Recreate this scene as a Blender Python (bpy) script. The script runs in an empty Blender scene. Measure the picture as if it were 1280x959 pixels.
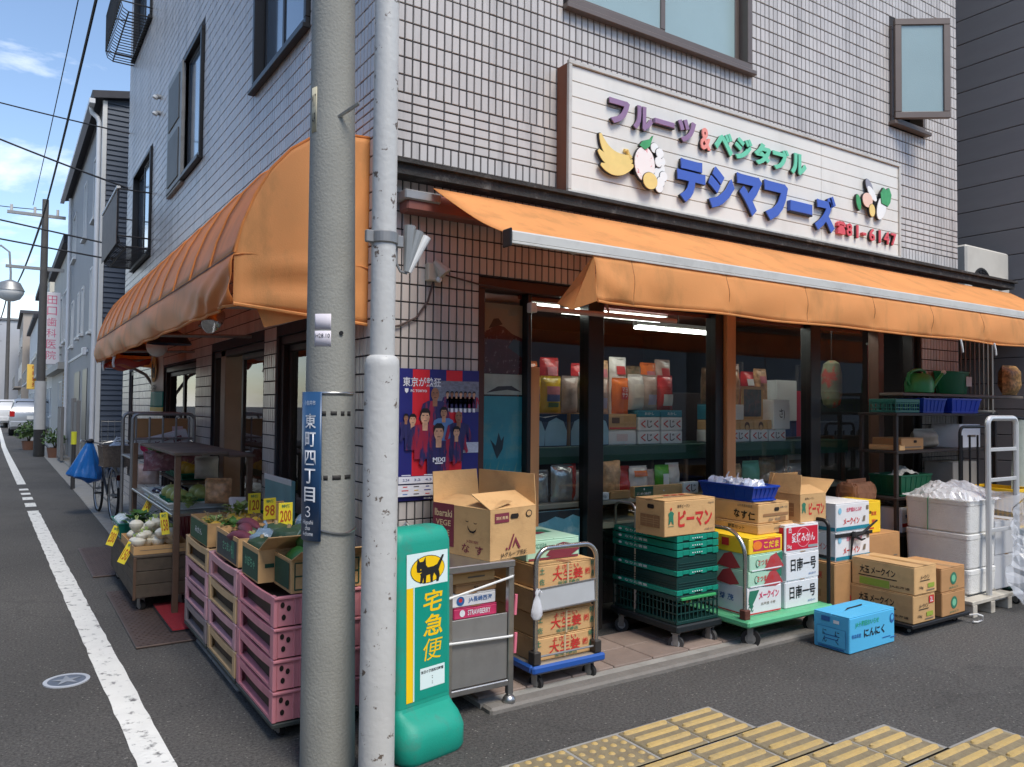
import bpy, math, random
import numpy as np
from mathutils import Matrix, Vector
random.seed(7)
SC = bpy.context.scene
COL = SC.collection
R = math.radians

# ---------------------------------------------------------------- camera
cam = bpy.data.cameras.new('camera')
cam.sensor_width = 36.0
cam.lens = 970.0 / 1280.0 * 36.0
cam.clip_start = 0.05
cam.clip_end = 2000
camo = bpy.data.objects.new('camera', cam)
COL.objects.link(camo)
_az, _pi, _ro = R(56.75), R(1.74), R(0.54)
_F = Vector((math.cos(_az) * math.cos(_pi), math.sin(_az) * math.cos(_pi), math.sin(_pi)))
_R0 = Vector((math.sin(_az), -math.cos(_az), 0))
_U0 = _R0.cross(_F)
_Rr = _R0 * math.cos(_ro) + _U0 * math.sin(_ro)
_Uu = _U0 * math.cos(_ro) - _R0 * math.sin(_ro)
camo.matrix_world = Matrix(((_Rr.x, _Uu.x, -_F.x, -1.67), (_Rr.y, _Uu.y, -_F.y, -3.9), (_Rr.z, _Uu.z, -_F.z, 1.5), (0, 0, 0, 1)))
SC.camera = camo

# ---------------------------------------------------------------- sky, sun, exposure
SUN_EL, SUN_AZ = R(56), R(176)          # azimuth clockwise from +Y (north): the sun stands behind the camera
w = bpy.data.worlds.new('World')
SC.world = w
w.use_nodes = True
nt = w.node_tree
nt.nodes.clear()
sky = nt.nodes.new('ShaderNodeTexSky')
sky.sky_type = 'NISHITA'
sky.sun_disc = False
sky.sun_elevation = SUN_EL
sky.sun_rotation = SUN_AZ
sky.air_density = 1.0
sky.dust_density = 0.6
sky.ozone_density = 1.6
tc = nt.nodes.new('ShaderNodeTexCoord')
mp = nt.nodes.new('ShaderNodeMapping')
mp.inputs['Scale'].default_value = (1.0, 1.0, 3.2)
mp.inputs['Location'].default_value = (0.35, 0.1, 0.22)
nz = nt.nodes.new('ShaderNodeTexNoise')
nz.inputs['Scale'].default_value = 2.3
nz.inputs['Detail'].default_value = 9
nz.inputs['Roughness'].default_value = 0.58
nz.inputs['Distortion'].default_value = 0.25
cr = nt.nodes.new('ShaderNodeValToRGB')
cr.color_ramp.elements[0].position = 0.50
cr.color_ramp.elements[1].position = 0.70
mx = nt.nodes.new('ShaderNodeMix')
mx.data_type = 'RGBA'
mx.inputs['B'].default_value = (8.8, 8.8, 8.8, 1)
bg = nt.nodes.new('ShaderNodeBackground')
bg.inputs['Strength'].default_value = 0.098
wo = nt.nodes.new('ShaderNodeOutputWorld')
nt.links.new(tc.outputs['Generated'], mp.inputs['Vector'])
nt.links.new(mp.outputs['Vector'], nz.inputs['Vector'])
sx = nt.nodes.new('ShaderNodeSeparateXYZ')        # more cloud towards the horizon, all the way round
nt.links.new(tc.outputs['Generated'], sx.inputs['Vector'])
hz = nt.nodes.new('ShaderNodeMath')
hz.operation = 'MULTIPLY_ADD'
hz.inputs[1].default_value = -0.62
hz.inputs[2].default_value = 0.115
nt.links.new(sx.outputs['Z'], hz.inputs[0])
hm_ = nt.nodes.new('ShaderNodeMath')
hm_.operation = 'ADD'
nt.links.new(hz.outputs['Value'], hm_.inputs[0])
nt.links.new(nz.outputs['Fac'], hm_.inputs[1])
nt.links.new(hm_.outputs['Value'], cr.inputs['Fac'])
nt.links.new(cr.outputs['Color'], mx.inputs['Factor'])
nt.links.new(sky.outputs['Color'], mx.inputs['A'])
nt.links.new(mx.outputs['Result'], bg.inputs['Color'])
nt.links.new(bg.outputs['Background'], wo.inputs['Surface'])
sl = bpy.data.lights.new('sun', 'SUN')
sl.energy = 1.5
sl.angle = R(24)
sl.color = (1.0, 0.93, 0.83)
slo = bpy.data.objects.new('sun', sl)
COL.objects.link(slo)
_sd = Vector((math.sin(SUN_AZ) * math.cos(SUN_EL), math.cos(SUN_AZ) * math.cos(SUN_EL), math.sin(SUN_EL)))
slo.rotation_euler = (-_sd).to_track_quat('-Z', 'Y').to_euler()
slo.location = (-4, -8, 14)
SC.view_settings.view_transform = 'Standard'
SC.view_settings.look = 'None'
SC.view_settings.gamma = 1.0
SC.view_settings.exposure = 1.2
SC.view_settings.use_curve_mapping = False

# ---------------------------------------------------------------- helpers
def lin(c):
    out = []
    for v in c[:3]:
        v = v / 255.0
        out.append(v / 12.92 if v <= 0.04045 else ((v + 0.055) / 1.055) ** 2.4)
    return tuple(out)

_M = {}
def mat(name, rgb=(128, 128, 128), rough=0.6, metal=0.0, var=0.10, ns=6.0, bump=0.0, bs=80.0, spec=0.5, coat=0.0,
        rnd=0.0, dirt=0.0, ds=3.0, dcol=(60, 50, 40), stretch=(1, 1, 1), island=0.0, emit=0.0, alpha=1.0, dth=(0.5, 0.72), streak=0.0, world=False):
    """one procedural material: base colour with grain, per-object variation, worn or dirty patches and fine relief"""
    if name in _M:
        return _M[name]
    m = bpy.data.materials.new(name)
    m.use_nodes = True
    t = m.node_tree
    N, L = t.nodes, t.links
    b = N['Principled BSDF']
    c = lin(rgb)
    tcn = N.new('ShaderNodeTexCoord')
    mpn = N.new('ShaderNodeMapping')
    mpn.inputs['Scale'].default_value = stretch
    geo = N.new('ShaderNodeNewGeometry')
    COORD = geo.outputs['Position'] if world else tcn.outputs['Object']
    L.new(COORD, mpn.inputs['Vector'])
    n1 = N.new('ShaderNodeTexNoise')
    n1.inputs['Scale'].default_value = ns
    n1.inputs['Detail'].default_value = 5
    L.new(mpn.outputs['Vector'], n1.inputs['Vector'])
    mr = N.new('ShaderNodeMapRange')
    mr.inputs['From Min'].default_value = 0.25
    mr.inputs['From Max'].default_value = 0.75
    mr.inputs['To Min'].default_value = 1 - var
    mr.inputs['To Max'].default_value = 1 + var
    L.new(n1.outputs['Fac'], mr.inputs['Value'])
    val = mr.outputs['Result']
    def times(val, src, amount):
        q = N.new('ShaderNodeMapRange')
        q.inputs['To Min'].default_value = 1 - amount
        q.inputs['To Max'].default_value = 1 + amount
        L.new(src, q.inputs['Value'])
        p = N.new('ShaderNodeMath')
        p.operation = 'MULTIPLY'
        L.new(val, p.inputs[0])
        L.new(q.outputs['Result'], p.inputs[1])
        return p.outputs['Value']
    if rnd:
        oi = N.new('ShaderNodeObjectInfo')
        val = times(val, oi.outputs['Random'], rnd)
    if island:
        gi = N.new('ShaderNodeNewGeometry')
        val = times(val, gi.outputs['Random Per Island'], island)
    vm = N.new('ShaderNodeVectorMath')
    vm.operation = 'SCALE'
    vm.inputs[0].default_value = c
    L.new(val, vm.inputs['Scale'])
    col = vm.outputs['Vector']
    if dirt:
        n2 = N.new('ShaderNodeTexNoise')
        n2.inputs['Scale'].default_value = ds
        n2.inputs['Detail'].default_value = 8
        n2.inputs['Roughness'].default_value = 0.65
        src = COORD
        if streak:
            m2 = N.new('ShaderNodeMapping')
            m2.inputs['Scale'].default_value = (1, 1, streak)
            L.new(src, m2.inputs['Vector'])
            src = m2.outputs['Vector']
        L.new(src, n2.inputs['Vector'])
        q = N.new('ShaderNodeMapRange')
        q.inputs['From Min'].default_value = dth[0]
        q.inputs['From Max'].default_value = dth[1]
        q.inputs['To Max'].default_value = dirt
        L.new(n2.outputs['Fac'], q.inputs['Value'])
        mm = N.new('ShaderNodeMix')
        mm.data_type = 'RGBA'
        L.new(q.outputs['Result'], mm.inputs['Factor'])
        L.new(col, mm.inputs['A'])
        mm.inputs['B'].default_value = (*lin(dcol), 1)
        col = mm.outputs['Result']
    L.new(col, b.inputs['Base Color'])
    b.inputs['Roughness'].default_value = rough
    b.inputs['Metallic'].default_value = metal
    b.inputs['Specular IOR Level'].default_value = spec
    b.inputs['Coat Weight'].default_value = coat
    b.inputs['Coat Roughness'].default_value = 0.12
    b.inputs['Alpha'].default_value = alpha
    if emit:
        L.new(col, b.inputs['Emission Color'])
        b.inputs['Emission Strength'].default_value = emit
    if bump:
        n3 = N.new('ShaderNodeTexNoise')
        n3.inputs['Scale'].default_value = bs
        n3.inputs['Detail'].default_value = 4
        L.new(mpn.outputs['Vector'], n3.inputs['Vector'])
        bp = N.new('ShaderNodeBump')
        bp.inputs['Strength'].default_value = bump
        bp.inputs['Distance'].default_value = 0.02
        L.new(n3.outputs['Fac'], bp.inputs['Height'])
        L.new(bp.outputs['Normal'], b.inputs['Normal'])
    _M[name] = m
    return m

def cloth_mat(name, rgb, transl=0.35, rough=0.55, coat=0.0, var=0.08, ns=4, dirt=0.0, bump=0.15, bs=12):
    if name in _M:
        return _M[name]
    m = mat(name, rgb, rough, var=var, ns=ns, dirt=dirt, ds=5.0, dcol=tuple(int(v * .62) for v in rgb), streak=0.4, dth=(.5, .75), bump=bump, bs=bs, coat=coat)
    t = m.node_tree
    b = t.nodes['Principled BSDF']
    tr = t.nodes.new('ShaderNodeBsdfTranslucent')
    t.links.new(b.inputs['Base Color'].links[0].from_socket, tr.inputs['Color'])
    ms = t.nodes.new('ShaderNodeMixShader')
    ms.inputs['Fac'].default_value = transl
    t.links.new(b.outputs['BSDF'], ms.inputs[1])
    t.links.new(tr.outputs['BSDF'], ms.inputs[2])
    t.links.new(ms.outputs['Shader'], t.nodes['Material Output'].inputs['Surface'])
    return m

def glass_mat(name, tint=(225, 235, 232), refl=1.0, clear=0.97):
    """window glass: mostly see-through, mirror-like at grazing angles"""
    if name in _M:
        return _M[name]
    m = bpy.data.materials.new(name)
    m.use_nodes = True
    t = m.node_tree
    t.nodes.clear()
    o = t.nodes.new('ShaderNodeOutputMaterial')
    tr = t.nodes.new('ShaderNodeBsdfTransparent')
    tr.inputs['Color'].default_value = (*[v * clear for v in lin(tint)], 1)
    gl = t.nodes.new('ShaderNodeBsdfGlossy')
    gl.inputs['Roughness'].default_value = 0.015
    lw = t.nodes.new('ShaderNodeLayerWeight')
    lw.inputs['Blend'].default_value = 0.5
    pw = t.nodes.new('ShaderNodeMath')
    pw.operation = 'POWER'
    pw.inputs[1].default_value = 4.0
    t.links.new(lw.outputs['Facing'], pw.inputs[0])
    mu = t.nodes.new('ShaderNodeMath')
    mu.operation = 'MULTIPLY_ADD'
    mu.inputs[1].default_value = 0.85
    mu.inputs[2].default_value = 0.05 * refl
    mu.use_clamp = True
    ms = t.nodes.new('ShaderNodeMixShader')
    t.links.new(pw.outputs['Value'], mu.inputs[0])
    t.links.new(mu.outputs['Value'], ms.inputs['Fac'])
    t.links.new(tr.outputs['BSDF'], ms.inputs[1])
    t.links.new(gl.outputs['BSDF'], ms.inputs[2])
    t.links.new(ms.outputs['Shader'], o.inputs['Surface'])
    _M[name] = m
    return m

class MB:
    """collects faces for one mesh object"""
    def __init__(s):
        s.v, s.f, s.mx = [], [], None
    def add(s, vs, fs):
        o = len(s.v)
        if s.mx is not None:
            vs = [tuple(s.mx @ Vector(p)) for p in vs]
        s.v += [tuple(p) for p in vs]
        s.f += [tuple(o + i for i in f) for f in fs]
        return s
    def box(s, x0, x1, y0, y1, z0, z1):
        return s.add([(x0, y0, z0), (x1, y0, z0), (x1, y1, z0), (x0, y1, z0), (x0, y0, z1), (x1, y0, z1), (x1, y1, z1), (x0, y1, z1)],
                     [(0, 3, 2, 1), (4, 5, 6, 7), (0, 1, 5, 4), (1, 2, 6, 5), (2, 3, 7, 6), (3, 0, 4, 7)])
    def rbox(s, x0, x1, y0, y1, z0, z1, c=0.006):
        """box with chamfered edges"""
        c = min(c, (x1 - x0) / 2.2, (y1 - y0) / 2.2, (z1 - z0) / 2.2)
        vs, idx = [], {}
        X, Y, Z = (x0, x1), (y0, y1), (z0, z1)
        sg = (1, -1)
        for i in (0, 1):
            for j in (0, 1):
                for k in (0, 1):
                    p = (X[i], Y[j], Z[k])
                    q = (X[i] + c * sg[i], Y[j] + c * sg[j], Z[k] + c * sg[k])
                    idx[i, j, k, 0] = len(vs); vs.append((p[0], q[1], q[2]))
                    idx[i, j, k, 1] = len(vs); vs.append((q[0], p[1], q[2]))
                    idx[i, j, k, 2] = len(vs); vs.append((q[0], q[1], p[2]))
        fs = []
        I = idx
        for i in (0, 1):
            f = [I[i, 0, 0, 0], I[i, 1, 0, 0], I[i, 1, 1, 0], I[i, 0, 1, 0]]
            fs.append(f if i else f[::-1])
            f = [I[0, i, 0, 1], I[1, i, 0, 1], I[1, i, 1, 1], I[0, i, 1, 1]]
            fs.append(f[::-1] if i else f)
            f = [I[0, 0, i, 2], I[1, 0, i, 2], I[1, 1, i, 2], I[0, 1, i, 2]]
            fs.append(f if i else f[::-1])
        for a in (0, 1):
            for b in (0, 1):
                f = [I[a, b, 0, 0], I[a, b, 1, 0], I[a, b, 1, 1], I[a, b, 0, 1]]
                fs.append(f if a != b else f[::-1])
                f = [I[a, 0, b, 0], I[a, 1, b, 0], I[a, 1, b, 2], I[a, 0, b, 2]]
                fs.append(f if a == b else f[::-1])
                f = [I[0, a, b, 1], I[1, a, b, 1], I[1, a, b, 2], I[0, a, b, 2]]
                fs.append(f if a != b else f[::-1])
        for i in (0, 1):
            for j in (0, 1):
                for k in (0, 1):
                    f = [I[i, j, k, 0], I[i, j, k, 1], I[i, j, k, 2]]
                    fs.append(f if (i + j + k) % 2 else f[::-1])
        return s.add(vs, fs)
    def cyl(s, p0, p1, r0, r1=None, n=12, caps=True):
        r1 = r0 if r1 is None else r1
        p0, p1 = Vector(p0), Vector(p1)
        d = (p1 - p0).normalized()
        a = d.orthogonal().normalized()
        b = d.cross(a)
        vs = []
        for p, r in ((p0, r0), (p1, r1)):
            for i in range(n):
                t = 2 * math.pi * i / n
                vs.append(p + a * (r * math.cos(t)) + b * (r * math.sin(t)))
        fs = [(i, (i + 1) % n, n + (i + 1) % n, n + i) for i in range(n)]
        if caps:
            fs += [tuple(range(n))[::-1], tuple(range(n, 2 * n))]
        return s.add(vs, fs)
    def tube(s, pts, r, n=8, closed=False):
        pts = [Vector(p) for p in pts]
        k = len(pts)
        vs, up = [], None
        for i, p in enumerate(pts):
            if closed:
                d = (pts[(i + 1) % k] - pts[i - 1]).normalized()
            else:
                d = (pts[min(i + 1, k - 1)] - pts[max(i - 1, 0)]).normalized()
            if up is None:
                up = d.orthogonal().normalized()
            up = (up - d * up.dot(d)).normalized()
            b = d.cross(up)
            rr = r[i] if isinstance(r, (list, tuple)) else r
            for j in range(n):
                t = 2 * math.pi * j / n
                vs.append(p + up * (rr * math.cos(t)) + b * (rr * math.sin(t)))
        fs = []
        for i in range(k if closed else k - 1):
            for j in range(n):
                a, c = i * n, ((i + 1) % k) * n
                fs.append((a + j, a + (j + 1) % n, c + (j + 1) % n, c + j))
        if not closed:
            fs += [tuple(range(n))[::-1], tuple(range((k - 1) * n, k * n))]
        return s.add(vs, fs)
    def lathe(s, prof, n=20, c=(0, 0, 0), sx=1, sy=1):
        vs = []
        for r, z in prof:
            for i in range(n):
                t = 2 * math.pi * i / n
                vs.append((c[0] + r * math.cos(t) * sx, c[1] + r * math.sin(t) * sy, c[2] + z))
        fs = []
        for k in range(len(prof) - 1):
            for i in range(n):
                fs.append((k * n + i, k * n + (i + 1) % n, (k + 1) * n + (i + 1) % n, (k + 1) * n + i))
        fs += [tuple(range(n))[::-1], tuple(range((len(prof) - 1) * n, len(prof) * n))]
        return s.add(vs, fs)
    def ball(s, c, rx, ry=None, rz=None, n=12, m=8, wob=0.0, seed=0):
        ry = ry or rx
        rz = rz or rx
        rg = random.Random(seed)
        vs = [(c[0], c[1], c[2] - rz)]
        for k in range(1, m):
            p = math.pi * k / m
            for i in range(n):
                t = 2 * math.pi * i / n
                q = 1 + wob * (rg.random() - 0.5)
                vs.append((c[0] + rx * q * math.sin(p) * math.cos(t), c[1] + ry * q * math.sin(p) * math.sin(t), c[2] - rz * q * math.cos(p)))
        vs.append((c[0], c[1], c[2] + rz))
        fs = [(0, 1 + (i + 1) % n, 1 + i) for i in range(n)]
        for k in range(m - 2):
            for i in range(n):
                a, b2 = 1 + k * n, 1 + (k + 1) * n
                fs.append((a + i, a + (i + 1) % n, b2 + (i + 1) % n, b2 + i))
        a = 1 + (m - 2) * n
        fs += [(a + i, a + (i + 1) % n, len(vs) - 1) for i in range(n)]
        return s.add(vs, fs)
    def prism(s, pts, p0, ax_u, ax_v, depth):
        """outline pts (u, v) placed at p0 and extruded along the normal u x v"""
        p0, u, v = Vector(p0), Vector(ax_u), Vector(ax_v)
        nrm = u.cross(v).normalized() * depth
        k = len(pts)
        vs = [p0 + u * a + v * b for a, b in pts] + [p0 + u * a + v * b + nrm for a, b in pts]
        fs = [tuple(range(k))[::-1], tuple(range(k, 2 * k))] + [(i, (i + 1) % k, k + (i + 1) % k, k + i) for i in range(k)]
        return s.add(vs, fs)
    def grid(s, fn, nu, nv):
        vs = [fn(i / nu, j / nv) for j in range(nv + 1) for i in range(nu + 1)]
        fs = [(j * (nu + 1) + i, j * (nu + 1) + i + 1, (j + 1) * (nu + 1) + i + 1, (j + 1) * (nu + 1) + i) for j in range(nv) for i in range(nu)]
        return s.add(vs, fs)
    def mesh(s, name, smooth=False):
        me = bpy.data.meshes.new(name)
        me.from_pydata([tuple(p) for p in s.v], [], s.f)
        me.update()
        if smooth:
            me.polygons.foreach_set('use_smooth', [True] * len(me.polygons))
            try:
                me.set_sharp_from_angle(angle=R(40))
            except Exception:
                pass
        return me
    def build(s, name, m, parent=None, smooth=False, label=None, kind=None, thick=0.0):
        return obj(name, s.mesh(name, smooth), m, parent, label, kind, thick)

def obj(name, me, m, parent=None, label=None, kind=None, thick=0.0):
    o = bpy.data.objects.new(name, me)
    COL.objects.link(o)
    if m is not None:
        if not me.materials:
            me.materials.append(m)
        elif me.materials[0] != m:
            o.material_slots[0].link = 'OBJECT'
            o.material_slots[0].material = m
    if parent is not None:
        o.parent = parent
    if label:
        o['label'] = label
    if kind:
        o['kind'] = kind
    if thick:
        md = o.modifiers.new('thickness', 'SOLIDIFY')
        md.thickness = thick
        md.offset = 0
    return o

def thing(name, label, cat, loc=(0, 0, 0), rz=0.0, group=None):
    o = bpy.data.objects.new(name, None)
    o.empty_display_size = 0.1
    COL.objects.link(o)
    o.location = loc
    o.rotation_euler = (0, 0, R(rz))
    return tag(o, label, cat, group)

def tag(o, label, cat, group=None, kind=None):
    o['label'] = label
    o['category'] = cat
    if group:
        o['group'] = group
    if kind:
        o['kind'] = kind
    return o

def struct(o, label=None):
    o['kind'] = 'structure'
    if label:
        o['label'] = label
    return o

def dup(root, loc, rz=0.0, label=None, group=None, scale=None):
    r = root.copy()
    COL.objects.link(r)
    r.location = loc
    r.rotation_euler = (root.rotation_euler.x, root.rotation_euler.y, R(rz))
    if scale:
        r.scale = scale if isinstance(scale, tuple) else (scale,) * 3
    if label:
        r['label'] = label
    if group:
        r['group'] = group
    for ch in root.children:
        c = ch.copy()
        COL.objects.link(c)
        c.parent = r
        for g2 in ch.children:
            d = g2.copy()
            COL.objects.link(d)
            d.parent = c
    return r

_T = {}
def text_mesh(s, bold=0.0, ext=0.0, res=2, spacing=1.0, shear=0.0):
    k = (s, bold, ext, res, spacing, shear)
    if k not in _T:
        c = bpy.data.curves.new('lettering', 'FONT')
        c.body = s
        c.size = 1
        c.align_x = 'CENTER'
        c.offset = bold
        c.extrude = ext
        c.resolution_u = res
        c.space_line = spacing
        c.shear = shear
        o = bpy.data.objects.new('lettering', c)
        COL.objects.link(o)
        dg = bpy.context.evaluated_depsgraph_get()
        me = bpy.data.meshes.new_from_object(o.evaluated_get(dg))
        bpy.data.objects.remove(o)
        bpy.data.curves.remove(c)
        n = len(me.vertices)
        a = np.empty(n * 3)
        me.vertices.foreach_get('co', a)
        a = a.reshape(-1, 3)
        lo, hi = a.min(0), a.max(0)
        sz = np.maximum(hi - lo, 1e-6)
        a[:, :2] = (a[:, :2] - (lo + hi)[:2] / 2) / sz[:2]      # fills the unit square
        me.vertices.foreach_set('co', a.ravel())
        me.update()
        me.materials.clear()
        _T[k] = me
    return _T[k]

FACES = {'front': ((1, 0, 0), (0, 0, 1), (0, -1, 0)), 'back': ((-1, 0, 0), (0, 0, 1), (0, 1, 0)), 'side': ((0, -1, 0), (0, 0, 1), (-1, 0, 0)),
         'end': ((0, 1, 0), (0, 0, 1), (1, 0, 0)), 'top': ((1, 0, 0), (0, 1, 0), (0, 0, 1))}
def face_matrix(face, p, w, h, dz=1.0, rot=0.0):
    u, v, n = (Vector(q) for q in FACES[face])
    if rot:
        c, s_ = math.cos(R(rot)), math.sin(R(rot))
        u, v = u * c + v * s_, v * c - u * s_
    return Matrix(((u.x * w, v.x * h, n.x * dz, p[0]), (u.y * w, v.y * h, n.y * dz, p[1]), (u.z * w, v.z * h, n.z * dz, p[2]), (0, 0, 0, 1)))

def put_text(parent, s, face, p, w, h, m, bold=0.01, ext=0.0, name='lettering', dz=1.0, rot=0.0, spacing=1.0, res=2, shear=0.0):
    o = obj(name, text_mesh(s, bold, ext, res, spacing, shear), m, parent)
    o.matrix_local = face_matrix(face, p, w, h, dz, rot)
    return o

_SQ = MB().add([(-.5, -.5, 0), (.5, -.5, 0), (.5, .5, 0), (-.5, .5, 0)], [(0, 1, 2, 3)]).mesh('print')
_RING = [(math.cos(2 * math.pi * i / 28) * .5, math.sin(2 * math.pi * i / 28) * .5, 0) for i in range(28)]
_DISC = MB().add(_RING, [tuple(range(28))]).mesh('print')
def put_rect(parent, face, p, w, h, m, name='printed_patch', disc=False, rot=0.0):
    o = obj(name, (_DISC if disc else _SQ), m, parent)
    o.matrix_local = face_matrix(face, p, w, h, 1.0, rot)
    return o
def put_poly(parent, face, p, pts, m, name='printed_shape', dz=0.0, scale=1.0):
    """flat outline (u, v) on a face; extruded outwards by dz when it stands proud"""
    u, v, n = (Vector(q) for q in FACES[face])
    mb = MB()
    if dz:
        mb.prism([(a * scale, b * scale) for a, b in pts], p, u, v, dz)
    else:
        p = Vector(p)
        mb.add([p + u * (a * scale) + v * (b * scale) for a, b in pts], [tuple(range(len(pts)))])
    return mb.build(name, m, parent)
# ---------------------------------------------------------------- shared materials
def asphalt():
    m = mat('asphalt', (82, 80, 77), 0.9, var=0.22, ns=1.1, bump=0.5, bs=160, dirt=0.6, ds=0.55, dcol=(58, 57, 55), dth=(0.46, 0.62))
    t = m.node_tree
    b = t.nodes['Principled BSDF']
    src = b.inputs['Base Color'].links[0].from_socket
    tcn = t.nodes.new('ShaderNodeTexCoord')
    v = t.nodes.new('ShaderNodeTexNoise')
    v.inputs['Scale'].default_value = 70
    v.inputs['Detail'].default_value = 3
    v.inputs['Roughness'].default_value = 0.8
    t.links.new(tcn.outputs['Object'], v.inputs['Vector'])
    r = t.nodes.new('ShaderNodeMapRange')
    r.inputs['From Min'].default_value = 0.3
    r.inputs['From Max'].default_value = 0.72
    r.inputs['To Min'].default_value = 0.3
    r.inputs['To Max'].default_value = 1.95
    t.links.new(v.outputs['Fac'], r.inputs['Value'])
    sc = t.nodes.new('ShaderNodeVectorMath')
    sc.operation = 'SCALE'
    t.links.new(src, sc.inputs[0])
    t.links.new(r.outputs['Result'], sc.inputs['Scale'])
    # pale chips of aggregate
    vo = t.nodes.new('ShaderNodeTexVoronoi')
    vo.inputs['Scale'].default_value = 26
    t.links.new(tcn.outputs['Object'], vo.inputs['Vector'])
    r2 = t.nodes.new('ShaderNodeMapRange')
    r2.inputs['From Min'].default_value = 0.13
    r2.inputs['From Max'].default_value = 0.07
    r2.inputs['To Max'].default_value = 0.55
    t.links.new(vo.outputs['Distance'], r2.inputs['Value'])
    mm = t.nodes.new('ShaderNodeMix')
    mm.data_type = 'RGBA'
    mm.inputs['B'].default_value = (*lin((168, 164, 156)), 1)
    t.links.new(r2.outputs['Result'], mm.inputs['Factor'])
    t.links.new(sc.outputs['Vector'], mm.inputs['A'])
    # hairline cracks
    wn = t.nodes.new('ShaderNodeTexNoise')
    wn.inputs['Scale'].default_value = 2.5
    wn.inputs['Detail'].default_value = 6
    t.links.new(tcn.outputs['Object'], wn.inputs['Vector'])
    wm = t.nodes.new('ShaderNodeMix')
    wm.data_type = 'RGBA'
    wm.inputs['Factor'].default_value = 0.35
    t.links.new(tcn.outputs['Object'], wm.inputs['A'])
    t.links.new(wn.outputs['Color'], wm.inputs['B'])
    ck = t.nodes.new('ShaderNodeTexVoronoi')
    ck.feature = 'DISTANCE_TO_EDGE'
    ck.inputs['Scale'].default_value = 0.8
    t.links.new(wm.outputs['Result'], ck.inputs['Vector'])
    r3 = t.nodes.new('ShaderNodeMapRange')
    r3.inputs['From Min'].default_value = 0.010
    r3.inputs['From Max'].default_value = 0.002
    r3.inputs['To Max'].default_value = 0.22
    t.links.new(ck.outputs['Distance'], r3.inputs['Value'])
    m3 = t.nodes.new('ShaderNodeMix')
    m3.data_type = 'RGBA'
    m3.inputs['B'].default_value = (*lin((40, 39, 38)), 1)
    t.links.new(r3.outputs['Result'], m3.inputs['Factor'])
    t.links.new(mm.outputs['Result'], m3.inputs['A'])
    t.links.new(m3.outputs['Result'], b.inputs['Base Color'])
    return m
ASPH = asphalt()
CONC = mat('concrete', (150, 148, 142), 0.85, var=0.14, ns=5, bump=0.25, bs=60, dirt=0.5, ds=4, dcol=(95, 92, 86))
POLEC = mat('pole_concrete', (146, 146, 138), 0.8, var=0.12, ns=3, bump=0.18, bs=90, dirt=0.5, ds=2.2, dcol=(112, 110, 103), streak=0.25)
PAINT = mat('road_paint', (226, 226, 220), 0.7, var=0.06, ns=9, bump=0.3, bs=60, dirt=0.95, ds=16, dcol=(88, 88, 88), dth=(0.56, 0.66))
TILE = mat('facade_tile', (196, 190, 184), 0.3, var=0.06, ns=0.9, rnd=0.05, island=0.07, dirt=0.6, ds=4.5, dcol=(112, 107, 102), streak=0.09, dth=(0.5, 0.74), world=True)
GROUT = mat('grout', (50, 49, 52), 0.9, var=0.15)
BROWNAL = mat('bronze_aluminium', (112, 100, 92), 0.42, metal=0.35, var=0.06)
DARKFR = mat('dark_frame', (28, 26, 26), 0.4, var=0.1)
STEEL = mat('stainless_steel', (178, 178, 176), 0.32, metal=0.9, var=0.08, ns=20, dirt=0.3, ds=8, dcol=(110, 105, 98))
GALV = mat('galvanised_steel', (150, 150, 148), 0.48, metal=0.6, var=0.12, ns=12)
BLACKPL = mat('black_plastic', (26, 26, 28), 0.5, var=0.15)
RUBBER = mat('rubber', (36, 35, 35), 0.8, var=0.15)
ORANGE = cloth_mat('orange_canvas', (246, 178, 108), 0.38, 0.7, var=0.08, ns=2.2, dirt=0.4, bump=0.12, bs=150)
WHITE = mat('white_paint', (222, 222, 218), 0.5, var=0.05, dirt=0.2, ds=6, dcol=(150, 145, 138))
SIGNW = mat('sign_white', (226, 223, 214), 0.4, var=0.04, ns=2, dirt=0.32, ds=2.2, dcol=(176, 172, 160), streak=0.3)
GLASS = glass_mat('shop_glass', refl=1.2)
BLUEGL = mat('window_glass', (76, 96, 112), 0.04, var=0.03, spec=1.0, coat=1.0)
FROST = mat('frosted_glass', (150, 172, 172), 0.22, var=0.07, ns=2.0, bump=0.12, bs=150, spec=0.7)
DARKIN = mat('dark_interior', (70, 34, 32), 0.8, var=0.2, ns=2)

# ---------------------------------------------------------------- ground
struct(MB().add([(-300, -200, 0), (300, -200, 0), (300, 500, 0), (-300, 500, 0)], [(0, 1, 2, 3)]).build('ground', ASPH))
# gutter along the side street, in cast lengths
gut = bpy.data.objects.new('gutter', None)
COL.objects.link(gut)
struct(gut)
gl_ = MB().rbox(-0.15, 0.15, 0.004, 0.594, -0.05, 0.012, 0.006).mesh('gutter_block')
for k in range(62):
    y = 0.3 + k * 0.6
    o = obj('gutter_block', gl_, CONC, gut)
    o.location = (-0.46 - 0.006 * max(0, y - 10), y, 0)
struct(MB().rbox(-0.31, 0.0, 0.3, 10.5, -0.05, 0.045, 0.01).build('pavement', CONC))
struct(MB().rbox(-0.31, 6.0, 10.5, 13.0, -0.05, 0.035, 0.01).build('alley_pavement', CONC))
struct(MB().rbox(-0.36, 8.0, 13.0, 40.0, -0.05, 0.06, 0.01).build('far_pavement', CONC))
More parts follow.
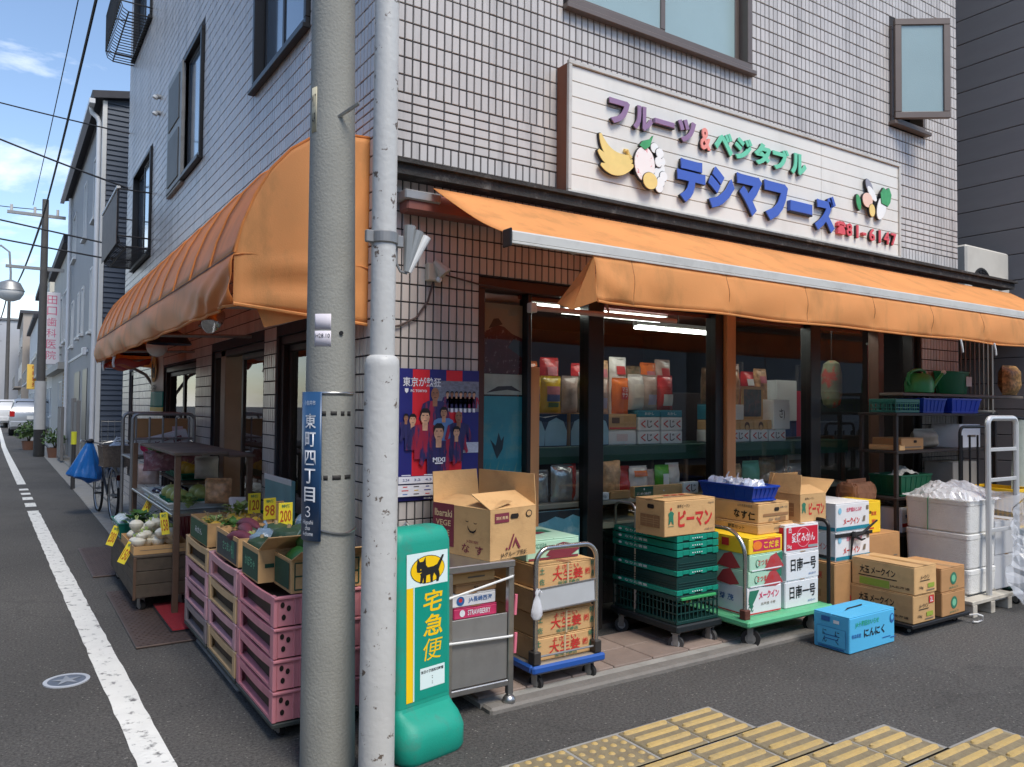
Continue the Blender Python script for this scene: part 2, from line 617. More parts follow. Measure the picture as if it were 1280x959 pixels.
# painted edge line
def lx(y):
    pts = [(-4, -1.09), (-0.34, -1.168), (3.97, -1.263), (8.68, -1.353), (12.1, -1.40), (25.7, -1.66), (42, -1.80), (80, -2.1)]
    for (a, b), (c, d) in zip(pts, pts[1:]):
        if a <= y <= c:
            return b + (d - b) * (y - a) / (c - a)
    return pts[-1][1]
wl = bpy.data.objects.new('road_marking', None)
COL.objects.link(wl)
struct(wl)
def stripe(y0, y1, wd=0.135):
    n = max(2, int((y1 - y0) / 0.12)) if y0 < 12 else 12
    rg = random.Random(int(y0 * 10))
    q = MB()
    L_, R_ = [], []
    for i in range(n + 1):
        y = y0 + (y1 - y0) * i / n
        j = 0.004
        L_.append((lx(y) + rg.uniform(-j, j), y, 0.004))
        R_.append((lx(y) + wd + rg.uniform(-j, j), y, 0.004))
    q.add(L_ + R_, [(i, n + 1 + i, n + 2 + i, i + 1) for i in range(n)])
    q.build('painted_stripe', PAINT, wl)
stripe(-3.9, 8.75)
for a, b in ((9.25, 9.75), (10.2, 10.6), (11.0, 11.3), (11.75, 12.05)):
    stripe(a, b)
stripe(12.9, 70)
# front apron with pavers
PAV = mat('paver', (138, 122, 112), 0.75, var=0.14, ns=7, rnd=0.14, bump=0.2, bs=50, dirt=0.4, ds=5, dcol=(90, 82, 76))
apron = struct(MB().box(0.35, 6.0, -0.56, 0.02, -0.05, 0.022).build('shop_apron', CONC))
pv = MB().rbox(-0.146, 0.146, -0.121, 0.121, -0.01, 0.034, 0.004).mesh('paver')
for i in range(18):
    for j in range(2):
        o = obj('paver', pv, PAV, apron)
        o.location = (0.52 + i * 0.3, -0.38 + j * 0.25, 0)
struct(MB().rbox(0.35, 6.0, -0.66, -0.565, -0.05, 0.03, 0.012).build('kerb', mat('kerb_stone', (120, 116, 110), 0.8, var=0.12, ns=9, bump=0.3, bs=50, dirt=0.5, ds=5, dcol=(92, 90, 86))))
# small round hydrant lid
mh = thing('manhole_cover', 'small round blue-grey iron lid set in the asphalt beside the white line', 'manhole', (-1.345, 0.95, 0.0))
IRON = mat('iron_lid', (112, 120, 132), 0.5, metal=0.4, var=0.2, ns=20)
MB().lathe([(0.112, 0), (0.112, 0.006), (0.092, 0.006), (0.092, 0.002)], 32).build('rim', mat('lid_rim', (176, 182, 190), 0.5, var=0.15), mh)
MB().lathe([(0.091, 0), (0.091, 0.004), (0.0, 0.004)], 32).build('lid', IRON, mh)
st = MB()
for k in range(5):
    a = R(72 * k + 90)
    a2 = a + R(36)
    a3 = a - R(36)
    st.add([(0.028 * math.cos(a3), 0.028 * math.sin(a3), 0.0065), (0.08 * math.cos(a), 0.08 * math.sin(a), 0.0065), (0.028 * math.cos(a2), 0.028 * math.sin(a2), 0.0065), (0, 0, 0.0065)], [(0, 1, 2, 3)])
st.build('star', mat('lid_star', (140, 146, 154), 0.5, var=0.2), mh)
# steel ramp plates and a red mat
PLATE = mat('tread_plate', (96, 82, 76), 0.55, metal=0.35, var=0.2, ns=5, dirt=0.6, ds=6, dcol=(84, 66, 54))
def plate(label, x0, x1, y0, y1):
    t = thing('steel_plate', label, 'plate', ((x0 + x1) / 2, (y0 + y1) / 2, 0.0))
    hx, hy = (x1 - x0) / 2, (y1 - y0) / 2
    MB().rbox(-hx, hx, -hy, hy, 0.002, 0.014, 0.003).build('sheet', PLATE, t)
    q = MB()
    n = 0
    yy = -hy + 0.03
    while yy < hy - 0.02:
        xx = -hx + 0.03 + (0.02 if n % 2 else 0)
        while xx < hx - 0.02:
            a = R(45 if n % 2 else -45)
            dx, dy = 0.014 * math.cos(a), 0.014 * math.sin(a)
            ex, ey = -0.004 * math.sin(a), 0.004 * math.cos(a)
            q.add([(xx - dx, yy - dy, 0.014), (xx + ex, yy + ey, 0.0175), (xx + dx, yy + dy, 0.014), (xx - ex, yy - ey, 0.0175)], [(0, 3, 2, 1)])
            xx += 0.042
        yy += 0.042
        n += 1
    q.build('tread_studs', PLATE, t, kind='stuff')
plate('worn steel tread plate lying partly under the red mat', -0.955, -0.36, 1.34, 3.0)
plate('worn steel tread plate lying before the rusty cart of white turnips', -0.99, -0.36, 3.66, 5.2)
t = thing('door_mat', 'plain red mat lying on a steel tread plate', 'mat', (-0.5, 1.97, 0.0175))
MB().rbox(-0.21, 0.2, -0.40, 0.39, 0, 0.012, 0.004).build('pile', mat('red_mat', (150, 34, 44), 0.95, var=0.15, ns=40, bump=0.5, bs=250), t)
MB().box(-0.222, 0.212, -0.412, 0.402, 0, 0.004).build('backing', RUBBER, t)
# yellow tactile paving
tp = bpy.data.objects.new('tactile_paving', None)
COL.objects.link(tp)
struct(tp, 'yellow tactile paving blocks set in the asphalt')
YEL = mat('tactile_yellow', (190, 162, 102), 0.75, var=0.12, ns=6, rnd=0.08, bump=0.3, bs=70, dirt=0.6, ds=9, dcol=(150, 134, 100), dth=(0.46, 0.64))
TBASE = mat('tactile_base', (138, 126, 98), 0.8, var=0.16, ns=8, rnd=0.1, bump=0.3, bs=70, dirt=0.8, ds=11, dcol=(120, 108, 86), dth=(0.42, 0.6))
def tactile_mesh(bars):
    q = MB()
    if bars:
        for k in range(4):
            v = -0.1125 + 0.075 * k
            pts = []
            for i in range(7):
                a = R(90 + 30 * i)
                pts.append((-0.118 + 0.016 * math.cos(a), v + 0.016 * math.sin(a)))
            for i in range(7):
                a = R(-90 + 30 * i)
                pts.append((0.118 + 0.016 * math.cos(a), v + 0.016 * math.sin(a)))
            q.add([(a, b, 0.006) for a, b in pts] + [(a * 0.97, v + (b - v) * 0.66, 0.0155) for a, b in pts],
                  [tuple(range(14, 28))] + [(i, (i + 1) % 14, 14 + (i + 1) % 14, 14 + i) for i in range(14)])
    else:
        for i in range(5):
            for j in range(5):
                q.lathe([(0.0165, 0.006), (0.011, 0.0105), (0.006, 0.012)], 10, (-0.118 + 0.059 * i, -0.118 + 0.059 * j, 0))
    return q.mesh('raised_pattern')
TB, TD = tactile_mesh(True), tactile_mesh(False)
TP = MB().rbox(-0.143, 0.143, -0.143, 0.143, -0.02, 0.0065, 0.005).mesh('paving_block')
rows = [(1.32, -1.30, 'bbdddd'), (1.47, -1.60, 'bbbddd'), (1.87, -1.90, 'bbbbdd'), (2.29, -2.20, 'bbbbbd'), (2.7, -2.5, 'bbbbbb'), (3.1, -2.8, 'bbbbbb')]
for xe, y, pat in rows:
    for k, ch in enumerate(pat):
        o = obj('paving_block', TP, TBASE, tp)
        o.location = (xe - 0.15 - 0.3 * k, y, 0.002 * ((k * 7 + int(xe * 10)) % 3))
        obj('raised_bars' if ch == 'b' else 'raised_dots', TB if ch == 'b' else TD, YEL, o)
    n = len(pat)
    MB().box(xe - 0.3 * n - 0.015, xe + 0.018, y - 0.153, y + 0.158, -0.02, 0.003).build('mortar_bed', CONC, tp)

# ---------------------------------------------------------------- the shop building
shop = thing('shop_building', 'pale grey tiled corner shop building with orange awnings', 'building', (0, 0, 0))
H = 10.0
def wall_boxes(u0, u1, z0, z1, holes, axis, t0, t1):
    us = sorted({u0, u1, *[h[0] for h in holes], *[h[1] for h in holes]})
    zs = sorted({z0, z1, *[h[2] for h in holes], *[h[3] for h in holes]})
    us = [u for u in us if u0 <= u <= u1]
    zs = [z for z in zs if z0 <= z <= z1]
    q = MB()
    for a, b in zip(us, us[1:]):
        run = None
        for c, d in zip(zs, zs[1:]):
            mid = ((a + b) / 2, (c + d) / 2)
            solid = not any(h[0] < mid[0] < h[1] and h[2] < mid[1] < h[3] for h in holes)
            if solid:
                run = [c, d] if run is None else [run[0], d]
            if (not solid or d == zs[-1]) and run:
                if axis == 'x':
                    q.box(a, b, t0, t1, run[0], run[1])
                else:
                    q.box(t0, t1, a, b, run[0], run[1])
                run = None
    return q
F_OPEN = (0.65, 5.37, 0.0, 2.27)
F_WIN = [(1.26, 3.02, 4.06, 5.75), (4.89, 5.44, 4.08, 4.95)]
F_LOW = (0.65, 1.58, 0.0, 0.46)
L_OPEN = [(1.10, 1.76, 0.12, 2.0), (2.13, 3.90, 0.05, 2.0), (4.64, 6.56, 0.05, 1.95), (9.23, 9.70, 0.4, 2.0)]
L_WIN = [(1.16, 2.52, 4.06, 5.75), (4.55, 6.33, 4.08, 5.46), (7.85, 9.6, 3.6, 5.10), (8.2, 10.0, 7.1, 8.4)]
wf = wall_boxes(0.0, 6.04, 0, H, [F_OPEN] + F_WIN, 'x', 0.0, 0.2).build('front_wall', GROUT, shop)
wsd = wall_boxes(0.2, 10.47, 0, H, L_OPEN + L_WIN, 'y', 0.0, 0.2).build('side_wall', GROUT, shop)
MB().box(5.84, 6.04, 0.2, 10.27, 0, H).build('far_side_wall', GROUT, shop)
MB().box(0.2, 6.04, 10.27, 10.47, 0, H).build('rear_wall', GROUT, shop)
MB().box(-0.02, 6.06, -0.02, 10.49, H, H + 0.25).build('roof', CONC, shop)
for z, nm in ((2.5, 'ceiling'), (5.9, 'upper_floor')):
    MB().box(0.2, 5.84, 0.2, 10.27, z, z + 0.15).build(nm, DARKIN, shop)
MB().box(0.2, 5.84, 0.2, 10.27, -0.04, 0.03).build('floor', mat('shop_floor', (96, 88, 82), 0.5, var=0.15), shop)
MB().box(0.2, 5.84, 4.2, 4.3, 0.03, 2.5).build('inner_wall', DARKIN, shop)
# tiles: rows of upright tiles with one band of flat ones, on both street walls
def tile_rows():
    rows = []
    z = 2.975
    while z > 0.05:
        rows.append((z - 0.1, z, 0.05))
        z -= 0.1
    z = 2.975
    for k in range(5):
        rows.append((z, z + 0.053, 0.1))
        z += 0.053
    while z < H - 0.1:
        rows.append((z, z + 0.1, 0.05))
        z += 0.1
    return rows
ROWS = tile_rows()
CAMP = np.array((-1.67, -3.9, 1.5))
def tiles(u0, u1, holes, front, keep):
    cells = []
    for z0, z1, wd in ROWS:
        n = int(round((u1 - u0) / wd))
        st_ = (u1 - u0) / n
        for i in range(n):
            a, b = u0 + i * st_, u0 + (i + 1) * st_
            for h in holes:
                if a < h[1] - 0.004 and b > h[0] + 0.004 and z0 < h[3] - 0.004 and z1 > h[2] + 0.004:
                    break
            else:
                cells.append((a + 0.0034, b - 0.0034, z0 + 0.0034, z1 - 0.0034))
    c = np.array(cells)
    mid = np.stack([(c[:, 0] + c[:, 1]) / 2, (c[:, 2] + c[:, 3]) / 2], 1)
    if front:
        d = np.sqrt((mid[:, 0] - CAMP[0]) ** 2 + CAMP[1] ** 2 + (mid[:, 1] - CAMP[2]) ** 2)
        d[mid[:, 1] > 4.15] += 50
        d[(mid[:, 0] < 0.12) | (mid[:, 1] < 1.72)] += 50
    else:
        d = np.sqrt((mid[:, 0] - CAMP[1]) ** 2 + CAMP[0] ** 2 + (mid[:, 1] - CAMP[2]) ** 2)
        d[(mid[:, 1] < 3.2) | (mid[:, 0] < 2.2)] += 50
    order = np.argsort(d)
    return c[order[:keep]], c[order[keep:]]
def tile_field(c, front, name, parent, t=0.006):
    n = len(c)
    rg = np.random.default_rng(3)
    off = t + rg.uniform(-0.0012, 0.0012, n)
    v = np.empty((n, 8, 3))
    e = 0.0025
    for k, (iu, iz) in enumerate(((0, 2), (1, 2), (1, 3), (0, 3))):
        su = e if iu == 0 else -e
        sz = e if iz == 2 else -e
        if front:
            v[:, k] = np.stack([c[:, iu], np.zeros(n), c[:, iz]], 1)
            v[:, 4 + k] = np.stack([c[:, iu] + su, -off, c[:, iz] + sz], 1)
        else:
            v[:, k] = np.stack([np.zeros(n), c[:, iu], c[:, iz]], 1)
            v[:, 4 + k] = np.stack([-off, c[:, iu] + su, c[:, iz] + sz], 1)
    base = np.array([(4, 5, 6, 7), (0, 1, 5, 4), (1, 2, 6, 5), (2, 3, 7, 6), (3, 0, 4, 7)])
    if not front:
        base = base[:, ::-1]
    f = (base[None] + (np.arange(n) * 8)[:, None, None]).reshape(-1, 4)
    me = bpy.data.meshes.new(name)
    me.from_pydata(v.reshape(-1, 3).tolist(), [], f.tolist())
    me.update()
    return obj(name, me, TILE, parent, kind='stuff')
fa, fb = tiles(0.0, 6.04, [F_OPEN] + F_WIN, True, 300)
tile_field(fb, True, 'wall_tiles', wf)
la, lb = tiles(0.0, 10.47, L_OPEN + L_WIN, False, 300)
tile_field(lb, False, 'wall_tiles', wsd)
_tm = {}
def single_tiles(c, front, parent):
    rg = random.Random(5)
    for u0, u1, z0, z1 in c:
        k = (round(u1 - u0, 4), round(z1 - z0, 4), front)
        if k not in _tm:
            hw, hh, e = k[0] / 2, k[1] / 2, 0.0025
            if front:
                v = [(-hw, 0, -hh), (hw, 0, -hh), (hw, 0, hh), (-hw, 0, hh), (-hw + e, -.006, -hh + e), (hw - e, -.006, -hh + e), (hw - e, -.006, hh - e), (-hw + e, -.006, hh - e)]
                f = [(4, 5, 6, 7), (0, 1, 5, 4), (1, 2, 6, 5), (2, 3, 7, 6), (3, 0, 4, 7)]
            else:
                v = [(0, hw, -hh), (0, -hw, -hh), (0, -hw, hh), (0, hw, hh), (-.006, hw - e, -hh + e), (-.006, -hw + e, -hh + e), (-.006, -hw + e, hh - e), (-.006, hw - e, hh - e)]
                f = [(4, 5, 6, 7), (0, 1, 5, 4), (1, 2, 6, 5), (2, 3, 7, 6), (3, 0, 4, 7)]
            _tm[k] = MB().add(v, f).mesh('tile')
        o = obj('tile', _tm[k], TILE, parent)
        m_ = ((u0 + u1) / 2, (z0 + z1) / 2)
        j = rg.uniform(-0.0012, 0.0012)
        o.location = (m_[0], j, m_[1]) if front else (j, m_[0], m_[1])
single_tiles(fa, True, wf)
single_tiles(la, False, wsd)

# windows of the upper floors
def ring(q, u0, u1, z0, z1, wd, a, b, axis):
    for p in ((u0, u1, z0, z0 + wd), (u0, u1, z1 - wd, z1), (u0, u0 + wd, z0 + wd, z1 - wd), (u1 - wd, u1, z0 + wd, z1 - wd)):
        if axis == 'x':
            q.rbox(p[0], p[1], a, b, p[2], p[3], 0.004)
        else:
            q.rbox(a, b, p[0], p[1], p[2], p[3], 0.004)
    return q
def slide_window(u0, u1, z0, z1, axis, glass, frame=BROWNAL, label=None, panes=2):
    q = ring(MB(), u0 + .003, u1 - .003, z0 + .003, z1 - .003, 0.05, -0.035, 0.1, axis)
    fr = q.build('window', frame, shop, label=label)
    mid = (u0 + u1) / 2
    for k in range(panes):
        a = u0 + 0.05 if k == 0 else mid - 0.02
        b = mid + 0.02 if k == 0 else u1 - 0.05
        y0 = 0.015 + 0.035 * k
        ring(MB(), a, b, z0 + 0.052, z1 - 0.052, 0.045, y0, y0 + 0.03, axis).build('sash', frame, fr)
        g_ = MB()
        if axis == 'x':
            g_.box(a + 0.04, b - 0.04, y0 + 0.01, y0 + 0.018, z0 + 0.09, z1 - 0.09)
        else:
            g_.box(y0 + 0.01, y0 + 0.018, a + 0.04, b - 0.04, z0 + 0.09, z1 - 0.09)
        g_.build('pane', glass, fr)
    s_ = MB()
    if axis == 'x':
        s_.rbox(u0 - 0.02, u1 + 0.02, -0.06, -0.0065, z0 - 0.035, z0 - 0.001, 0.004)
    else:
        s_.rbox(-0.06, -0.0065, u0 - 0.02, u1 + 0.02, z0 - 0.035, z0 - 0.001, 0.004)
    s_.build('sill', frame, fr)
    c_ = MB()
    if axis == 'x':
        c_.box(u0, u1, 0.35, 0.37, z0 - .1, z1 + .1)
    else:
        c_.box(0.35, 0.37, u0, u1, z0 - .1, z1 + .1)
    c_.build('curtain', mat('curtain', (170, 178, 180), 0.9, var=0.15, ns=3, stretch=(8, 8, 0.3)), fr)
    return fr
slide_window(*F_WIN[0], 'x', FROST, label='wide frosted sliding window above the sign')
slide_window(*L_WIN[0], 'y', BLUEGL, DARKFR)
w1 = slide_window(*L_WIN[1], 'y', BLUEGL, DARKFR)
slide_window(*L_WIN[2], 'y', BLUEGL, DARKFR)
slide_window(*L_WIN[3], 'y', BLUEGL, DARKFR)
# shutter box stacked on the far half of the side window
sh = MB().rbox(-0.05, -0.0065, 5.50, 6.40, 4.02, 5.44, 0.006)
sb = sh.build('shutter_box', mat('shutter_metal', (150, 148, 142), 0.5, metal=0.3, var=0.1, dirt=0.5, ds=4, dcol=(95, 90, 84)), shop)
for z0, z1 in ((4.12, 4.70), (4.80, 5.34)):
    MB().rbox(-0.062, -0.0505, 5.62, 6.28, z0, z1, 0.006).build('shutter_panel', mat('shutter_dark', (98, 98, 94), 0.55, var=0.15, dirt=0.4), sb)
# casement standing open
cw = ring(MB(), 4.893, 5.437, 4.083, 4.947, 0.04, -0.03, 0.1, 'x').build('window', BROWNAL, shop, label='small casement window standing open')
MB().rbox(4.87, 5.47, -0.07, -0.0065, 4.045, 4.078, 0.004).build('sill', BROWNAL, cw)
MB().box(4.94, 5.39, 0.16, 0.17, 4.12, 4.9).build('room_shade_panel', mat('painted_room_shade', (16, 16, 18), 0.9), cw)  # flat near-black panel stands for the shade of the unlit room
sash = MB()
sash.mx = Matrix.Translation((4.90, -0.035, 0)) @ Matrix.Rotation(R(-36), 4, 'Z')
ring(sash, 0.0, 0.48, 4.09, 4.985, 0.058, -0.04, 0.0, 'x')
sash.build('sash', BROWNAL, cw)
sg = MB()
sg.mx = sash.mx
sg.box(0.05, 0.43, -0.025, -0.017, 4.14, 4.935)
sg.build('pane', FROST, cw)
MB().cyl((5.30, -0.20, 4.55), (5.40, 0.02, 4.42), 0.007, n=6).build('stay', GALV, cw)
# curved iron guards at two side windows
def guard(label, y0, y1, z0, z1, out, panel):
    t = thing('window_guard', label, 'railing', (0, y0, z0))
    q = MB()
    L_ = y1 - y0
    nb = int(L_ / 0.1)
    for k in range(nb + 1):
        y = L_ * k / nb
        pts = [(-0.01, y, z1 - z0)]
        for i in range(9):
            a = R(90 * i / 8)
            pts.append((-out + 0.12 * (1 - math.sin(a)) - 0.0, y, 0.12 * (1 - math.cos(a)) + 0.02))
        pts = [(-0.012, y, 0.02), (-out * 0.75, y, 0.02), (-out * 0.93, y, 0.06), (-out, y, 0.16), (-out, y, z1 - z0)]
        MB().tube(pts, 0.008, 5).build('bar', BLACKPL, t)
    for z, xx in ((z1 - z0, -out), (0.16, -out), (0.02, -out * 0.75)):
        MB().tube([(0.0, 0, z), (xx, 0, z), (xx, L_, z), (0.0, L_, z)], 0.011, 6).build('rail', BLACKPL, t)
    if panel:
        MB().rbox(-out - 0.02, -out - 0.012, 0.02, L_ - 0.02, 0.05, z1 - z0 - 0.02, 0.003).build('screen', mat('guard_screen', (92, 80, 74), 0.6, var=0.25, ns=8), t)
        MB().rbox(-out - 0.03, -out + 0.02, 0, L_, z1 - z0, z1 - z0 + 0.04, 0.005).build('top_rail', WHITE, t)
guard('black iron window guard with a brown screen on the side street wall', 7.8, 9.7, 3.62, 4.42, 0.42, True)
guard('black curved open iron guard under a top floor window', 8.15, 10.05, 7.02, 7.75, 0.42, False)
for z in (5.60, 5.38):
    t = thing('pipe_stub', 'small capped pipe stub on the side wall, %s of two' % ('upper' if z > 5.5 else 'lower'), 'pipe', (0, 7.28, z))
    MB().cyl((0.0, 0, 0), (-0.06, 0, 0), 0.03, n=12).build('collar', GALV, t)
    MB().cyl((-0.06, 0, 0), (-0.075, 0, -0.03), 0.036, n=12).build('cap', WHITE, t)
# ledge over the front awning
led = MB()
led.box(0.02, 6.9, -0.13, -0.0075, 2.745, 2.80)
led.box(0.0, 6.92, -0.155, -0.0075, 2.802, 2.822)
led.build('ledge', mat('ledge_black', (48, 46, 44), 0.8, var=0.3, ns=9, bump=0.4, bs=40, dirt=0.7, ds=9, dcol=(130, 128, 122), dth=(0.56, 0.75)), shop)

# shopfront: frames, glass
MULL = mat('mullion_black', (24, 22, 22), 0.35, var=0.1)
WOODP = mat('orange_wood', (196, 142, 92), 0.6, var=0.14, ns=4, stretch=(6, 6, 0.6))
def post(x0, x1, y0, y1, z0, z1, m, nm='mullion'):
    return MB().rbox(x0, x1, y0, y1, z0, z1, 0.004).build(nm, m, shop)
BROWNFR = mat('brown_frame', (70, 40, 34), 0.5, var=0.12)
post(0.652, 0.70, 0.01, 0.16, 0.47, 2.20, BROWNFR)
post(0.652, 5.368, 0.01, 0.16, 2.20, 2.268, BROWNFR, 'head_frame')
for a, b in ((1.02, 1.05), (1.50, 1.63), (2.69, 2.775), (3.805, 3.935), (5.30, 5.366)):
    post(a, b, 0.03, 0.13, 0.06, 2.20, MULL)
post(2.78, 2.875, 0.0, 0.12, 0.06, 2.20, WOODP, 'timber_post')
post(4.71, 4.79, 0.0, 0.10, 0.06, 2.20, mat('brown_post', (108, 78, 64), 0.5, var=0.12))
post(1.055, 1.125, 0.045, 0.09, 0.47, 1.75, WOODP, 'timber_post')
lowwall = MB().box(0.65, 1.50, 0.012, 0.16, 0.03, 0.462).build('low_wall', GROUT, shop)
lt = MB().rbox(-0.0228, 0.0228, -0.006, 0.001, -0.0478, 0.0478, 0.002).mesh('tile')
for i in range(17):
    for j in range(4):
        o = obj('tile', lt, TILE, lowwall)
        o.location = (0.676 + 0.05 * i, 0.012, 0.09 + 0.1 * j)
post(0.66, 1.50, -0.02, 0.03, 0.462, 0.50, MULL, 'glass_sill')
for a, b in ((0.70, 1.50), (1.63, 2.69), (2.875, 3.805), (3.935, 4.71)):
    MB().add([(a, 0.078, 0.50 if a < 1 else 0.1), (b, 0.078, 0.50 if a < 1 else 0.1), (b, 0.078, 2.20), (a, 0.078, 2.20)], [(0, 1, 2, 3)]).build('pane', GLASS, shop)
# side street doors and windows
for k, (a, b, c, d) in enumerate(L_OPEN):
    q = ring(MB(), a + .003, b - .003, c + .003, d - .003, 0.06, 0.02, 0.12, 'y')
    fr = q.build('door' if k in (1, 2) else 'window', mat('door_brown', (48, 36, 33), 0.5, var=0.12), shop)
    n = 2 if k in (1, 2) else 1
    for j in range(n):
        y0 = a + 0.065 + (b - a - 0.13) * j / n
        y1 = a + 0.065 + (b - a - 0.13) * (j + 1) / n
        if k == 1 and j == 1:
            continue
        ring(MB(), y0, y1, c + 0.065, d - 0.065, 0.05, 0.06, 0.09, 'y').build('sash', mat('door_brown'), fr)
        MB().add([(0.075, y1 - .045, c + .11), (0.075, y0 + .045, c + .11), (0.075, y0 + .045, d - .11), (0.075, y1 - .045, d - .11)], [(0, 1, 2, 3)]).build('pane', GLASS, fr)
MB().rbox(0.02, 0.19, 3.45, 3.62, 0.05, 2.0, 0.006).build('door_post', mat('tan_jamb', (150, 126, 104), 0.6, var=0.1), shop)
# ---------------------------------------------------------------- fascia sign
sign = thing('shop_sign', 'long white boarded shop sign with purple, green and blue raised lettering', 'sign', (0, 0, 0))
SX0, SX1, SZ0, SZ1, SY = 1.20, 4.82, 2.826, 3.635, -0.13
MB().box(SX0, SX1, SY + 0.012, -0.0075, SZ0, SZ1).build('backing', mat('sign_brown', (122, 70, 46), 0.6, var=0.2, ns=5, stretch=(1, 1, 0.2)), sign)
bh = (SZ1 - SZ0 - 0.03) / 8
for k in range(8):
    z0 = SZ0 + 0.015 + k * bh
    for a, b in ((SX0 + 0.02, 3.718), (3.721, SX1 - 0.02)):
        MB().rbox(a, b, SY, SY + 0.011, z0 + 0.0022, z0 + bh - 0.0022, 0.002).build('board', SIGNW, sign)
SF = mat('sign_frame', (205, 200, 190), 0.45, metal=0.2, var=0.08, dirt=0.4, ds=5, dcol=(140, 130, 115))
q = MB()
q.rbox(SX0 - 0.008, SX1 + 0.008, SY - 0.014, SY + 0.0115, SZ1 - 0.014, SZ1 + 0.012, 0.003)
q.rbox(SX0 - 0.008, SX1 + 0.008, SY - 0.014, SY + 0.0115, SZ0 - 0.002, SZ0 + 0.014, 0.003)
q.rbox(SX0 - 0.008, SX0 + 0.018, SY - 0.014, SY + 0.0115, SZ0 + 0.0145, SZ1 - 0.0145, 0.003)
q.rbox(SX1 - 0.018, SX1 + 0.008, SY - 0.014, SY + 0.0115, SZ0 + 0.0145, SZ1 - 0.0145, 0.003)
q.build('frame', SF, sign)
PURP = mat('letter_purple', (146, 116, 150), 0.5, var=0.06, dirt=0.2)
PINKL = mat('letter_pink', (240, 152, 138), 0.5, var=0.06)
MINT = mat('letter_green', (112, 205, 168), 0.5, var=0.06, dirt=0.15)
BLUEL = mat('letter_blue', (66, 98, 186), 0.45, var=0.05, dirt=0.1)
REDL = mat('letter_red', (214, 84, 92), 0.5, var=0.06)
EDGE = mat('letter_edge', (38, 36, 38), 0.6)
def raised(ch, x0, x1, z0, z1, m, bold=0.05, dep=0.032):
    p = ((x0 + x1) / 2, SY - dep / 2, (z0 + z1) / 2)
    if ch == 'ー':
        o = MB().rbox(x0, x1, SY - dep, SY - 0.001, (z0 + z1) / 2 - 0.014 * (z1 - z0) / 0.1, (z0 + z1) / 2 + 0.014 * (z1 - z0) / 0.1, 0.004).build('letter', m, sign)
        MB().box(x0 + 0.001, x1 + 0.004, SY - dep + 0.006, SY - 0.0012, (z0 + z1) / 2 - 0.017 * (z1 - z0) / 0.1, (z0 + z1) / 2 + 0.013 * (z1 - z0) / 0.1).build('letter_side', EDGE, o)
        return
    o = put_text(sign, ch, 'front', (p[0], SY - dep + 0.004, p[2]), x1 - x0, z1 - z0, m, bold=bold, ext=0.5, name='letter', dz=0.008)
    e = obj('letter_side', text_mesh(ch, bold, 0.5), EDGE, o)
    e.matrix_local = Matrix(((1.0, 0, 0, 0.006), (0, 1.0, 0, -0.008), (0, 0, 2.4, -1.75), (0, 0, 0, 1)))
for i, ch in enumerate('フルーツ'):
    x = 1.49 + i * 0.202
    raised(ch, x + (0.012 if i != 2 else 0), x + 0.182, 3.315 if i != 2 else 3.34, 3.475, PURP)
raised('&', 2.325, 2.425, 3.30, 3.455, PINKL, 0.02)
for i, ch in enumerate('ベジタブル'):
    x = 2.455 + i * 0.21
    raised(ch, x + 0.008, x + 0.196, 3.30, 3.465, MINT)
for i, ch in enumerate('テシマフーズ'):
    x = 2.085 + i * 0.298
    raised(ch, x + 0.014, x + 0.282, 2.905, 3.20, BLUEL, 0.065, 0.036)
for i, ch in enumerate('☎81-6147'):
    x = 3.895 + i * 0.106
    if ch == '-':
        MB().rbox(x + 0.02, x + 0.075, SY - 0.028, SY - 0.001, 2.95, 2.972, 0.003).build('letter', REDL, sign)
    elif ch == '☎':
        o = MB().prism([(-.05, .03), (-.055, .005), (-.03, .005), (-.025, .02), (.025, .02), (.03, .005), (.055, .005), (.05, .03), (.03, .045), (-.03, .045)], (x + .05, SY - 0.001, 2.975), (1, 0, 0), (0, 0, 1), 0.028).build('letter', REDL, sign)
        MB().prism([(-.05, -.055), (.05, -.055), (.045, -.02), (.02, .012), (-.02, .012), (-.045, -.02)], (x + .05, SY - 0.001, 2.975), (1, 0, 0), (0, 0, 1), 0.028).build('phone_body', REDL, o)
    else:
        dx_ = 0.03 if ch == '1' else 0.0
        raised(ch, x + 0.014 + dx_, x + 0.09 - dx_ * .7, 2.915, 3.02, REDL, 0.016, 0.028)
# fruit emblem
def shape(pts, cx, cz, s, m, d0, d1, nm, parent, outline=0.0045):
    o = MB().prism([(a * s, b * s) for a, b in pts], (cx, SY - d0, cz), (1, 0, 0), (0, 0, 1), d1).build(nm, m, parent)
    if outline:
        mxx = sum(a for a, b in pts) / len(pts)
        mzz = sum(b for a, b in pts) / len(pts)
        r_ = max(math.hypot(a - mxx, b - mzz) for a, b in pts)
        k = 1 + outline / (r_ * s)
        MB().prism([((mxx + (a - mxx) * k) * s, (mzz + (b - mzz) * k) * s) for a, b in pts], (cx, SY - d0 + 0.001 if d0 else SY - 0.0005, cz), (1, 0, 0), (0, 0, 1), d1 - 0.004).build('outline', EDGE, o)
    return o
def ell(rx, rz, n=24, cx=0, cz=0, rot=0):
    c, s_ = math.cos(R(rot)), math.sin(R(rot))
    return [(cx + c * rx * math.cos(2 * math.pi * i / n) - s_ * rz * math.sin(2 * math.pi * i / n), cz + s_ * rx * math.cos(2 * math.pi * i / n) + c * rz * math.sin(2 * math.pi * i / n)) for i in range(n)]
BAN = mat('emblem_yellow', (238, 208, 128), 0.5, var=0.08, ns=12)
PEACH = mat('emblem_peach', (246, 236, 230), 0.5, var=0.03, dirt=0.9, ds=14, dcol=(220, 90, 100), dth=(0.54, 0.60))
LEAF = mat('emblem_green', (70, 160, 100), 0.5, var=0.15, ns=30)
EMW = mat('emblem_white', (240, 240, 236), 0.5, var=0.03)
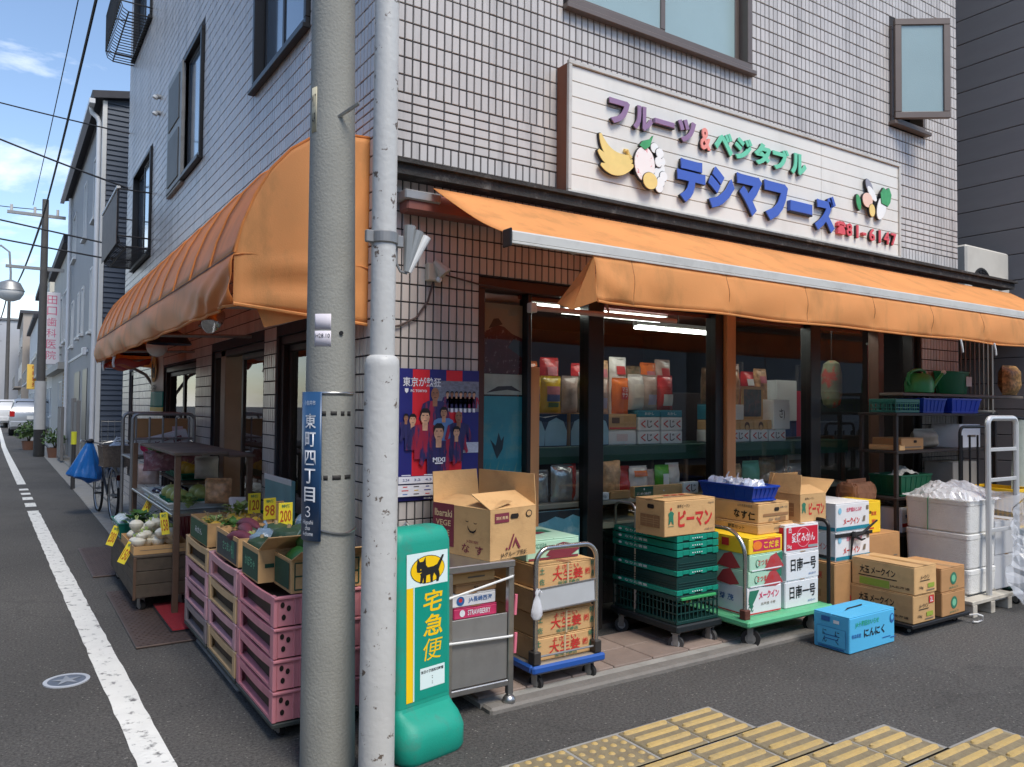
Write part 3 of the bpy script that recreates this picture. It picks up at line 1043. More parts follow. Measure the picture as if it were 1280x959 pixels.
em = MB().box(1.70, 1.80, SY - 0.012, SY - 0.001, 3.02, 3.10).build('fruit_emblem', EDGE, sign)
def fruit_arc(p0, p1, p2, wd):
    """a tapering curved fruit between three points"""
    o_, i_ = [], []
    for k in range(15):
        t_ = k / 14
        x = (1 - t_) ** 2 * p0[0] + 2 * t_ * (1 - t_) * p1[0] + t_ * t_ * p2[0]
        z = (1 - t_) ** 2 * p0[1] + 2 * t_ * (1 - t_) * p1[1] + t_ * t_ * p2[1]
        dx, dz = 2 * (1 - t_) * (p1[0] - p0[0]) + 2 * t_ * (p2[0] - p1[0]), 2 * (1 - t_) * (p1[1] - p0[1]) + 2 * t_ * (p2[1] - p1[1])
        n_ = math.hypot(dx, dz)
        w_ = wd * max(.12, math.sin(math.pi * (.05 + .9 * t_)) ** .75)
        o_.append((x - dz / n_ * w_, z + dx / n_ * w_))
        i_.append((x + dz / n_ * w_, z - dx / n_ * w_))
    return o_ + i_[::-1]
for k, (p1, p2) in enumerate((((-.20, -.06), (-.265, .13)), ((-.18, -.09), (-.285, .02)), ((-.14, -.12), (-.27, -.07)))):
    shape(fruit_arc((.0, .03 - .03 * k), p1, p2, .036), 1.70, 3.10, 1, BAN, 0.002 + 0.008 * k, 0.02, 'banana', em, 0.007)
MB().tube([(1.69, SY - .015, 3.12), (1.665, SY - .015, 3.165), (1.64, SY - .015, 3.16)], .012, 6).build('banana_stalk', BAN, em)
for k, (dx, dz) in enumerate(((.10, .15), (.14, .12), (.165, .07), (.13, .06), (.16, .02), (.175, -.03), (.13, -.01), (.15, -.07), (.12, -.05), (.135, -.11))):
    shape(ell(.034, .034, 14), 1.80 + dx, 3.075 + dz, 1, EMW, 0.002 + 0.008 * (k % 2) + 0.0002 * k, 0.02, 'grape', em, 0.004)
shape(ell(.088, .115), 1.79, 3.09, 1, PEACH, 0.026, 0.022, 'peach', em)
shape([(-.03, 0), (.0, .035), (.07, .06), (.09, .085), (.06, .01), (.02, -.02)], 1.77, 3.205, 1, LEAF, 0.03, 0.022, 'leaf', em)
shape(ell(.062, .055), 1.83, 2.985, 1, BAN, 0.036, 0.022, 'orange', em)
# vegetable emblem
ev = MB().box(4.32, 4.50, SY - 0.012, SY - 0.001, 3.2, 3.3).build('vegetable_emblem', EDGE, sign)
shape(ell(.06, .115, 24, 0, 0, -25), 4.50, 3.215, 1, EMW, 0.012, 0.022, 'cabbage_stalk', ev)
shape([(-.07, -.06), (-.085, .02), (-.04, .075), (.0, .06), (.04, .085), (.075, .03), (.055, -.04), (.02, -.075)], 4.56, 3.31, 1, LEAF, 0.018, 0.022, 'cabbage_leaf', ev)
shape(ell(.04, .075, 20, 0, 0, 35), 4.33, 3.36, 1, mat('emblem_grey', (150, 150, 160), 0.5), 0.008, 0.022, 'mushroom', ev)
shape(ell(.035, .08, 20, 0, 0, 50), 4.36, 3.31, 1, EMW, 0.012, 0.022, 'radish', ev)
shape(ell(.07, .06), 4.29, 3.245, 1, mat('emblem_pink', (238, 200, 180), 0.5), 0.016, 0.022, 'onion', ev)
shape(ell(.04, .052), 4.345, 3.165, 1, BAN, 0.022, 0.022, 'potato', ev)
shape(ell(.03, .065, 16, 0, 0, 15), 4.17, 3.21, 1, LEAF, 0.012, 0.022, 'pea_pod', ev)

# ---------------------------------------------------------------- front awning
aw = thing('front_awning', 'orange retractable canvas awning stretched over the shopfront', 'awning', (0, 0, 0))
AX0, AX1 = 0.258, 6.75
def sheet(u, v):
    x = AX0 + (AX1 - AX0) * u
    y = -0.16 - 0.755 * v
    z = 2.685 - 0.385 * v - 0.025 * math.sin(math.pi * v) + 0.006 * math.sin(9 * u * math.pi) * math.sin(math.pi * v) + 0.006 * math.sin(23 * u + 5 * v) * v * (1 - v) * 4
    return (x, y, z)
MB().grid(sheet, 60, 10).build('canopy', ORANGE, aw, smooth=True, thick=0.003)
ALU = mat('awning_bar', (204, 202, 194), 0.5, metal=0.15, var=0.06, dirt=0.3, ds=5, dcol=(130, 125, 118))
q = MB().rbox(AX0 - 0.01, AX1, -0.958, -0.905, 2.254, 2.309, 0.008)
q.rbox(AX0 - 0.01, AX1, -0.963, -0.957, 2.246, 2.258, 0.002)
q.build('front_bar', ALU, aw)
MB().rbox(AX0 - 0.022, AX0 - 0.011, -0.97, -0.90, 2.232, 2.316, 0.004).build('end_cap', BLACKPL, aw)
MB().rbox(0.12, AX1, -0.13, -0.02, 2.555, 2.66, 0.01).build('roller_beam', mat('beam_brown', (120, 72, 62), 0.55, var=0.12, dirt=0.4), aw)
MB().rbox(0.10, 0.32, -0.145, -0.015, 2.61, 2.665, 0.008).build('bracket', GALV, aw)
VX0 = 0.735
def seamz(x):
    s_ = 0.0
    for k in range(9):
        d = x - (0.98 + 0.70 * k)
        s_ += math.exp(-(d / 0.035) ** 2) - 0.5 * math.exp(-((abs(d) - 0.07) / 0.03) ** 2)
    return s_
def val(u, v):
    x = VX0 + (AX1 - VX0) * u
    pk = seamz(x)
    y = -0.952 - 0.012 * math.sin(math.pi * v) - 0.016 * v + 0.008 * pk * (0.3 + v) * math.cos(8 * v) - 0.010 * math.sin(7 * x + 3 * v) * v
    if x < 1.25:
        y += 0.014 * math.sin(18 * (x - VX0) - 7 * v) * (1.25 - x) / 0.5 * v
    return (x, y, 2.25 - (0.229 - 0.004 * math.sin(5 * x)) * v)
MB().grid(val, 150, 8).build('valance', ORANGE, aw, smooth=True, thick=0.003)
hm = [(VX0 + (AX1 - VX0) * i / 60, val(i / 60, 1)[1] - 0.001, val(i / 60, 1)[2]) for i in range(61)]
MB().tube(hm, 0.006, 6).build('hem', ORANGE, aw)
q = MB()
q.add([(VX0, -0.955, 2.25), (VX0, -0.98, 2.02), (VX0 - 0.06, -0.86, 1.985), (VX0 - 0.05, -0.72, 2.03), (VX0 + 0.0, -0.86, 2.12)], [(0, 1, 2, 4), (4, 2, 3), (0, 4, 3)])
q.build('corner_flap', ORANGE, aw, thick=0.003)
for k in range(9):
    x = 0.98 + 0.70 * k
    if x < AX1 - 0.1:
        MB().tube([val((x - VX0) / (AX1 - VX0), j / 8) for j in range(9)], 0.0035, 5).build('seam', mat('stitch_brown', (176, 112, 60), 0.7), aw)
for x in (0.6, 3.4, 6.3):
    q = MB().tube([(x, -0.12, 2.585), (x + 0.35, -0.50, 2.42), (x + 0.05, -0.90, 2.27)], 0.022, 8)
    q.ball((x + 0.35, -0.50, 2.42), 0.034, n=10, m=6)
    q.build('folding_arm', mat('arm_white', (200, 196, 188), 0.5, var=0.08), aw, smooth=True)
for x in (4.13, 4.62):
    MB().tube([(x, -0.985, 2.02), (x + 0.012, -0.99, 1.97), (x + 0.03, -0.985, 1.93)], 0.007, 5).build('tie_string', WHITE, aw)

# ---------------------------------------------------------------- side awning
sa = thing('side_awning', 'domed orange vinyl awning over the side street wall', 'awning', (0, 0, 0))
VINYL = cloth_mat('aged_vinyl', (246, 164, 86), 0.42, 0.5, coat=0.05, var=0.10, ns=2.5, dirt=0.35, bump=0.08, bs=120)
PROF = [(0.0, 2.985), (-0.16, 2.975), (-0.32, 2.93), (-0.44, 2.84), (-0.54, 2.72), (-0.62, 2.57), (-0.68, 2.41), (-0.715, 2.262)]
SY0, SY1 = 0.10, 6.87
NP = 12
for k in range(NP):
    y0 = SY0 + (SY1 - SY0) * k / NP + 0.004
    y1 = SY0 + (SY1 - SY0) * (k + 1) / NP - 0.004
    def pan(u, v, y0=y0, y1=y1):
        f_ = v * (len(PROF) - 1)
        i = min(int(f_), len(PROF) - 2)
        a, b = PROF[i], PROF[i + 1]
        t_ = f_ - i
        sg = 0.02 * math.sin(math.pi * u) * math.sin(math.pi * v)
        return (a[0] + (b[0] - a[0]) * t_ + sg, y0 + (y1 - y0) * u, a[1] + (b[1] - a[1]) * t_ - sg)
    MB().grid(pan, 6, 14).build('canopy_panel', VINYL, sa, smooth=True, thick=0.002)
for k in range(NP + 1):
    y = SY0 + (SY1 - SY0) * k / NP
    MB().tube([(a - 0.002, y, b) for a, b in PROF], 0.007, 5).build('rib', VINYL, sa, smooth=True)
def sval(u, v):
    y = SY0 + (SY1 - SY0) * u
    n_ = max(0.0, 1 - (y - SY0) / 1.4)
    x = -0.718 - 0.03 * math.sin(math.pi * v) * (0.6 + 0.4 * math.sin(3.1 * y)) - 0.022 * math.sin(16 * y - 9 * v) * n_ * v - 0.010 * math.sin(7 * y + 6 * v) * v
    return (x, y, 2.262 - 0.262 * v)
MB().grid(sval, 130, 10).build('valance', VINYL, sa, smooth=True, thick=0.002)
MB().tube([sval(i / 60, 1) for i in range(61)], 0.008, 6).build('hem', ORANGE, sa)
MB().tube([sval(i / 60, 0) for i in range(61)], 0.006, 6).build('seam', mat('seam_dark', (120, 74, 50), 0.6), sa)
for nm, y in (('end_panel', SY0), ('rear_end_panel', SY1)):
    q = MB()
    outl = [(0.0, 1.945)] + [(0.0, 2.985)] + PROF[1:] + [(-0.72, 2.135), (-0.722, 2.005)]
    # filled as a soft sheet: rows from the top edge down to the bottom edge
    def cap(u, v, y=y):
        x = -0.72 * u
        for (a, b), (c, d) in zip(PROF, PROF[1:]):
            if c <= x <= a:
                top = b + (d - b) * (a - x) / (a - c) if a != c else b
                break
        else:
            top = 2.262
        bot = 1.945 + 0.06 * u
        z = top + (bot - top) * v
        return (x, y - 0.012 * math.sin(math.pi * v) * math.sin(math.pi * u) - (0.016 * math.sin(11 * (2.3 - z) * 3 + 2 * x) if z < 2.27 else 0) * math.sin(math.pi * u) * 0.8, z)
    MB().grid(cap, 18, 26).build(nm, ORANGE, sa, smooth=True, thick=0.003)
MB().tube([(-0.72 * i / 16, SY0 - 0.006, 2.255 + 0.01 * math.sin(i)) for i in range(17)], 0.004, 5).build('cap_seam', ORANGE, sa)
MB().tube([(-0.72 * i / 16, SY0 - 0.004, 1.945 + 0.06 * i / 16) for i in range(17)], 0.009, 6).build('cap_hem', ORANGE, sa)
q = MB().add([(-0.60, SY0 + .02, 2.0), (-0.28, SY0 + .02, 1.975), (-0.55, SY0 + .05, 1.90)], [(0, 1, 2)])
q.build('loose_flap', ORANGE, sa, thick=0.003)
for y in (0.35, 2.5, 4.7, 6.7):
    MB().tube([(0.0, y, 2.05), (-0.25, y, 2.04), (-0.70, y, 2.02)], 0.014, 6).build('frame_bar', GALV, sa)
MB().tube([(-0.02, 6.75, 1.62), (-0.18, 6.75, 1.86), (-0.40, 6.75, 1.98), (-0.69, 6.75, 2.02)], 0.02, 7).build('curved_strut', GALV, sa)
for y in (6.2, 5.2):
    MB().tube([(-0.70, y, 2.0), (-0.71, y + .02, 1.93), (-0.70, y + .03, 1.88)], 0.012, 6).build('tie_string', WHITE, sa)
# lamps hanging under it
fl = thing('floodlight', 'round chrome floodlight hanging under the side awning', 'lamp', (-0.40, 1.98, 2.10))
q = MB()
q.mx = Matrix.Rotation(R(-62), 4, 'Y') @ Matrix.Rotation(R(25), 4, 'X')
q.lathe([(0.02, 0.12), (0.05, 0.1), (0.09, 0.04), (0.10, 0.0), (0.088, 0.0), (0.05, 0.05), (0.0, 0.07)], 20)
q.build('reflector', mat('chrome', (200, 200, 200), 0.12, metal=1.0, var=0.04), fl, smooth=True)
MB().ball((-0.03, -0.01, -0.005), 0.034, n=12, m=8).build('bulb', mat('lamp_glass', (210, 214, 214), 0.1), fl, smooth=True)
MB().tube([(0.05, 0.0, 0.06), (0.0, 0.1, 0.0), (-0.05, 0.26, -0.01)], 0.014, 7).build('arm', GALV, fl)
MB().tube([(0.05, 0, 0.05), (0.03, 0.02, 0.14), (0.02, 0.02, -0.06)], 0.006, 5).build('hanger', GALV, fl)
NAVY = mat('navy_shade', (26, 34, 58), 0.5, var=0.12)
for y, lab in ((3.67, 'dark blue lamp shade hanging under the side awning beside a white globe'), (5.6, 'dark blue lamp shade hanging above the red bunting')):
    t = thing('hanging_lamp', lab, 'lamp', (-0.42, y, 2.06))
    MB().lathe([(0.0, 0.12), (0.06, 0.11), (0.14, 0.06), (0.19, -0.02), (0.185, -0.02), (0.13, 0.05), (0.0, 0.10)], 20).build('shade', NAVY, t, smooth=True)
    MB().cyl((0, 0, 0.11), (0, 0, 0.30), 0.008, n=6).build('cord', BLACKPL, t)
t = thing('globe_lamp', 'white globe lamp hanging between two dark blue shades', 'lamp', (-0.42, 4.35, 2.06))
MB().ball((0, 0, 0), 0.10, n=18, m=12).build('globe', mat('globe_white', (226, 220, 212), 0.3, var=0.03), t, smooth=True)
MB().cyl((0, 0, 0.09), (0, 0, 0.32), 0.012, n=6).build('stem', BLACKPL, t)
t = thing('red_bunting', 'red and orange cloth bunting hung along the far end under the awning', 'bunting', (-0.5, 6.1, 1.98))
for k, (dy, m_) in enumerate(((-0.6, (200, 60, 40)), (-0.2, (214, 110, 50)), (0.2, (196, 50, 40)), (0.55, (210, 90, 50)))):
    def bun(u, v, dy=dy):
        return (0.35 * v - 0.15, dy + 0.4 * u, 0.0 - 0.06 * math.sin(math.pi * u) + 0.02 * math.sin(8 * v))
    MB().grid(bun, 8, 8).build('cloth', cloth_mat('bunting_%d' % k, m_, 0.3), t, smooth=True, thick=0.002)
# small white delivery banner
fg = thing('banner_flag', 'white and green cloth banner with a cat emblem hung by the side door', 'banner', (-0.30, 5.2, 1.42))
def ban(u, v):
    return (0.015 * math.sin(7 * u + 2 * v), -0.42 + 0.8 * u, 0.62 * (1 - v))
def strip(v0, v1, nm, m_):
    MB().grid(lambda u, v: ban(u, v0 + (v1 - v0) * v), 12, 8).build(nm, m_, fg, smooth=True, thick=0.002)
strip(0, 0.66, 'white_cloth', cloth_mat('banner_white', (228, 214, 198), 0.3))
strip(0.66, 0.93, 'green_cloth', cloth_mat('banner_green', (20, 128, 108), 0.3))
strip(0.93, 1.0, 'yellow_cloth', cloth_mat('banner_yellow', (222, 190, 80), 0.3))
MB().cyl((0, -0.46, 0.625), (0, 0.42, 0.625), 0.009, n=6).build('rod', GALV, fg)
put_rect(fg, 'side', (-0.02, 0.0, 0.45), 0.36, 0.28, mat('banner_gold', (206, 148, 60), 0.7), 'emblem_disc', disc=True)
CAT = [(-.40, .10), (-.36, .34), (-.29, .22), (-.18, .22), (-.10, .34), (-.08, .12), (-.02, .05), (.18, .06), (.30, .10), (.48, .34), (.54, .32), (.40, .04), (.36, -.05), (.40, -.20), (.36, -.36), (.28, -.36), (.28, -.22), (.20, -.12), (.16, -.22), (.16, -.36), (.08, -.36), (.06, -.14), (-.06, -.16), (-.08, -.36), (-.16, -.36), (-.16, -.20), (-.20, -.34), (-.28, -.34), (-.26, -.14), (-.30, -.06), (-.38, -.04)]
put_poly(fg, 'side', (-0.023, 0.0, 0.45), CAT, mat('print_black', (24, 22, 22), 0.7), 'cat_print', scale=0.26)
put_text(fg, 'クール宅急便', 'side', (-0.022, 0.0, 0.25), 0.5, 0.075, mat('print_black'))

# ---------------------------------------------------------------- concrete pole
cp = thing('utility_pole', 'grey concrete utility pole with a blue street name plate', 'pole', (-0.497, -0.73, 0))
def pr_(z):
    return 0.1135 - 0.0085 * z
MB().cyl((0, 0, -0.05), (-0.075, 0.0, 9.0), pr_(0), pr_(9) + 0.012, n=40).build('shaft', POLEC, cp, smooth=True)
ca = math.atan2(-3.9 + 0.73, -1.67 + 0.497)            # direction from the pole to the viewer's side
def wrap(u, z, r):                                     # u: metres along the surface, clockwise seen from above
    a = ca - u / 0.11
    return (r * math.cos(a) - 0.0083 * z, r * math.sin(a), z)
def curved(name, u0, u1, z0, z1, m, parent, lift=0.006, n=14, dz=0.0):
    r = pr_((z0 + z1) / 2) + lift
    def fn(u, v):
        return wrap(u0 + (u1 - u0) * u, z0 + (z1 - z0) * v + dz * (u - 0.5), r)
    return MB().grid(fn, n, 2).build(name, m, parent, smooth=True, thick=0.002)
def curved_text(s, u, z, w_, h_, m, parent, lift=0.0085, spacing=1.0, bold=0.0, lean=0.0):
    me = text_mesh(s, bold, 0, 2, spacing).copy()
    n = len(me.vertices)
    a = np.empty(n * 3)
    me.vertices.foreach_get('co', a)
    a = a.reshape(-1, 3)
    r = pr_(z) + lift
    out = [wrap(u - p[0] * w_ + lean * p[1], z + p[1] * h_, r) for p in a]
    me.vertices.foreach_set('co', np.array(out).ravel())
    me.materials.clear()
    me.update()
    return obj('lettering', me, m, parent)
SIGNB = mat('plate_blue', (40, 78, 118), 0.35, var=0.1, dirt=0.25, ds=8, dcol=(60, 80, 100))
LET = mat('print_white', (232, 234, 236), 0.5)
pl = curved('name_plate', 0.033, 0.168, 0.945, 1.555, SIGNB, cp, 0.012)
for ch, z in zip('東町四丁目', (1.435, 1.36, 1.285, 1.21, 1.135)):
    curved_text(ch, 0.082, z, 0.054, 0.06, LET, pl, 0.018, bold=0.012)
curved_text('小金井市', 0.088, 1.51, 0.06, 0.02, LET, pl, 0.018)
for s_, z, h_ in (('３', 1.065, 0.045), ('Higashi', 1.02, 0.022), ('cho', 0.999, 0.018), ('4-chome', 0.976, 0.018)):
    curved_text(s_, 0.088, z, 0.052 if len(s_) > 3 else 0.026, h_, LET, pl, 0.018)
TAPEB = mat('strap_black', (48, 46, 44), 0.7)
for z, nm, m_ in ((1.55, 'steel_strap', STEEL), (1.468, 'black_tape', TAPEB), (1.205, 'black_tape', TAPEB)):
    if nm == 'steel_strap':
        curved(nm, -0.12, 0.07, z - 0.006, z + 0.006, m_, cp, 0.004)
    else:
        rg = random.Random(int(z * 100))
        u = -0.1
        while u < 0.05:
            l_ = rg.uniform(0.015, 0.05)
            curved(nm, u, u + l_, z - 0.008 - rg.random() * .004, z + 0.008, m_, cp, 0.002, 5)
            u += l_ + rg.uniform(0.004, 0.02)
MB().tube([wrap(-0.14 + 0.02 * i, 0.985 - 0.012 * math.sin(i * 0.42), pr_(1) + 0.006) for i in range(15)], 0.005, 6).build('tie_wire', STEEL, cp)
for z, s_ in ((1.845, None), (1.775, 'H28.10')):
    stk = curved('sticker', 0.0, 0.078, z - 0.032, z + 0.032, mat('sticker', (222, 216, 222), 0.6), cp, 0.002)
    if s_:
        curved_text(s_, 0.038, z + 0.012, 0.066, 0.017, mat('print_black'), stk, 0.0045)
curved('number_plate', 0.085, 0.125, 2.64, 2.83, mat('old_plate', (208, 200, 170), 0.6, var=0.15, dirt=0.5, ds=14), cp, 0.004)
curved_text('M17\n4-9', 0.105, 2.735, 0.03, 0.13, mat('print_black'), cp, 0.0065)
MB().cyl(wrap(-0.02, 2.70, 0.08), (wrap(-0.02, 2.70, 0.20)[0] + 0.08, wrap(-0.02, 2.70, 0.20)[1] + 0.02, 2.745), 0.008, n=8).build('step_bolt', STEEL, cp)
MB().cyl(wrap(-0.045, 1.80, 0.09), wrap(-0.045, 1.80, 0.107), 0.009, n=6).build('bolt_hole', BLACKPL, cp)

# ---------------------------------------------------------------- white steel pole
wp = thing('steel_pole', 'slim white painted steel pole with peeling rust-spotted paint', 'pole', (-0.381, -0.967, 0))
PEEL = mat('peeling_white', (194, 194, 190), 0.45, var=0.05, ns=4, bump=0.12, bs=40, dirt=0.95, ds=17, dcol=(92, 78, 66), dth=(0.612, 0.635))
MB().lathe([(0.0715, -0.05), (0.0705, 1.66), (0.069, 1.685), (0.06, 1.70), (0.0505, 1.705), (0.050, 3.0), (0.049, 6.4)], 40).build('shaft', PEEL, wp, smooth=True)
q = MB().lathe([(0.052, 2.16), (0.058, 2.165), (0.058, 2.205), (0.052, 2.21)], 28)
q.rbox(-0.085, -0.05, -0.02, 0.0, 2.16, 2.21, 0.004)
q.rbox(0.05, 0.085, -0.012, 0.012, 2.155, 2.205, 0.004)
q.build('clamp', GALV, wp)
q = MB()
q.tube([(0.0, 0.05, 0.98), (-0.03, 0.06, 1.0), (-0.05, 0.02, 1.02)], 0.006, 6)
q.build('green_cable_tie', mat('tie_green', (40, 128, 104), 0.5), wp)
vz = thing('lamp_visor', 'pair of grey metal channels folded in a V on the white pole clamp', 'bracket', (-0.29, -0.955, 2.09))
GRY = mat('visor_grey', (150, 153, 152), 0.5, metal=0.3, var=0.12)
for k, (tx, mm_) in enumerate(((0.012, GRY), (0.05, GRY), (0.083, WHITE))):
    q = MB()
    q.tube([(0.018 + 0.012 * k * 0.3, 0, -0.03), (0.018 + tx, -0.01 * k, 0.165 - 0.02 * k)], [0.014, 0.026 - 0.004 * k], 10)
    q.build('channel', mm_, vz, smooth=False)
MB().tube([(-0.03, 0, 0.10), (-0.028, 0, 0.0), (-0.01, 0, -0.03), (0.02, 0, -0.035)], 0.006, 6).build('stay', GALV, vz)
# wall lamp and its cable
t = thing('wall_light', 'small beige light sensor on the tiled wall with a loose cable', 'lamp', (0.335, -0.007, 2.25))
MB().rbox(-0.045, 0.03, -0.045, 0, -0.05, 0.05, 0.006).build('backplate', mat('beige_plastic', (186, 176, 158), 0.55, var=0.08), t)
q = MB()
q.tube([(0.0, -0.03, 0.06), (0.05, -0.06, -0.01)], [0.022, 0.045], 10)
q.build('hood', mat('beige_plastic'), t)
MB().ball((0.02, -0.05, -0.04), 0.018, n=10, m=6).build('sensor', WHITE, t, smooth=True)
MB().tube([(0.0, -0.02, -0.05), (-0.03, -0.015, -0.16), (-0.10, -0.012, -0.26), (-0.20, -0.012, -0.31), (-0.30, -0.012, -0.33)], 0.006, 6).build('cable', mat('cable_brown', (78, 62, 58), 0.6), t)
MB().tube([(0.05, -0.015, 0.0), (0.3, -0.012, -0.035), (0.6, -0.012, -0.05)], 0.005, 6).build('lead', mat('cable_brown'), t)
t = thing('padlock', 'small black padlock on a hasp low on the tiled wall', 'lock', (0.19, -0.02, 0.80))
MB().rbox(-0.03, 0.03, -0.012, 0.012, -0.07, 0.0, 0.005).build('lock_body', BLACKPL, t)
MB().tube([(-0.02, 0, 0), (-0.02, 0, 0.045), (0, 0, 0.062), (0.02, 0, 0.045), (0.02, 0, 0)], 0.006, 6).build('shackle', STEEL, t)

# ---------------------------------------------------------------- football poster
po = thing('poster', 'navy and red football poster with a row of white date panels', 'poster', (0.39, -0.012, 0.98))
NAV = mat('poster_navy', (42, 44, 118), 0.35, var=0.08, ns=9)
PRED = mat('poster_red', (214, 40, 52), 0.35, var=0.06)
PW = mat('poster_white', (226, 228, 234), 0.35)
MB().box(-0.2575, 0.2575, 0, 0.003, 0, 0.728).build('sheet', NAV, po)
D = -0.0007
for x in (-0.115, 0.095):
    put_rect(po, 'front', (x, D, 0.43), 0.105, 0.59, PRED, 'red_stripe')
def gr_photo(x0, x1, z0, z1):
    put_rect(po, 'front', ((x0 + x1) / 2, 2 * D, (z0 + z1) / 2), x1 - x0, z1 - z0, mat('poster_sky', (120, 126, 140), 0.4, var=0.4, ns=12), 'team_photo')
gr_photo(-0.04, 0.2575, 0.49, 0.665)
put_text(po, '東京が熱狂', 'front', (-0.11, 4 * D, 0.655), 0.235, 0.052, PW, bold=0.012)
put_text(po, 'FC TOKYO', 'front', (-0.13, 4 * D, 0.605), 0.10, 0.014, PW, bold=0.03)
put_poly(po, 'front', (-0.205, 4 * D, 0.605), [(-.011, .013), (.011, .013), (.01, -.004), (0, -.014), (-.01, -.004)], PW, 'crest')
SKIN = [mat('poster_skin_%d' % i, c, 0.4, var=0.35, ns=28) for i, c in enumerate(((206, 160, 128), (150, 106, 82), (190, 142, 110)))]
HAIR = mat('poster_hair', (28, 24, 24), 0.4)
KIT = mat('poster_kit', (46, 44, 92), 0.4, var=0.35, ns=22, stretch=(3, 1, 0.2), dirt=0.8, ds=18, dcol=(176, 34, 52), dth=(0.5, 0.56), streak=0.15)
KITB = mat('poster_blue_kit', (94, 132, 180), 0.4)
def player(x, z, s, kit, sk, d, hair=True, arms=1.0):
    """a generic player: shoulders, torso, neck, head and hair as flat print"""
    k = d * D
    put_poly(po, 'front', (x, k, z), [(-.060, -.15), (.060, -.15), (.062, -.02), (.085 * arms, -.09), (.105 * arms, -.075), (.080, .015), (.045, .032), (-.045, .032), (-.080, .015), (-.105 * arms, -.075), (-.085 * arms, -.09), (-.062, -.02)], kit, 'player_shirt', scale=s)
    put_poly(po, 'front', (x, k + D, z), [(-.015, .0), (.015, .0), (.016, .05), (-.016, .05)], SKIN[sk], 'player_neck', scale=s)
    put_poly(po, 'front', (x, k + 2 * D, z), ell(.027, .038, 16, 0, .072), SKIN[sk], 'player_face', scale=s)
    if hair:
        put_poly(po, 'front', (x, k + 3 * D, z), [(-.028, .07), (-.03, .10), (-.012, .118), (.014, .118), (.03, .10), (.028, .07), (.018, .094), (-.018, .094)], HAIR, 'player_hair', scale=s)
    put_poly(po, 'front', (x, k + 3 * D, z), [(-.017, .078), (-.006, .078), (-.006, .082), (-.017, .082)], HAIR, 'player_brow', scale=s)
    put_poly(po, 'front', (x, k + 3 * D, z), [(.006, .078), (.017, .078), (.017, .082), (.006, .082)], HAIR, 'player_brow', scale=s)
    put_poly(po, 'front', (x, k + 3 * D, z), [(-.009, .050), (.009, .050), (.009, .053), (-.009, .053)], HAIR, 'player_mouth', scale=s)
for i in range(7):
    player(0.05 + 0.029 * i, 0.565, 0.36, KIT, i % 3, 3)
    put_rect(po, 'front', (0.05 + 0.029 * i, 5 * D, 0.498), 0.016, 0.022, PW, 'socks')
player(-0.03, 0.52, 0.95, KIT, 1, 7, hair=False)
player(0.025, 0.43, 0.75, KITB, 2, 11)
player(0.12, 0.40, 0.85, KIT, 1, 15, hair=False)
player(-0.17, 0.39, 0.75, KIT, 0, 15)
player(-0.21, 0.42, 0.5, KIT, 1, 13)
player(-0.095, 0.385, 1.05, KIT, 0, 19)
player(0.105, 0.32, 0.75, KIT, 0, 19)
player(-0.01, 0.29, 1.15, KIT, 0, 23)
put_text(po, 'MIXI', 'front', (-0.008, 28 * D, 0.222), 0.078, 0.026, PW, bold=0.04)
put_rect(po, 'front', (-0.008, 28 * D, 0.202), 0.05, 0.008, PW, 'badge')
put_rect(po, 'front', (0.20, 3 * D, 0.285), 0.115, 0.06, mat('poster_sky2', (186, 194, 208), 0.4, var=0.2), 'stadium_photo')
put_rect(po, 'front', (-0.01, 29 * D, 0.115), 0.49, 0.038, PW, 'date_row')
put_rect(po, 'front', (-0.01, 29 * D, 0.057), 0.505, 0.062, PW, 'sponsor_panel')
for i, s_ in enumerate(('2.24', '3.2', '4.3', '4.28', '5.12', '6.30', '7.6')):
    put_text(po, s_, 'front', (-0.21 + 0.068 * i, 30 * D, 0.115), 0.04, 0.013, mat('poster_ink', (90, 96, 140), 0.5), bold=0.02)
    put_rect(po, 'front', (-0.21 + 0.068 * i, 29 * D, 0.141), 0.055, 0.005, PRED if i % 2 else PW, 'date_bar')
rg = random.Random(4)
for j in range(3):
    for i in range(7):
        c_ = rg.choice(((60, 70, 150), (206, 60, 60), (220, 180, 60), (70, 70, 80), (90, 130, 190)))
        put_rect(po, 'front', (-0.215 + 0.068 * i, 30 * D, 0.078 - 0.02 * j), rg.uniform(0.02, 0.045), 0.0055, mat('ink_%d_%d_%d' % c_, c_, 0.5), 'sponsor_mark')
put_text(po, '味の素スタジアムで会いましょう', 'front', (0.0, 30 * D, 0.012), 0.2, 0.009, PW)

# ---------------------------------------------------------------- green parcel sign stand
ys = thing('parcel_sign', 'green plastic parcel service sign stand with a black cat emblem', 'sign', (-0.115, -0.765, 0), 12)
TEAL = mat('teal_plastic', (20, 150, 128), 0.55, var=0.08, ns=5, bump=0.06, bs=140, dirt=0.5, ds=9, dcol=(78, 120, 108), dth=(0.54, 0.7))
def loft(q, secs, n=7):
    """secs: (cy, half width, half depth, corner radius, z)"""
    rows_ = []
    for cy, hw, hd, r_, z in secs:
        r_ = min(r_, hw * .98, hd * .98)
        row = []
        for qx, qy, a0 in ((1, 1, 0), (-1, 1, 90), (-1, -1, 180), (1, -1, 270)):
            for i in range(n):
                a = R(a0 + 90 * i / (n - 1))
                row.append((qx * (hw - r_) + r_ * math.cos(a), cy + qy * (hd - r_) + r_ * math.sin(a), z))
        rows_.append(row)
    k = 4 * n
    vs = [p for r_ in rows_ for p in r_]
    fs = [(j * k + i, j * k + (i + 1) % k, (j + 1) * k + (i + 1) % k, (j + 1) * k + i) for j in range(len(rows_) - 1) for i in range(k)]
    fs += [tuple(range(k))[::-1], tuple(range((len(rows_) - 1) * k, len(rows_) * k))]
    q.add(vs, fs)
    return q
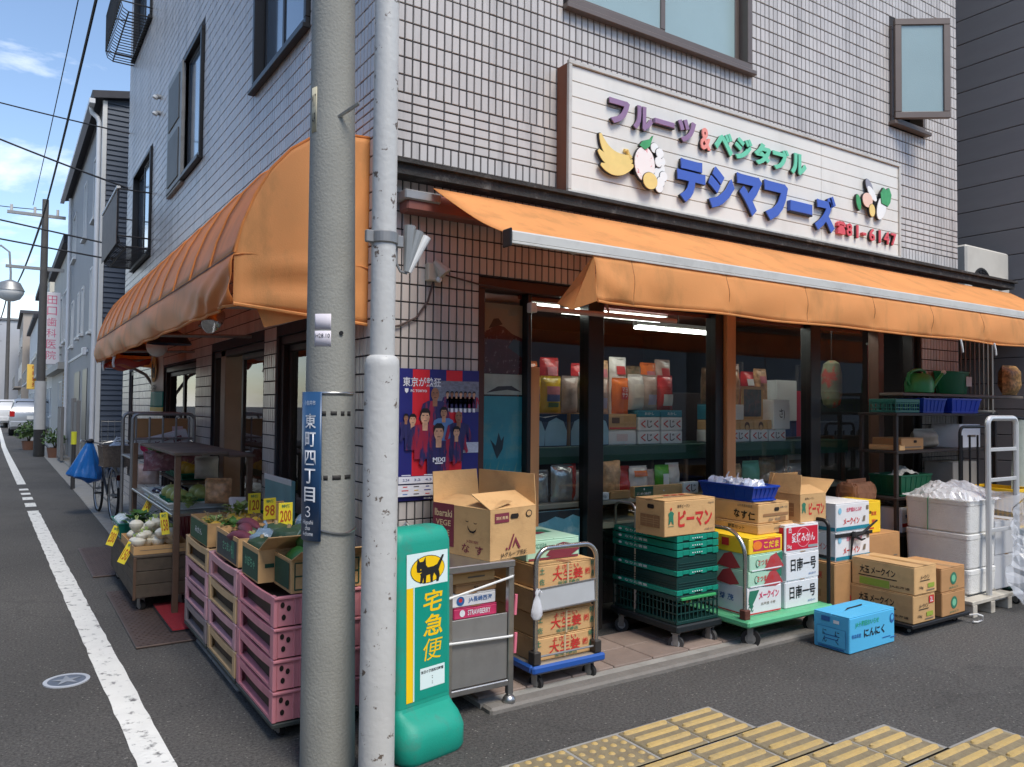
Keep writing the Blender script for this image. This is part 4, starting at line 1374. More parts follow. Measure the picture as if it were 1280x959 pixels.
q = loft(MB(), [(0.0, 0.165, 0.165, .07, 0.0), (0.0, 0.178, 0.178, .08, 0.02), (0.0, 0.178, 0.178, .08, 0.10), (0.0, 0.172, 0.17, .08, 0.125), (0.0, 0.163, 0.15, .07, 0.155), (0.0, 0.156, 0.11, .05, 0.178), (0.01, 0.153, 0.09, .03, 0.195), (0.01, 0.15, 0.085, .026, 0.21)])
q.build('foot', TEAL, ys, smooth=True)
q = loft(MB(), [(0.01, 0.1505, 0.0855, .026, 0.211), (0.012, 0.152, 0.082, .026, 0.6), (0.014, 0.153, 0.075, .026, 0.90), (0.016, 0.152, 0.07, .04, 0.935), (0.02, 0.145, 0.055, .04, 0.955), (0.03, 0.12, 0.03, .03, 0.963)])
q.build('column', TEAL, ys, smooth=True)
FY = -0.079
def fyz(z):
    return 0.01 - 0.0865 + (z - 0.25) * 0.0165
pn = MB().add([(-0.105, fyz(.23), 0.23), (0.125, fyz(.23), 0.23), (0.125, fyz(.86), 0.86), (-0.105, fyz(.86), 0.86)], [(0, 1, 2, 3)]).build('face_panel', mat('teal_panel', (0, 146, 126), 0.3, var=0.03), ys)
YL = mat('sign_yellow', (250, 204, 20), 0.35, var=0.03)
PWH = mat('panel_white', (222, 240, 238), 0.35, var=0.02)
def onface(x0, x1, z0, z1, m, nm, k):
    MB().add([(x0, fyz(z0) - .0006 * k, z0), (x1, fyz(z0) - .0006 * k, z0), (x1, fyz(z1) - .0006 * k, z1), (x0, fyz(z1) - .0006 * k, z1)], [(0, 1, 2, 3)]).build(nm, m, ys)
onface(-0.105, 0.125, 0.715, 0.86, PWH, 'white_field', 1)
onface(-0.105, -0.070, 0.23, 0.715, YL, 'yellow_stripe', 1)
onface(-0.068, -0.062, 0.23, 0.715, PWH, 'white_stripe', 1)
onface(-0.03, 0.108, 0.27, 0.36, PWH, 'notice_patch', 1)
yy = fyz(0.785)
o = put_rect(ys, 'front', (0.01, yy - 0.0022, 0.785), 0.192, 0.122, mat('print_black'), 'emblem_rim', disc=True)
put_rect(ys, 'front', (0.01, yy - 0.0027, 0.785), 0.186, 0.116, YL, 'emblem_disc', disc=True)
put_poly(ys, 'front', (0.012, yy - 0.0032, 0.785), CAT, mat('print_black'), 'cat_emblem', scale=0.165)
put_poly(ys, 'front', (-0.047, yy - 0.0036, 0.783), [(-.016, .003), (-.005, .003), (-.008, .009)], YL, 'cat_eye', scale=0.9)
put_poly(ys, 'front', (-0.030, yy - 0.0036, 0.783), [(-.006, .003), (.005, .003), (-.001, .009)], YL, 'cat_eye', scale=0.9)
put_poly(ys, 'front', (-0.040, yy - 0.0036, 0.775), [(-.018, .0), (.018, .0), (.010, -.005), (-.010, -.005)], YL, 'cat_mouth', scale=0.9)
for ch, z in zip('宅急便', (0.645, 0.540, 0.435)):
    put_text(ys, ch, 'front', (0.04, fyz(z) - 0.0016, z), 0.108, 0.094, YL, bold=0.0 if ch == '便' else 0.018, shear=0.12, res=3)
put_text(ys, '当日の発送締切時間', 'front', (0.037, fyz(.343) - 0.0016, 0.343), 0.125, 0.014, mat('print_black'), bold=0.02)
put_text(ys, ':\n:', 'front', (0.037, fyz(.30) - 0.0016, 0.302), 0.006, 0.035, mat('print_black'))
# ---------------------------------------------------------------- builders for cartons, crates, carts and bags
CARD = mat('cardboard', (204, 164, 112), 0.85, var=0.07, ns=5, rnd=0.10, bump=0.10, bs=60, stretch=(1, 1, 3), dirt=0.35, ds=7, dcol=(146, 106, 66), dth=(0.52, 0.7))
CARDB = mat('brown_cardboard', (178, 134, 88), 0.85, var=0.08, ns=5, rnd=0.08, bump=0.06, bs=120, stretch=(1, 1, 3), dirt=0.2, ds=6, dcol=(130, 96, 60))
CWHITE = mat('white_carton', (224, 225, 226), 0.6, var=0.04, ns=4, rnd=0.03, dirt=0.18, ds=6, dcol=(180, 176, 168))
TAPE = mat('packing_tape', (196, 156, 104), 0.25, var=0.06, coat=0.5)
K = mat('print_black')
INKR = mat('ink_red', (200, 48, 44), 0.6)
INKG = mat('ink_green', (44, 118, 92), 0.6)
INKM = mat('ink_maroon', (122, 46, 62), 0.6)
INKBL = mat('ink_blue', (40, 96, 160), 0.6)
INKW = mat('print_white')
INKGY = mat('ink_grey', (120, 108, 92), 0.7)
SLOT = mat('hole_shade', (30, 22, 16), 0.9)  # shade inside holes and slots, painted as flat dark patches
_SLOT = MB().add([(x, y, 0) for x, y in [(-.36 + .14 * math.cos(R(90 + 22.5 * i)), .5 * math.sin(R(90 + 22.5 * i))) for i in range(9)] + [(.36 + .14 * math.cos(R(-90 + 22.5 * i)), .5 * math.sin(R(-90 + 22.5 * i))) for i in range(9)]], [tuple(range(18))]).mesh('hole_shade')

def carton(label, x, y, z, w_, d_, h_, rz=0.0, m=CARD, prints=(), opened=False, group=None, lidm=None, tape=True, name='carton', cat='box', flaps=(150, 100, 60, 95)):
    """x, y: front corner on the camera's near left; w_ runs along the front, d_ goes back"""
    c, s_ = math.cos(R(rz)), math.sin(R(rz))
    cx, cy = x + w_ / 2 * c - d_ / 2 * s_, y + w_ / 2 * s_ + d_ / 2 * c
    t = thing(name, label, cat, (cx, cy, z), rz, group)
    a, b = w_ / 2, d_ / 2
    if not opened:
        q = MB().rbox(-a, a, -b, b, 0, h_ - 0.006, 0.005)
        rg_ = random.Random(int(x * 977 + y * 571 + z * 313))
        q.v = [(p[0] * (1 - .012 * rg_.random()), p[1] * (1 - .012 * rg_.random()), p[2]) for p in q.v]     # slightly crushed edges
        q.build('body', m, t)
        t.rotation_euler.z += R(rg_.uniform(-1.3, 1.3)) if not rz else 0
        if w_ >= d_:
            for s2 in (-1, 1):
                q = MB().rbox(-a + .002, a - .002, min(s2 * .002, s2 * (b - .002)), max(s2 * .002, s2 * (b - .002)), h_ - 0.0055, h_, 0.0015)
                q.build('flap', lidm or m, t)
            if tape:
                MB().box(-a - .0012, a + .0012, -.025, .025, h_ + .0002, h_ + .0012).build('tape', TAPE, t)
        else:
            for s2 in (-1, 1):
                q = MB().rbox(min(s2 * .002, s2 * (a - .002)), max(s2 * .002, s2 * (a - .002)), -b + .002, b - .002, h_ - 0.0055, h_, 0.0015)
                q.build('flap', lidm or m, t)
            if tape:
                MB().box(-.025, .025, -b - .0012, b + .0012, h_ + .0002, h_ + .0012).build('tape', TAPE, t)
    else:
        e = 0.005
        q = MB().box(-a, a, -b, -b + e, 0, h_).box(-a, a, b - e, b, 0, h_)
        q.box(-a, -a + e, -b + e, b - e, 0, h_).box(a - e, a, -b + e, b - e, 0, h_).box(-a + e, a - e, -b + e, b - e, 0, e)
        q.build('body', m, t)
        def flap(px, py, ux, uy, L_, nx, ny, D_, ang):
            # hinged at (px,py) running along (ux,uy) for L_, opened by ang degrees from shut
            dx, dz = -math.cos(R(ang)) * D_, math.sin(R(ang)) * D_
            v = [(px, py, h_), (px + ux * L_, py + uy * L_, h_), (px + ux * L_ * .98 + nx * -dx * -1, py + uy * L_ * .98 + ny * -dx * -1, h_ + dz), (px + ux * L_ * .02 + nx * -dx * -1, py + uy * L_ * .02 + ny * -dx * -1, h_ + dz)]
            MB().add(v, [(0, 1, 2, 3)]).build('flap', m, t, thick=0.005)
        f0, f1, f2, f3 = flaps
        if f0 is not None: flap(-a, -b, 1, 0, w_, 0, -1, min(d_, w_) / 2, f0)
        if f1 is not None: flap(-a, b, 1, 0, w_, 0, 1, min(d_, w_) / 2, f1)
        if f2 is not None: flap(-a, -b, 0, 1, d_, -1, 0, min(d_, w_) / 2, f2)
        if f3 is not None: flap(a, -b, 0, 1, d_, 1, 0, min(d_, w_) / 2, f3)
    dress(t, a, b, h_, prints)
    return t

def dress(t, a, b, h_, prints):
    """prints: (face, kind, u, v, width, height, material, text): u from -1..1 across the face, v from 0..1 up"""
    for i, p in enumerate(prints):
        face, kind, u, v, pw, ph, m_ = p[:7]
        e = 0.0012 + 0.0005 * (kind != 'rect') + 0.0002 * i
        if face == 'front':
            pos = (u * a, -b - e, v * h_)
        elif face == 'side':
            pos = (-a - e, -u * b, v * h_)
        elif face == 'top':
            pos = (u * a, (2 * v - 1) * b, h_ + e)
        if kind == 'text':
            put_text(t, p[7], face, pos, pw, ph, m_, bold=p[8] if len(p) > 8 else 0.012)
        elif kind == 'rect':
            put_rect(t, face, pos, pw, ph, m_)
        elif kind == 'disc':
            put_rect(t, face, pos, pw, ph, m_, disc=True)
        elif kind == 'slot':
            o = obj('hole_shade', _SLOT, SLOT, t)
            o.matrix_local = face_matrix(face, pos, pw, ph)
        elif kind == 'poly':
            put_poly(t, face, pos, p[7], m_, scale=pw)
def lines(face, u, v, pw, n, m_, gap=0.02, hh=0.006):
    """rows of small print as thin dashes"""
    rg = random.Random(int(u * 100 + v * 10 + n))
    return [(face, 'rect', u + rg.uniform(-.03, .03), v - gap * k, pw * rg.uniform(.7, 1.0), hh, m_) for k in range(n)]

def lattice_crate(label, x, y, z, w_, d_, h_, m, group=None, rz=0.0, name='plastic_crate', style='rails', m2=None, rim=None, cat='crate'):
    c, s_ = math.cos(R(rz)), math.sin(R(rz))
    cx, cy = x + w_ / 2 * c - d_ / 2 * s_, y + w_ / 2 * s_ + d_ / 2 * c
    t = thing(name, label, cat, (cx, cy, z), rz, group)
    a, b = w_ / 2, d_ / 2
    e = 0.012
    MB().rbox(-a + e, a - e, -b + e, b - e, 0.004, 0.014, 0.002).build('floor', m, t)
    if style == 'rails':
        for sx in (-1, 1):
            for sy in (-1, 1):
                MB().rbox(min(sx * a, sx * (a - .02)), max(sx * a, sx * (a - .02)), min(sy * b, sy * (b - .055)), max(sy * b, sy * (b - .055)), 0.001, h_ - .001, 0.004).build('corner_post', m, t)
        for sx in (-1, 1):
            x0, x1 = min(sx * (a - .002), sx * (a - .014)), max(sx * (a - .002), sx * (a - .014))
            def rail(z0, z1, sag):
                q = MB()
                n = 8
                vs, fs = [], []
                for i in range(n + 1):
                    yy_ = -b + .05 + (d_ - .1) * i / n
                    dp = sag * math.sin(math.pi * i / n)
                    for xx in (x0, x1):
                        vs += [(xx, yy_, z0 - dp), (xx, yy_, z1 - dp)]
                for i in range(n):
                    k = 4 * i
                    fs += [(k, k + 4, k + 5, k + 1), (k + 2, k + 3, k + 7, k + 6), (k + 1, k + 5, k + 7, k + 3), (k, k + 2, k + 6, k + 4)]
                q.add(vs, fs).build('side_rail', m, t)
            rail(h_ - 0.042, h_ - 0.006, 0.008)
            rail(0.004, 0.016, 0.0)
        for sy in (-1, 1):
            y0, y1 = min(sy * (b - .002), sy * (b - .012)), max(sy * (b - .002), sy * (b - .012))
            q = MB().box(-a + .02, a - .02, y0, y1, 0.006, h_ - 0.004)
            for xx in (-a * .55, -a * .42, a * .42, a * .55):
                q.rbox(xx - .004, xx + .004, min(sy * (b - .012), sy * (b + .004)), max(sy * (b - .012), sy * (b + .004)), 0.006, h_ - .006, 0.002)
            q.rbox(-a, a, min(sy * (b - .014), sy * (b + .009)), max(sy * (b - .014), sy * (b + .009)), h_ - 0.014, h_ - 0.001, 0.003)
            q.build('end_panel', m, t)
            for k in (-.76, -.12, .60):
                for dx, dz in ((-.012, .10), (.016, .083), (-.006, .045)):
                    o = obj('end_hole_shade', _DISC, SLOT, t)  # flat dark disc painted for the shade in each hole
                    o.matrix_local = face_matrix('front' if sy < 0 else 'back', (k * a + dx, sy * (b + .0008), dz * h_ / .139), 0.019, 0.026)
    elif style == 'mesh':
        R_ = rim or m
        q = MB()
        for (x0, x1, y0, y1) in ((-a, a, -b, -b + .014), (-a, a, b - .014, b), (-a, -a + .014, -b + .0145, b - .0145), (a - .014, a, -b + .0145, b - .0145)):
            q.rbox(x0, x1, y0, y1, h_ - .03, h_, .003)
            q.rbox(x0 + .002, x1 - .002, y0 + .002, y1 - .002, 0.001, 0.022, .003)
        q.build('rim', R_, t)
        s2 = MB()
        for sy in (-1, 1):
            n = max(4, int(w_ / .035))
            for i in range(n + 1):
                xx = -a + .006 + (w_ - .012) * i / n
                s2.box(xx - .004, xx + .004, sy * (b - .007) - .003, sy * (b - .007) + .003, .02, h_ - .03)
            for zz in (.38, .68):
                s2.box(-a + .004, a - .004, sy * (b - .007) - .002, sy * (b - .007) + .002, h_ * zz - .004, h_ * zz + .004)
        for sx in (-1, 1):
            n = max(4, int(d_ / .035))
            for i in range(n + 1):
                yy_ = -b + .006 + (d_ - .012) * i / n
                s2.box(sx * (a - .007) - .003, sx * (a - .007) + .003, yy_ - .004, yy_ + .004, .02, h_ - .03)
            for zz in (.38, .68):
                s2.box(sx * (a - .007) - .002, sx * (a - .007) + .002, -b + .004, b - .004, h_ * zz - .004, h_ * zz + .004)
        s2.build('lattice', m2 or m, t)
    elif style == 'tub':
        q = MB()
        tp_ = .86
        v0 = [(-a * tp_, -b * tp_, 0), (a * tp_, -b * tp_, 0), (a * tp_, b * tp_, 0), (-a * tp_, b * tp_, 0)]
        v1 = [(-a, -b, h_), (a, -b, h_), (a, b, h_), (-a, b, h_)]
        q.add(v0 + v1, [(0, 1, 5, 4), (1, 2, 6, 5), (2, 3, 7, 6), (3, 0, 4, 7), (3, 2, 1, 0)])
        q.build('walls', m, t, thick=0.005)
        q = MB()
        for (x0, x1, y0, y1) in ((-a - .006, a + .006, -b - .006, -b + .006), (-a - .006, a + .006, b - .006, b + .006), (-a - .006, -a + .006, -b + .0065, b - .0065), (a - .006, a + .006, -b + .0065, b - .0065)):
            q.rbox(x0, x1, y0, y1, h_ - .008, h_ + .006, .002)
        q.build('rim', rim or m, t)
        rb = MB()
        for f_ in (-.7, -.35, 0, .35, .7):
            for sy in (-1, 1):
                rb.add([(f_ * a * tp_ - .004, sy * (b * tp_ + .004), .01), (f_ * a * tp_ + .004, sy * (b * tp_ + .004), .01), (f_ * a + .004, sy * (b + .004), h_ - .01), (f_ * a - .004, sy * (b + .004), h_ - .01)], [(0, 1, 2, 3)])
            for sx in (-1, 1):
                rb.add([(sx * (a * tp_ + .004), f_ * b * tp_ - .004, .01), (sx * (a * tp_ + .004), f_ * b * tp_ + .004, .01), (sx * (a + .004), f_ * b + .004, h_ - .01), (sx * (a + .004), f_ * b - .004, h_ - .01)], [(0, 1, 2, 3)])
        rb.build('ribs', rim or m, t, thick=0.003)
    return t

def wheel(parent, p, r=0.05, wd=0.026, steer=0.0, m=RUBBER, hub=GALV, fork=True):
    mx_ = Matrix.Translation(p) @ Matrix.Rotation(R(steer), 4, 'Z')
    q = MB(); q.mx = mx_
    q.cyl((-wd / 2, 0, r), (wd / 2, 0, r), r, n=18)
    w_ = q.build('wheel', m, parent)
    q = MB(); q.mx = mx_
    q.cyl((-wd / 2 - .002, 0, r), (wd / 2 + .002, 0, r), r * .55, n=12)
    q.build('hub', hub, w_)
    if fork:
        q = MB(); q.mx = mx_
        for s2 in (-1, 1):
            q.rbox(s2 * (wd / 2 + .006) - .002, s2 * (wd / 2 + .006) + .002, -.018, .018, r * .8, 2 * r + .018, .001)
        q.rbox(-wd / 2 - .01, wd / 2 + .01, -.026, .026, 2 * r + .013, 2 * r + .02, .001)
        q.build('fork', GALV, w_)
def loop_pts(p0, p1, h_, r_=0.07, n=7):
    """an upright U from p0 to p1 with rounded shoulders"""
    p0, p1 = Vector(p0), Vector(p1)
    u = (p1 - p0).normalized()
    pts = [p0]
    for i in range(n):
        a = R(90 * i / (n - 1))
        pts.append(p0 + u * (r_ * (1 - math.cos(a))) + Vector((0, 0, h_ - r_ + r_ * math.sin(a))))
    for i in range(n):
        a = R(90 - 90 * i / (n - 1))
        pts.append(p1 - u * (r_ * (1 - math.cos(a))) + Vector((0, 0, h_ - r_ + r_ * math.sin(a))))
    return pts + [p1]

def film_mat(name, rgb=(236, 238, 240), alpha=0.45, rough=0.2):
    if name not in _M:
        m = mat(name, rgb, rough, var=0.04, alpha=alpha, bump=0.35, bs=14, coat=0.4)
    return _M[name]
FILM = film_mat('clear_film', alpha=0.30)
FILMW = film_mat('white_film', (238, 240, 244), alpha=0.62, rough=0.2)

def pillow(w_, h_, d_, seed=0, nu=10, nv=12, crimp=True, lean=0.0):
    """a filled foil or film bag standing on its lower edge"""
    rg = random.Random(seed)
    ph = [rg.uniform(0, 6.28) for _ in range(6)]
    q = MB()
    for sgn in (1, -1):
        def fn(u, v):
            cu, cv = 2 * u - 1, 2 * v - 1
            bul = (max(0, 1 - abs(cu) ** 2.4) ** 0.6) * (max(0, 1 - abs(cv) ** 3.2) ** 0.7)
            wr = 0.10 * math.sin(6 * u + ph[0] + 4 * v) + 0.08 * math.sin(11 * v + ph[1] - 3 * u) + .05 * math.sin(19 * u + ph[2])
            yy_ = -sgn * d_ / 2 * bul * (1 + wr)
            x = cu * w_ / 2 * (1 - 0.06 * math.cos(cv * 1.5) * (0.5 if abs(cv) < .8 else 0))
            z = v * h_ * (1 + .015 * math.sin(5 * u + ph[3]))
            return (x, yy_ + lean * z, z) if sgn > 0 else (-x, yy_ + lean * z, z)
        q.grid(fn, nu, nv)
    return q
def bag(label, x, y, z, w_, h_, d_, m, rz=0.0, group=None, seed=0, patch=None, text=None, film=True, lean=0.0, name='snack_bag', cat='bag'):
    t = thing(name, label, cat, (x, y, z), rz, group)
    pillow(w_, h_, d_, seed, lean=lean).build('pouch', m, t, smooth=True)
    q = MB().box(-w_ / 2 * .94, w_ / 2 * .94, lean * h_ - .0015, lean * h_ + .0015, h_ - .004, h_ + .012)
    q.build('seal', m, t)
    if patch:
        for (u, v, pw, ph, pm) in patch:
            nu_ = 6
            def fn(a, b):
                cu = u + (a - .5) * 2 * pw
                vv = v + (b - .5) * ph
                cv = 2 * vv - 1
                bul = (max(0, 1 - abs(cu) ** 2.4) ** 0.6) * (max(0, 1 - abs(cv) ** 3.2) ** 0.7)
                return (cu * w_ / 2, -d_ / 2 * bul * 1.13 - .005 + lean * vv * h_, vv * h_)
            MB().grid(fn, nu_, nu_).build('printed_patch', pm, t, smooth=True)
    if text:
        s_, v, pw, ph, pm = text
        put_text(t, s_, 'front', (0, -d_ / 2 * 1.2 - .008 + lean * v * h_, v * h_), pw, ph, pm, bold=.02)
    return t
# ---------------------------------------------------------------- stainless cart with the aubergine carton
sc_ = thing('steel_cart', 'stainless steel serving cart standing behind the green sign stand', 'cart', (0.13, -0.62, 0))
W_, D_ = 0.35, 0.52
for x, y in ((0, 0), (W_, 0), (0, D_), (W_, D_)):
    MB().rbox(x - .016, x + .016, y - .016, y + .016, 0.07, 0.70, .003).build('upright', STEEL, sc_)
    MB().ball((x, y, 0.036), 0.034, n=12, m=8).build('castor', STEEL, sc_, smooth=True)
    MB().cyl((x, y, 0.05), (x, y, 0.08), 0.012, n=8).build('castor_stem', STEEL, sc_)
MB().rbox(-.02, W_ + .02, -.02, D_ + .02, 0.702, 0.735, .004).build('top_shelf', STEEL, sc_)
MB().rbox(-.014, W_ + .014, -.014, D_ + .014, 0.115, 0.145, .004).build('bottom_shelf', STEEL, sc_)
MB().rbox(.018, W_ - .018, -.006, .002, 0.15, 0.475, .002).build('front_panel', mat('brushed_panel', (150, 149, 146), 0.5, metal=0.6, var=0.1, ns=6, dirt=0.4, ds=4, dcol=(112, 108, 102)), sc_)
MB().rbox(-.006, .002, .018, D_ - .018, 0.15, 0.475, .002).build('side_panel', mat('brushed_panel'), sc_)
MB().rbox(.018, W_ - .018, .01, D_ - .018, 0.44, 0.452, .002).build('middle_shelf', STEEL, sc_)
q = MB()
q.tube([(-.02, -.018, 0.585), (.2, -.03, 0.63), (W_, -.022, 0.655), (W_ + .02, 0, 0.655)], 0.006, 6)
q.build('white_cord', WHITE, sc_)
MB().tube([(-.02, -.022, 0.375), (W_, -.022, 0.36), (W_ + .02, 0, 0.36)], 0.006, 6).build('white_cord', WHITE, sc_)
PK = mat('pink_stick', (226, 120, 140), 0.5)
for z0, z1 in ((0.27, 0.37), (0.46, 0.56)):
    MB().cyl((W_ + .025, -.01, z0), (W_ + .03, -.012, z1), 0.008, n=8).build('pink_peg', PK, sc_)
carton('small open-topped fruit carton with a pink strawberry label on the steel cart', 0.20, -0.55, 0.453, 0.25, 0.33, 0.058, 0, mat('pink_card', (196, 52, 98), 0.5, var=0.06), [('front', 'text', .15, .5, .13, .026, INKW, 'STRAWBERRY'), ('front', 'disc', -.62, .5, .03, .034, INKW), ('side', 'text', .1, .5, .2, .026, INKW, 'STRAWBERRY')])
carton('white strawberry carton with blue print on the steel cart', 0.17, -0.55, 0.513, 0.27, 0.33, 0.062, 0, CWHITE, [('front', 'text', .3, .5, .14, .03, INKBL, 'JA長崎西海'), ('front', 'disc', -.55, .5, .045, .045, INKBL), ('front', 'disc', -.55, .55, .02, .02, INKR), ('side', 'text', .1, .5, .2, .03, INKR, 'いちご')])
carton('shallow brown carton under a taller one on the steel cart', 0.21, -0.54, 0.577, 0.24, 0.30, 0.045, 0, CARDB, [('front', 'text', .2, .5, .08, .02, K, '5kg入')])
carton('brown tray carton holding a blue lid on the steel cart', 0.19, -0.54, 0.624, 0.25, 0.30, 0.056, 0, CARD, [('side', 'text', .2, .5, .1, .03, INKG, '野菜'), ('front', 'rect', .1, .5, .1, .008, INKGY)])
carton('open aubergine carton with a smiling face and a maroon panel on the steel cart', 0.36, -0.62, 0.736, 0.33, 0.44, 0.25, 12, CARD, [
    ('side', 'rect', -.62, .58, .17, .22, INKM), ('side', 'text', -.62, .82, .14, .038, mat('ink_tan', (226, 196, 150), .6), 'Ibaraki', .02), ('side', 'text', -.62, .62, .12, .03, mat('ink_tan'), 'VEGE'), ('side', 'text', -.62, .42, .10, .03, mat('ink_tan'), 'TABLE'),
    ('side', 'text', .42, .17, .16, .045, INKM, 'な  す', .015), ('side', 'text', .42, .32, .09, .018, INKM, 'JA茨城旭村'),
    ('side', 'poly', .30, .74, 1, 1, K, [(-.03, .0), (-.022, -.008), (-.008, -.008), (0, .0), (-.008, -.004), (-.022, -.004)]),
    ('side', 'poly', .58, .72, 1, 1, K, [(-.03, .0), (-.022, -.008), (-.008, -.008), (0, .0), (-.008, -.004), (-.022, -.004)]),
    ('side', 'poly', .40, .60, 1, 1, K, [(-.035, .012), (-.03, -.008), (-.014, -.024), (.012, -.026), (.03, -.014), (.036, .006), (.028, -.006), (.01, -.016), (-.012, -.014), (-.026, -.002)]),
    ('front', 'rect', -.52, .83, .10, .048, INKM), ('front', 'text', -.52, .83, .085, .016, mat('ink_tan'), '茨城青果'), ('front', 'slot', .02, .84, .058, .024, SLOT), ('front', 'disc', .66, .86, .046, .036, K), ('front', 'disc', .66, .86, .034, .026, CARD),
    ('front', 'poly', .02, .30, 1, 1, INKM, [(-.045, -.03), (-.01, .045), (.0, .045), (-.032, -.03)]), ('front', 'poly', .02, .30, 1, 1, INKM, [(.0, .015), (.008, .03), (.045, -.03), (.03, -.03), (.008, .006), (-.005, -.02), (-.015, -.02)]), ('front', 'disc', -.32, .20, .014, .014, INKM),
    ('front', 'text', .0, .08, .19, .03, K, 'JAグループ茨城')], opened=True, flaps=(24, 96, 12, 88))

# ---------------------------------------------------------------- platform trolley with ginger cartons
pt = thing('platform_trolley', 'platform trolley with a blue edge and chrome loop handle, loaded with ginger cartons', 'trolley', (0.67, -0.56, 0))
MB().rbox(0.02, 0.46, 0.02, 0.66, 0.115, 0.145, .006).build('deck', mat('grey_deck', (150, 142, 130), 0.7, var=0.12, dirt=0.5), pt)
BLUEB = mat('blue_bumper', (38, 84, 160), 0.4, var=0.08)
q = MB().rbox(-.005, 0.485, -.006, 0.0195, 0.105, 0.148, .01).rbox(-.005, 0.0195, 0.02, 0.66, 0.105, 0.148, .01).rbox(0.4605, 0.485, 0.02, 0.66, 0.105, 0.148, .01).rbox(-.005, 0.485, 0.6605, 0.685, 0.105, 0.148, .01)
q.build('bumper', BLUEB, pt)
for x in (0.06, 0.42):
    for y in (0.06, 0.60):
        wheel(pt, (x, y, 0), 0.04, 0.024, 20 if y < .3 else 0)
MB().rbox(0.05, 0.43, 0.03, 0.05, 0.09, 0.102, .002).build('axle_bar', GALV, pt)
q = MB().tube(loop_pts((0.035, 0.035, 0.15), (0.445, 0.035, 0.15), 0.60, 0.085, 8), 0.0135, 10)
q.build('handle', mat('chrome_tube', (190, 188, 184), 0.2, metal=0.9, var=0.08, dirt=0.3, ds=6, dcol=(120, 110, 100)), pt, smooth=True)
for x in (0.035, 0.445):
    MB().rbox(x - .022, x + .022, 0.01, 0.07, 0.148, 0.215, .004).build('handle_socket', mat('dark_bracket', (70, 66, 62), 0.5, metal=0.4), pt)
MB().cyl((0.05, 0.03, 0.185), (0.43, 0.03, 0.185), 0.006, n=8).build('cross_rod', GALV, pt)
for k, (dx, z) in enumerate(((0, .146), (.006, .274), (-.008, .402), (.012, .530))):
    nm = ('bottom', 'second', 'third', 'top')[k]
    carton('ginger carton with red brush lettering, %s of the trolley stack' % nm, 0.715 + dx, -0.50, z, 0.40, 0.50, 0.126, 0, CARD, [
        ('front', 'text', .02, .50, .21, .060, INKR, '大生姜', .012), ('front', 'text', .72, .52, .036, .04, INKR, '㈱', .01), ('front', 'text', .0, .84, .16, .022, INKR, 'よさこい'), ('front', 'text', .06, .16, .15, .020, INKG, '㈲沖野商店'),
        ('front', 'text', -.86, .76, .034, .034, INKG, '土'), ('front', 'text', -.86, .30, .034, .034, INKG, '佐'), ('front', 'text', .90, .84, .03, .034, INKG, '特'), ('front', 'text', .92, .40, .03, .034, INKG, '産'), ('front', 'rect', .02, .5, .012, .12, mat('strap_clear', (196, 176, 140), .3))], group=None)
carton('mint green sweet potato carton lying on top of the ginger cartons', 0.735, -0.40, 0.657, 0.36, 0.40, 0.115, 0, mat('mint_card', (176, 216, 190), 0.5, var=0.06), [('front', 'poly', .35, .45, 1.3, 1, INKM, [(-.09, -.02), (-.05, .02), (.0, .03), (.05, .02), (.09, -.005), (.04, -.03), (-.04, -.035)]), ('front', 'text', -.5, .7, .08, .03, INKG, 'べにはるか'), ('front', 'rect', 0, .08, .34, .012, INKM), ('top', 'poly', -.2, .5, 1.3, 1, INKM, [(-.09, -.02), (-.05, .02), (.0, .03), (.05, .02), (.09, -.005), (.04, -.03), (-.04, -.035)]), ('top', 'rect', .4, .6, .10, .10, INKG)], tape=False)
al = thing('metal_panel', 'pale dented metal panel strapped across the ginger cartons', 'panel', (0.91, -0.535, 0.43))
q = MB(); q.mx = Matrix.Rotation(R(-2), 4, 'Y')
q.rbox(-.19, .19, 0, .012, 0, .115, .003)
q.build('plate', mat('pale_panel', (196, 200, 202), 0.4, metal=0.2, var=0.08, ns=7, dirt=0.3), al)
q = MB(); q.mx = Matrix.Rotation(R(-2), 4, 'Y')
q.rbox(-.197, .197, -.003, .0, -.006, .002, .001).rbox(-.197, .197, -.003, .0, .112, .122, .001)
q.build('lip', STEEL, al)
t = thing('plastic_bag', 'small white plastic bag tied to the chrome trolley handle', 'bag', (0.695, -0.55, 0.39))
q = MB().lathe([(.002, .16), (.012, .14), (.008, .125), (.02, .10), (.034, .05), (.036, .02), (.02, 0)], 12, sx=1.0, sy=.6)
q.build('bag_body', FILMW, t, smooth=True)
MB().tube([(0, 0, .13), (.02, .005, .15), (.03, .0, .135)], .005, 5).build('knot', FILMW, t)

# ---------------------------------------------------------------- green folding crates on a black dolly
dl = thing('dolly', 'black wheeled dolly under the stack of dark green folding crates', 'dolly', (1.80, -0.47, 0))
MB().rbox(0, 0.40, 0, 0.63, 0.125, 0.17, .008).build('deck', mat('dolly_black', (22, 30, 34), 0.6, var=0.1), dl)
for x in (0.05, 0.35):
    for y in (0.06, 0.56):
        wheel(dl, (x, y, 0), 0.048, 0.026, 30 if x < .1 else 10, mat('grey_tyre', (70, 70, 70), .6), mat('pale_hub', (176, 178, 178), .5))
MB().tube(loop_pts((0.02, 0.60, .17), (0.02, 0.40, .17), 0.70, .05, 7), .009, 8).build('wire_handle', STEEL, dl, smooth=True)
DGRN = mat('dark_green_plastic', (18, 58, 54), 0.4, var=0.12)
TGRN = mat('teal_green_plastic', (16, 138, 116), 0.38, var=0.08)
LGRN = mat('light_green_plastic', (60, 160, 96), 0.4, var=0.08)
z = 0.171
c0 = lattice_crate('open dark green crate with a light green handle lip, lowest on the black dolly', 1.81, -0.456, z, 0.37, 0.60, 0.175, DGRN, style='mesh', name='folding_crate')
